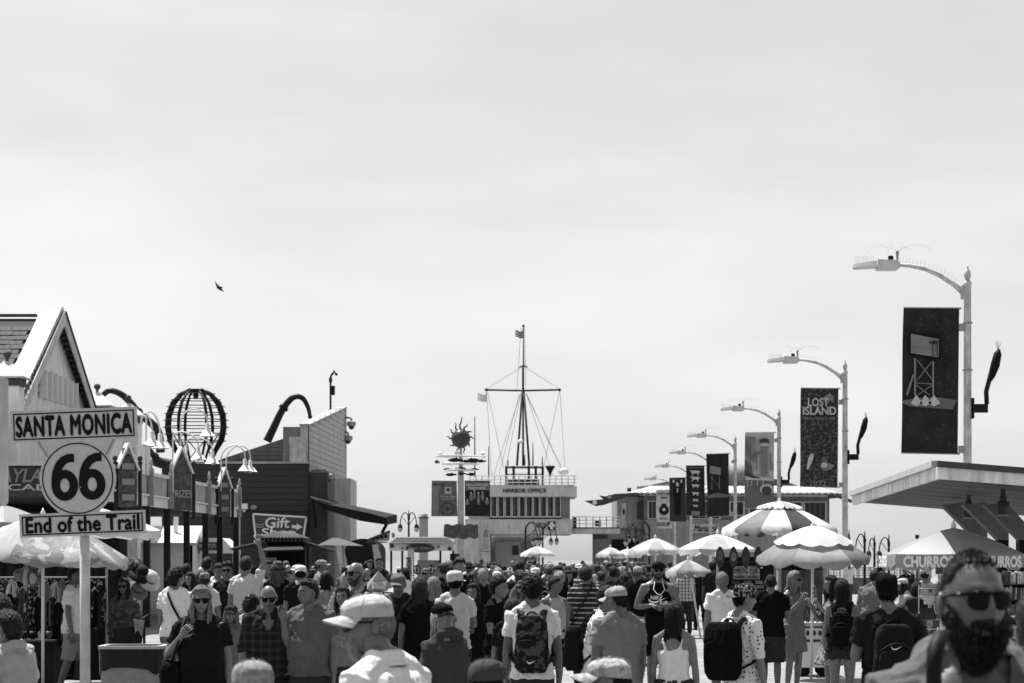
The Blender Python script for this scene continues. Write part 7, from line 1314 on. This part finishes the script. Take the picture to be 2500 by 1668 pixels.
# third row on the left
cwb = pe('woman in white t-shirt with dark crossbody strap seen from behind', 430, 1386, 32, face=165, turn=-35, top='tee', tv=.75, fem=True, hair='curly', hlen=.2, hv=.03, skin=.34, bot='pants', bv=.2, w=1.12)
i_ = root_info[cwb.name]; s_ = i_['s']; b = MB(); b.tube([np.array(c) * s_ for c in ((.08, -.08, 1.47), (.085, .05, 1.50), (.06, .135, 1.42), (-.03, .17, 1.25), (-.13, .155, 1.08), (-.19, .06, .95))], .016, 8, ry=.7); sp_ = worn('shoulder_bag', 'dark crossbody strap and bag of the woman in white t-shirt', 'bag', cwb); L(b, 'strap', M_black, sp_); q = rbox((-.21 * s_, .02, .86 * s_), (.09, .24, .2)); L(q, 'pouch', M_black, sp_)
b = MB(); i_ = root_info[w1.name]; s_ = i_['s']; bg_ = worn('shoulder_bag', 'black shoulder bag hanging at the side of the woman in black top', 'bag', w1); q = rbox((-.27 * s_, .02, .92 * s_), (.16, .3, .36)); L(remesh(q, .014, 1, .03), 'bag', cloth(.012), bg_); b.tube([np.array(c) * s_ for c in ((-.26, -.05, 1.08), (-.2, -.14, 1.28), (-.15, -.09, 1.47), (-.15, .05, 1.49), (-.2, .13, 1.3), (-.26, .08, 1.08))], .009, 8, ry=2); L(b, 'strap', M_black, bg_)
i_ = root_info[ss.name]; s_ = i_['s']; b = MB(); b.tube([np.array(c) * s_ for c in ((-.07, -.08, 1.47), (-.1, .05, 1.50), (-.06, .14, 1.42), (.03, .165, 1.25), (.13, .155, 1.1), (.19, .08, 1.0))], .010, 8, ry=2.2); sb2 = worn('shoulder_bag', 'dark bag strap across the back of the striped polo shirt', 'bag', ss); L(b, 'strap', M_black, sb2); q = rbox((.2 * s_, .04, .9 * s_), (.09, .24, .2)); L(q, 'pouch', M_black, sb2)
pe('man in pale t-shirt waving with his arm straight up', 600, 1360, 37, face=172, top='tee', tv=.62, hair='short', hv=.025, skin=.4, aL='down', aR='wave', bot='pants', bv=.1)
pe('man in sunglasses and dark open shirt next to the waving man', 556, 1374, 40, face=-6, top='tee', tv=.025, hair='spiky', hv=.015, glasses=True, skin=.27)
pe('dark haired man in white t-shirt looking down, left of the man in sunglasses', 532, 1374, 42, face=25, tilt_=18, top='tee', tv=.72, hair='short', hv=.015, skin=.28)
pe('dark haired woman looking left behind the white t-shirt strap', 466, 1398, 40, face=-30, top='tee', tv=.2, fem=True, hair='long', hv=.018, skin=.36)
pe('person in light patterned cap seen from behind beside the long fair hair', 499, 1396, 36, face=175, top='tee', tv=.6, cap='cap', capv=.3, cappat='camo', capv2=.12, hv=.1, capbrim=.3)
pe('dark haired man in dark jacket seen from behind under the balcony', 505, 1364, 47, face=160, top='jacket', tv=.02, hair='spiky', hv=.02)
pe('grey haired man under the balcony behind the woman in white', 440, 1381, 48, face=150, top='tee', tv=.1, hair='short', hv=.12)
pe('woman in brimmed hat with curly light hair and black top', 679, 1373, 40, face=176, top='tee', tv=.012, fem=True, hair='curly', hlen=.4, hv=.16, cap='fedora', capv=.03, w=1.1)
pe('man in white cap and black polo shirt seen from behind', 734, 1379, 36, face=182, top='polo', tv=.02, cap='cap', capv=.65, capdir=180, hv=.02, capbrim=.3, collar=(.5,), skin=.36)
pe('woman with long straight black hair beside the white cap', 796, 1394, 37, face=178, top='tee', tv=.3, fem=True, hair='long', hv=.01, hlen=.4)
pe('person with pale hair tied back beside the bald man in jacket', 846, 1396, 31, face=165, top='tee', tv=.4, fem=True, hair='bun', hv=.5)
pe('man in grey patterned cap turned to the right below the awning', 783, 1366, 50, face=95, top='tee', tv=.3, cap='cap', capv=.4, cappat='camo', capv2=.2, hv=.1)
pe('small person in dark lettered cap between the black top and plaid shirt', 565, 1475, 25, face=-4, top='tee', tv=.2, cap='cap', capv=.05, hair='bob', hv=.3, fem=True, skin=.34)
pe('curly haired child holding up a phone behind the bald man', 612, 1452, 27, face=150, top='tee', tv=.5, hair='curly', hlen=.2, hv=.03, aL='shade')
pe('person holding a dark phone up next to the bald man in jacket', 838, 1432, 25, face=-10, top='tee', tv=.25, fem=True, hair='long', hv=.05, aL='phone', aR='phone')
pe('stall keeper in white t-shirt and shorts partly hidden by the sign post', 181, 1383, 33.0, face=80, top='tee', tv=.72, hair='short', hv=.02, bot='shorts', bv=.3, skin=.24, step=.15)
pe('woman in sunglasses with long dark hair behind the stroller', 303, 1412, 33.6, face=-8, top='long', tv=.09, pat='floral', v2=.15, fem=True, hair='long', hv=.018, glasses=True, skin=.26, hlen=.3)
pe('woman in white top and sunglasses in front of the kiosk', 1040, 1386, 50, face=-12, top='tee', tv=.7, fem=True, hair='short', hv=.15, glasses=True, cap='cap', capv=.2)
pe('dark haired woman in dark top left of the kiosk post', 906, 1368, 62, face=-20, top='tee', tv=.02, fem=True, hair='long', hv=.012)
pe('man in dark shirt holding a phone left of the kiosk', 926, 1362, 60, face=10, top='tee', tv=.03, hair='short', hv=.015, aL='hold')
# map board held up
mp_ = thing('folded_map', 'large pale folded map with printed text held up in the crowd', 'map', (PX(925, 25), 25, PZ(1470, 25)))
part('sheet', mat('map_paper', .42, .7, .15, 12), mp_, lambda b: b.prism([P(924, 1394, 25), P(960, 1434, 25), P(960, 1446, 24.9), P(896, 1440, 24.95), P(896, 1424, 25)], (0, .012, 0))); part('panel', mat('map_panel', .55, .7, .1), mp_, lambda b: b.prism([P(907, 1420, 24.97), P(943, 1421, 24.97), P(941, 1440, 24.93), P(908, 1438, 24.93)], (0, .008, 0)))
for k in range(6): part('text_line', M_grey, mp_, lambda b: b.prism([P(910, 1422.5 + k * 2.7, 24.95), P(940, 1423.5 + k * 2.7, 24.95), P(940, 1424.6 + k * 2.7, 24.95), P(910, 1423.6 + k * 2.7, 24.95)], (0, .004, 0)))
# ------------------------------------------------------------------ the far crowd: prototypes, then copies
cr_ = random.Random(11)
HN = {.012: 'black hair', .05: 'brown hair', .16: 'greyish hair', .38: 'fair hair'}
SN = {.012: 'black', .05: 'dark', .2: 'grey', .45: 'pale grey', .75: 'white'}
BN = {'pants': 'trousers', 'shorts': 'shorts', 'skirt': 'skirt'}
bproto = None; protos = []; used = set()
kinds = [dict(), dict(aR='hold'), dict(fem=True, hair='long'), dict(fem=True, hair='long', hlen=.25, aL='hold'), dict(cap='cap', capdir=0), dict(cap='cap', capdir=180), dict(w=1.14, belly=.04), dict(fem=True, hair='bun'), dict(bot='shorts', step=.2), dict(fem=True, hair='bob', aR='phone', aL='phone'),
         dict(hair='none', w=1.05), dict(hair='spiky', aL='hold', bot='shorts'), dict(cap='fedora'), dict(fem=True, hair='curly', hlen=.3, bot='skirt'), dict(top='tank', bot='shorts'), dict(fem=True, hair='long', top='tank', bot='shortshorts', glasses=True), dict(aR='shade'), dict(aL='crossed', aR='crossed', w=1.08), dict(fem=True, hair='bob', aL='elbow', top='dress'), dict(aR='face', cap='cap', capdir=30), dict(top='polo', aL='talk', step=.25)]
def land(px):
    for x, n in ((470, 'under the balcony'), (620, 'left of the black stall'), (760, 'before the black stall'), (880, 'by the gift shop awning'), (950, 'by the dark arched tent'), (1030, 'before the kiosk'), (1120, 'right of the kiosk'), (1200, 'below the NO notice'), (1265, 'below HARBOR OFFICE sign'), (1330, 'by the far white umbrella'), (1450, 'before the bright opening'), (1510, 'by small far umbrella'), (1560, 'left of striped umbrella'), (1640, 'below striped umbrella'), (1760, 'near the low grey umbrella'), (3000, 'near the sea railing')):
        if px < x: return n
spots = []
def far_ok(px, Y, md=.55):
    x = PX(px, Y)
    return all((x - a) ** 2 + ((Y - b) * .75) ** 2 > md * md for a, b in spots)
def zone(n, p0, p1, Ya, Yb, tries=40):
    k = 0
    for _ in range(n * tries):
        if k >= n: break
        u = cr_.random(); Y = Ya * (Yb / Ya) ** u; px = cr_.uniform(p0, p1)
        if far_ok(px, Y): spots.append((PX(px, Y), Y)); out.append((px, Y)); k += 1
out = []
zone(48, 1190, 1570, 42, 62); zone(70, 1130, 1560, 60, 85); zone(60, 1100, 1570, 84, 130); zone(12, 1080, 1290, 38, 50); zone(10, 860, 1000, 45, 80); zone(22, 640, 880, 42, 72); zone(8, 440, 620, 44, 58); zone(9, 1560, 1640, 62, 90); zone(5, 1640, 1760, 70, 84); zone(5, 1990, 2280, 60, 110)
for k, (px, Y) in enumerate(out):
    ki = k % len(kinds); kd = kinds[ki]; hv = cr_.choice((.012, .012, .05, .05, .16, .38)); tv = cr_.choice((.012, .012, .012, .05, .05, .2, .45, .75, .75)); away = cr_.random() < .68
    ht = cr_.gauss(1.64 if kd.get('fem') else 1.745, .055); face = (180 if away else 0) + cr_.uniform(-45, 45)
    for try_ in range(30):
     desc = ('woman' if kd.get('fem') else 'man') + (' in cap' if kd.get('cap') == 'cap' else ' in hat' if kd.get('cap') else '') + (', ' + HN[hv] if kd.get('hair') != 'none' and not kd.get('cap') else ', bald' if kd.get('hair') == 'none' else '')
     lab = f"{desc}, {SN[tv]} top, {'walking away' if away else 'facing here'}, {'nearer' if Y < 55 else 'middle' if Y < 80 else 'far'} crowd {land(px)}"
     if lab not in used: break
     hv = cr_.choice((.012, .05, .16, .38)); tv = cr_.choice((.012, .05, .2, .45, .75))
    used.add(lab)
    if k < len(kinds):
        r = person(lab, px, 0, Y, face=face, H=1.70, lowres=True, vox=.026, tv=tv, hv=hv, skin=.3, group='people in the far crowd', **{k2: v for k2, v in kd.items()}); protos.append((r, 1.70))
    else:
        src, h0 = protos[ki]; r = dup(src); r['label'] = lab
    r.location = (PX(px, Y), Y, 0); r.rotation_euler = (0, 0, R(face)); r.scale = (ht / 1.70,) * 3
    fabs = {'shirt': cloth(tv) if cr_.random() < .8 else cloth(tv, 'stripe', .5 if tv < .2 else .05, 1.2), 'dress': cloth(tv), 'trousers': cloth(cr_.choice((.02, .05, .1, .3))), 'shorts': cloth(cr_.choice((.02, .08, .3, .5))), 'skirt': cloth(cr_.choice((.03, .3))), 'hair': hair_mat(hv), 'cap': cloth(cr_.choice((.02, .1, .4, .65))), 'hat': cloth(cr_.choice((.05, .5))), 'body': skin_mat(cr_.choice((.2, .28, .33, .38)))}
    for ch in r.children:
        nm = ch.name.split('.')[0]
        if nm in fabs and ch.material_slots:
            ch.material_slots[0].link = 'OBJECT'; ch.material_slots[0].material = fabs[nm]
            if nm in ('cap', 'hat'):
                for g_ in ch.children:
                    if g_.name.split('.')[0] in ('brim', 'button', 'seam') and g_.material_slots: g_.material_slots[0].link = 'OBJECT'; g_.material_slots[0].material = fabs[nm]
    if k % 5 == 2 and away and Y < 75:
        bl_ = f"dark backpack on the {desc.replace(',', ' with') if ',' in desc else desc} in {SN[tv]}, {land(px)}"
        if bproto is None: bproto = backpack(r, bl_, .03); b0 = bproto
        else: b0 = dup(bproto); b0['label'] = bl_
        b0.location = r.location; b0.rotation_euler = r.rotation_euler; b0.scale = r.scale
bpy.data.scenes.remove(tmp)
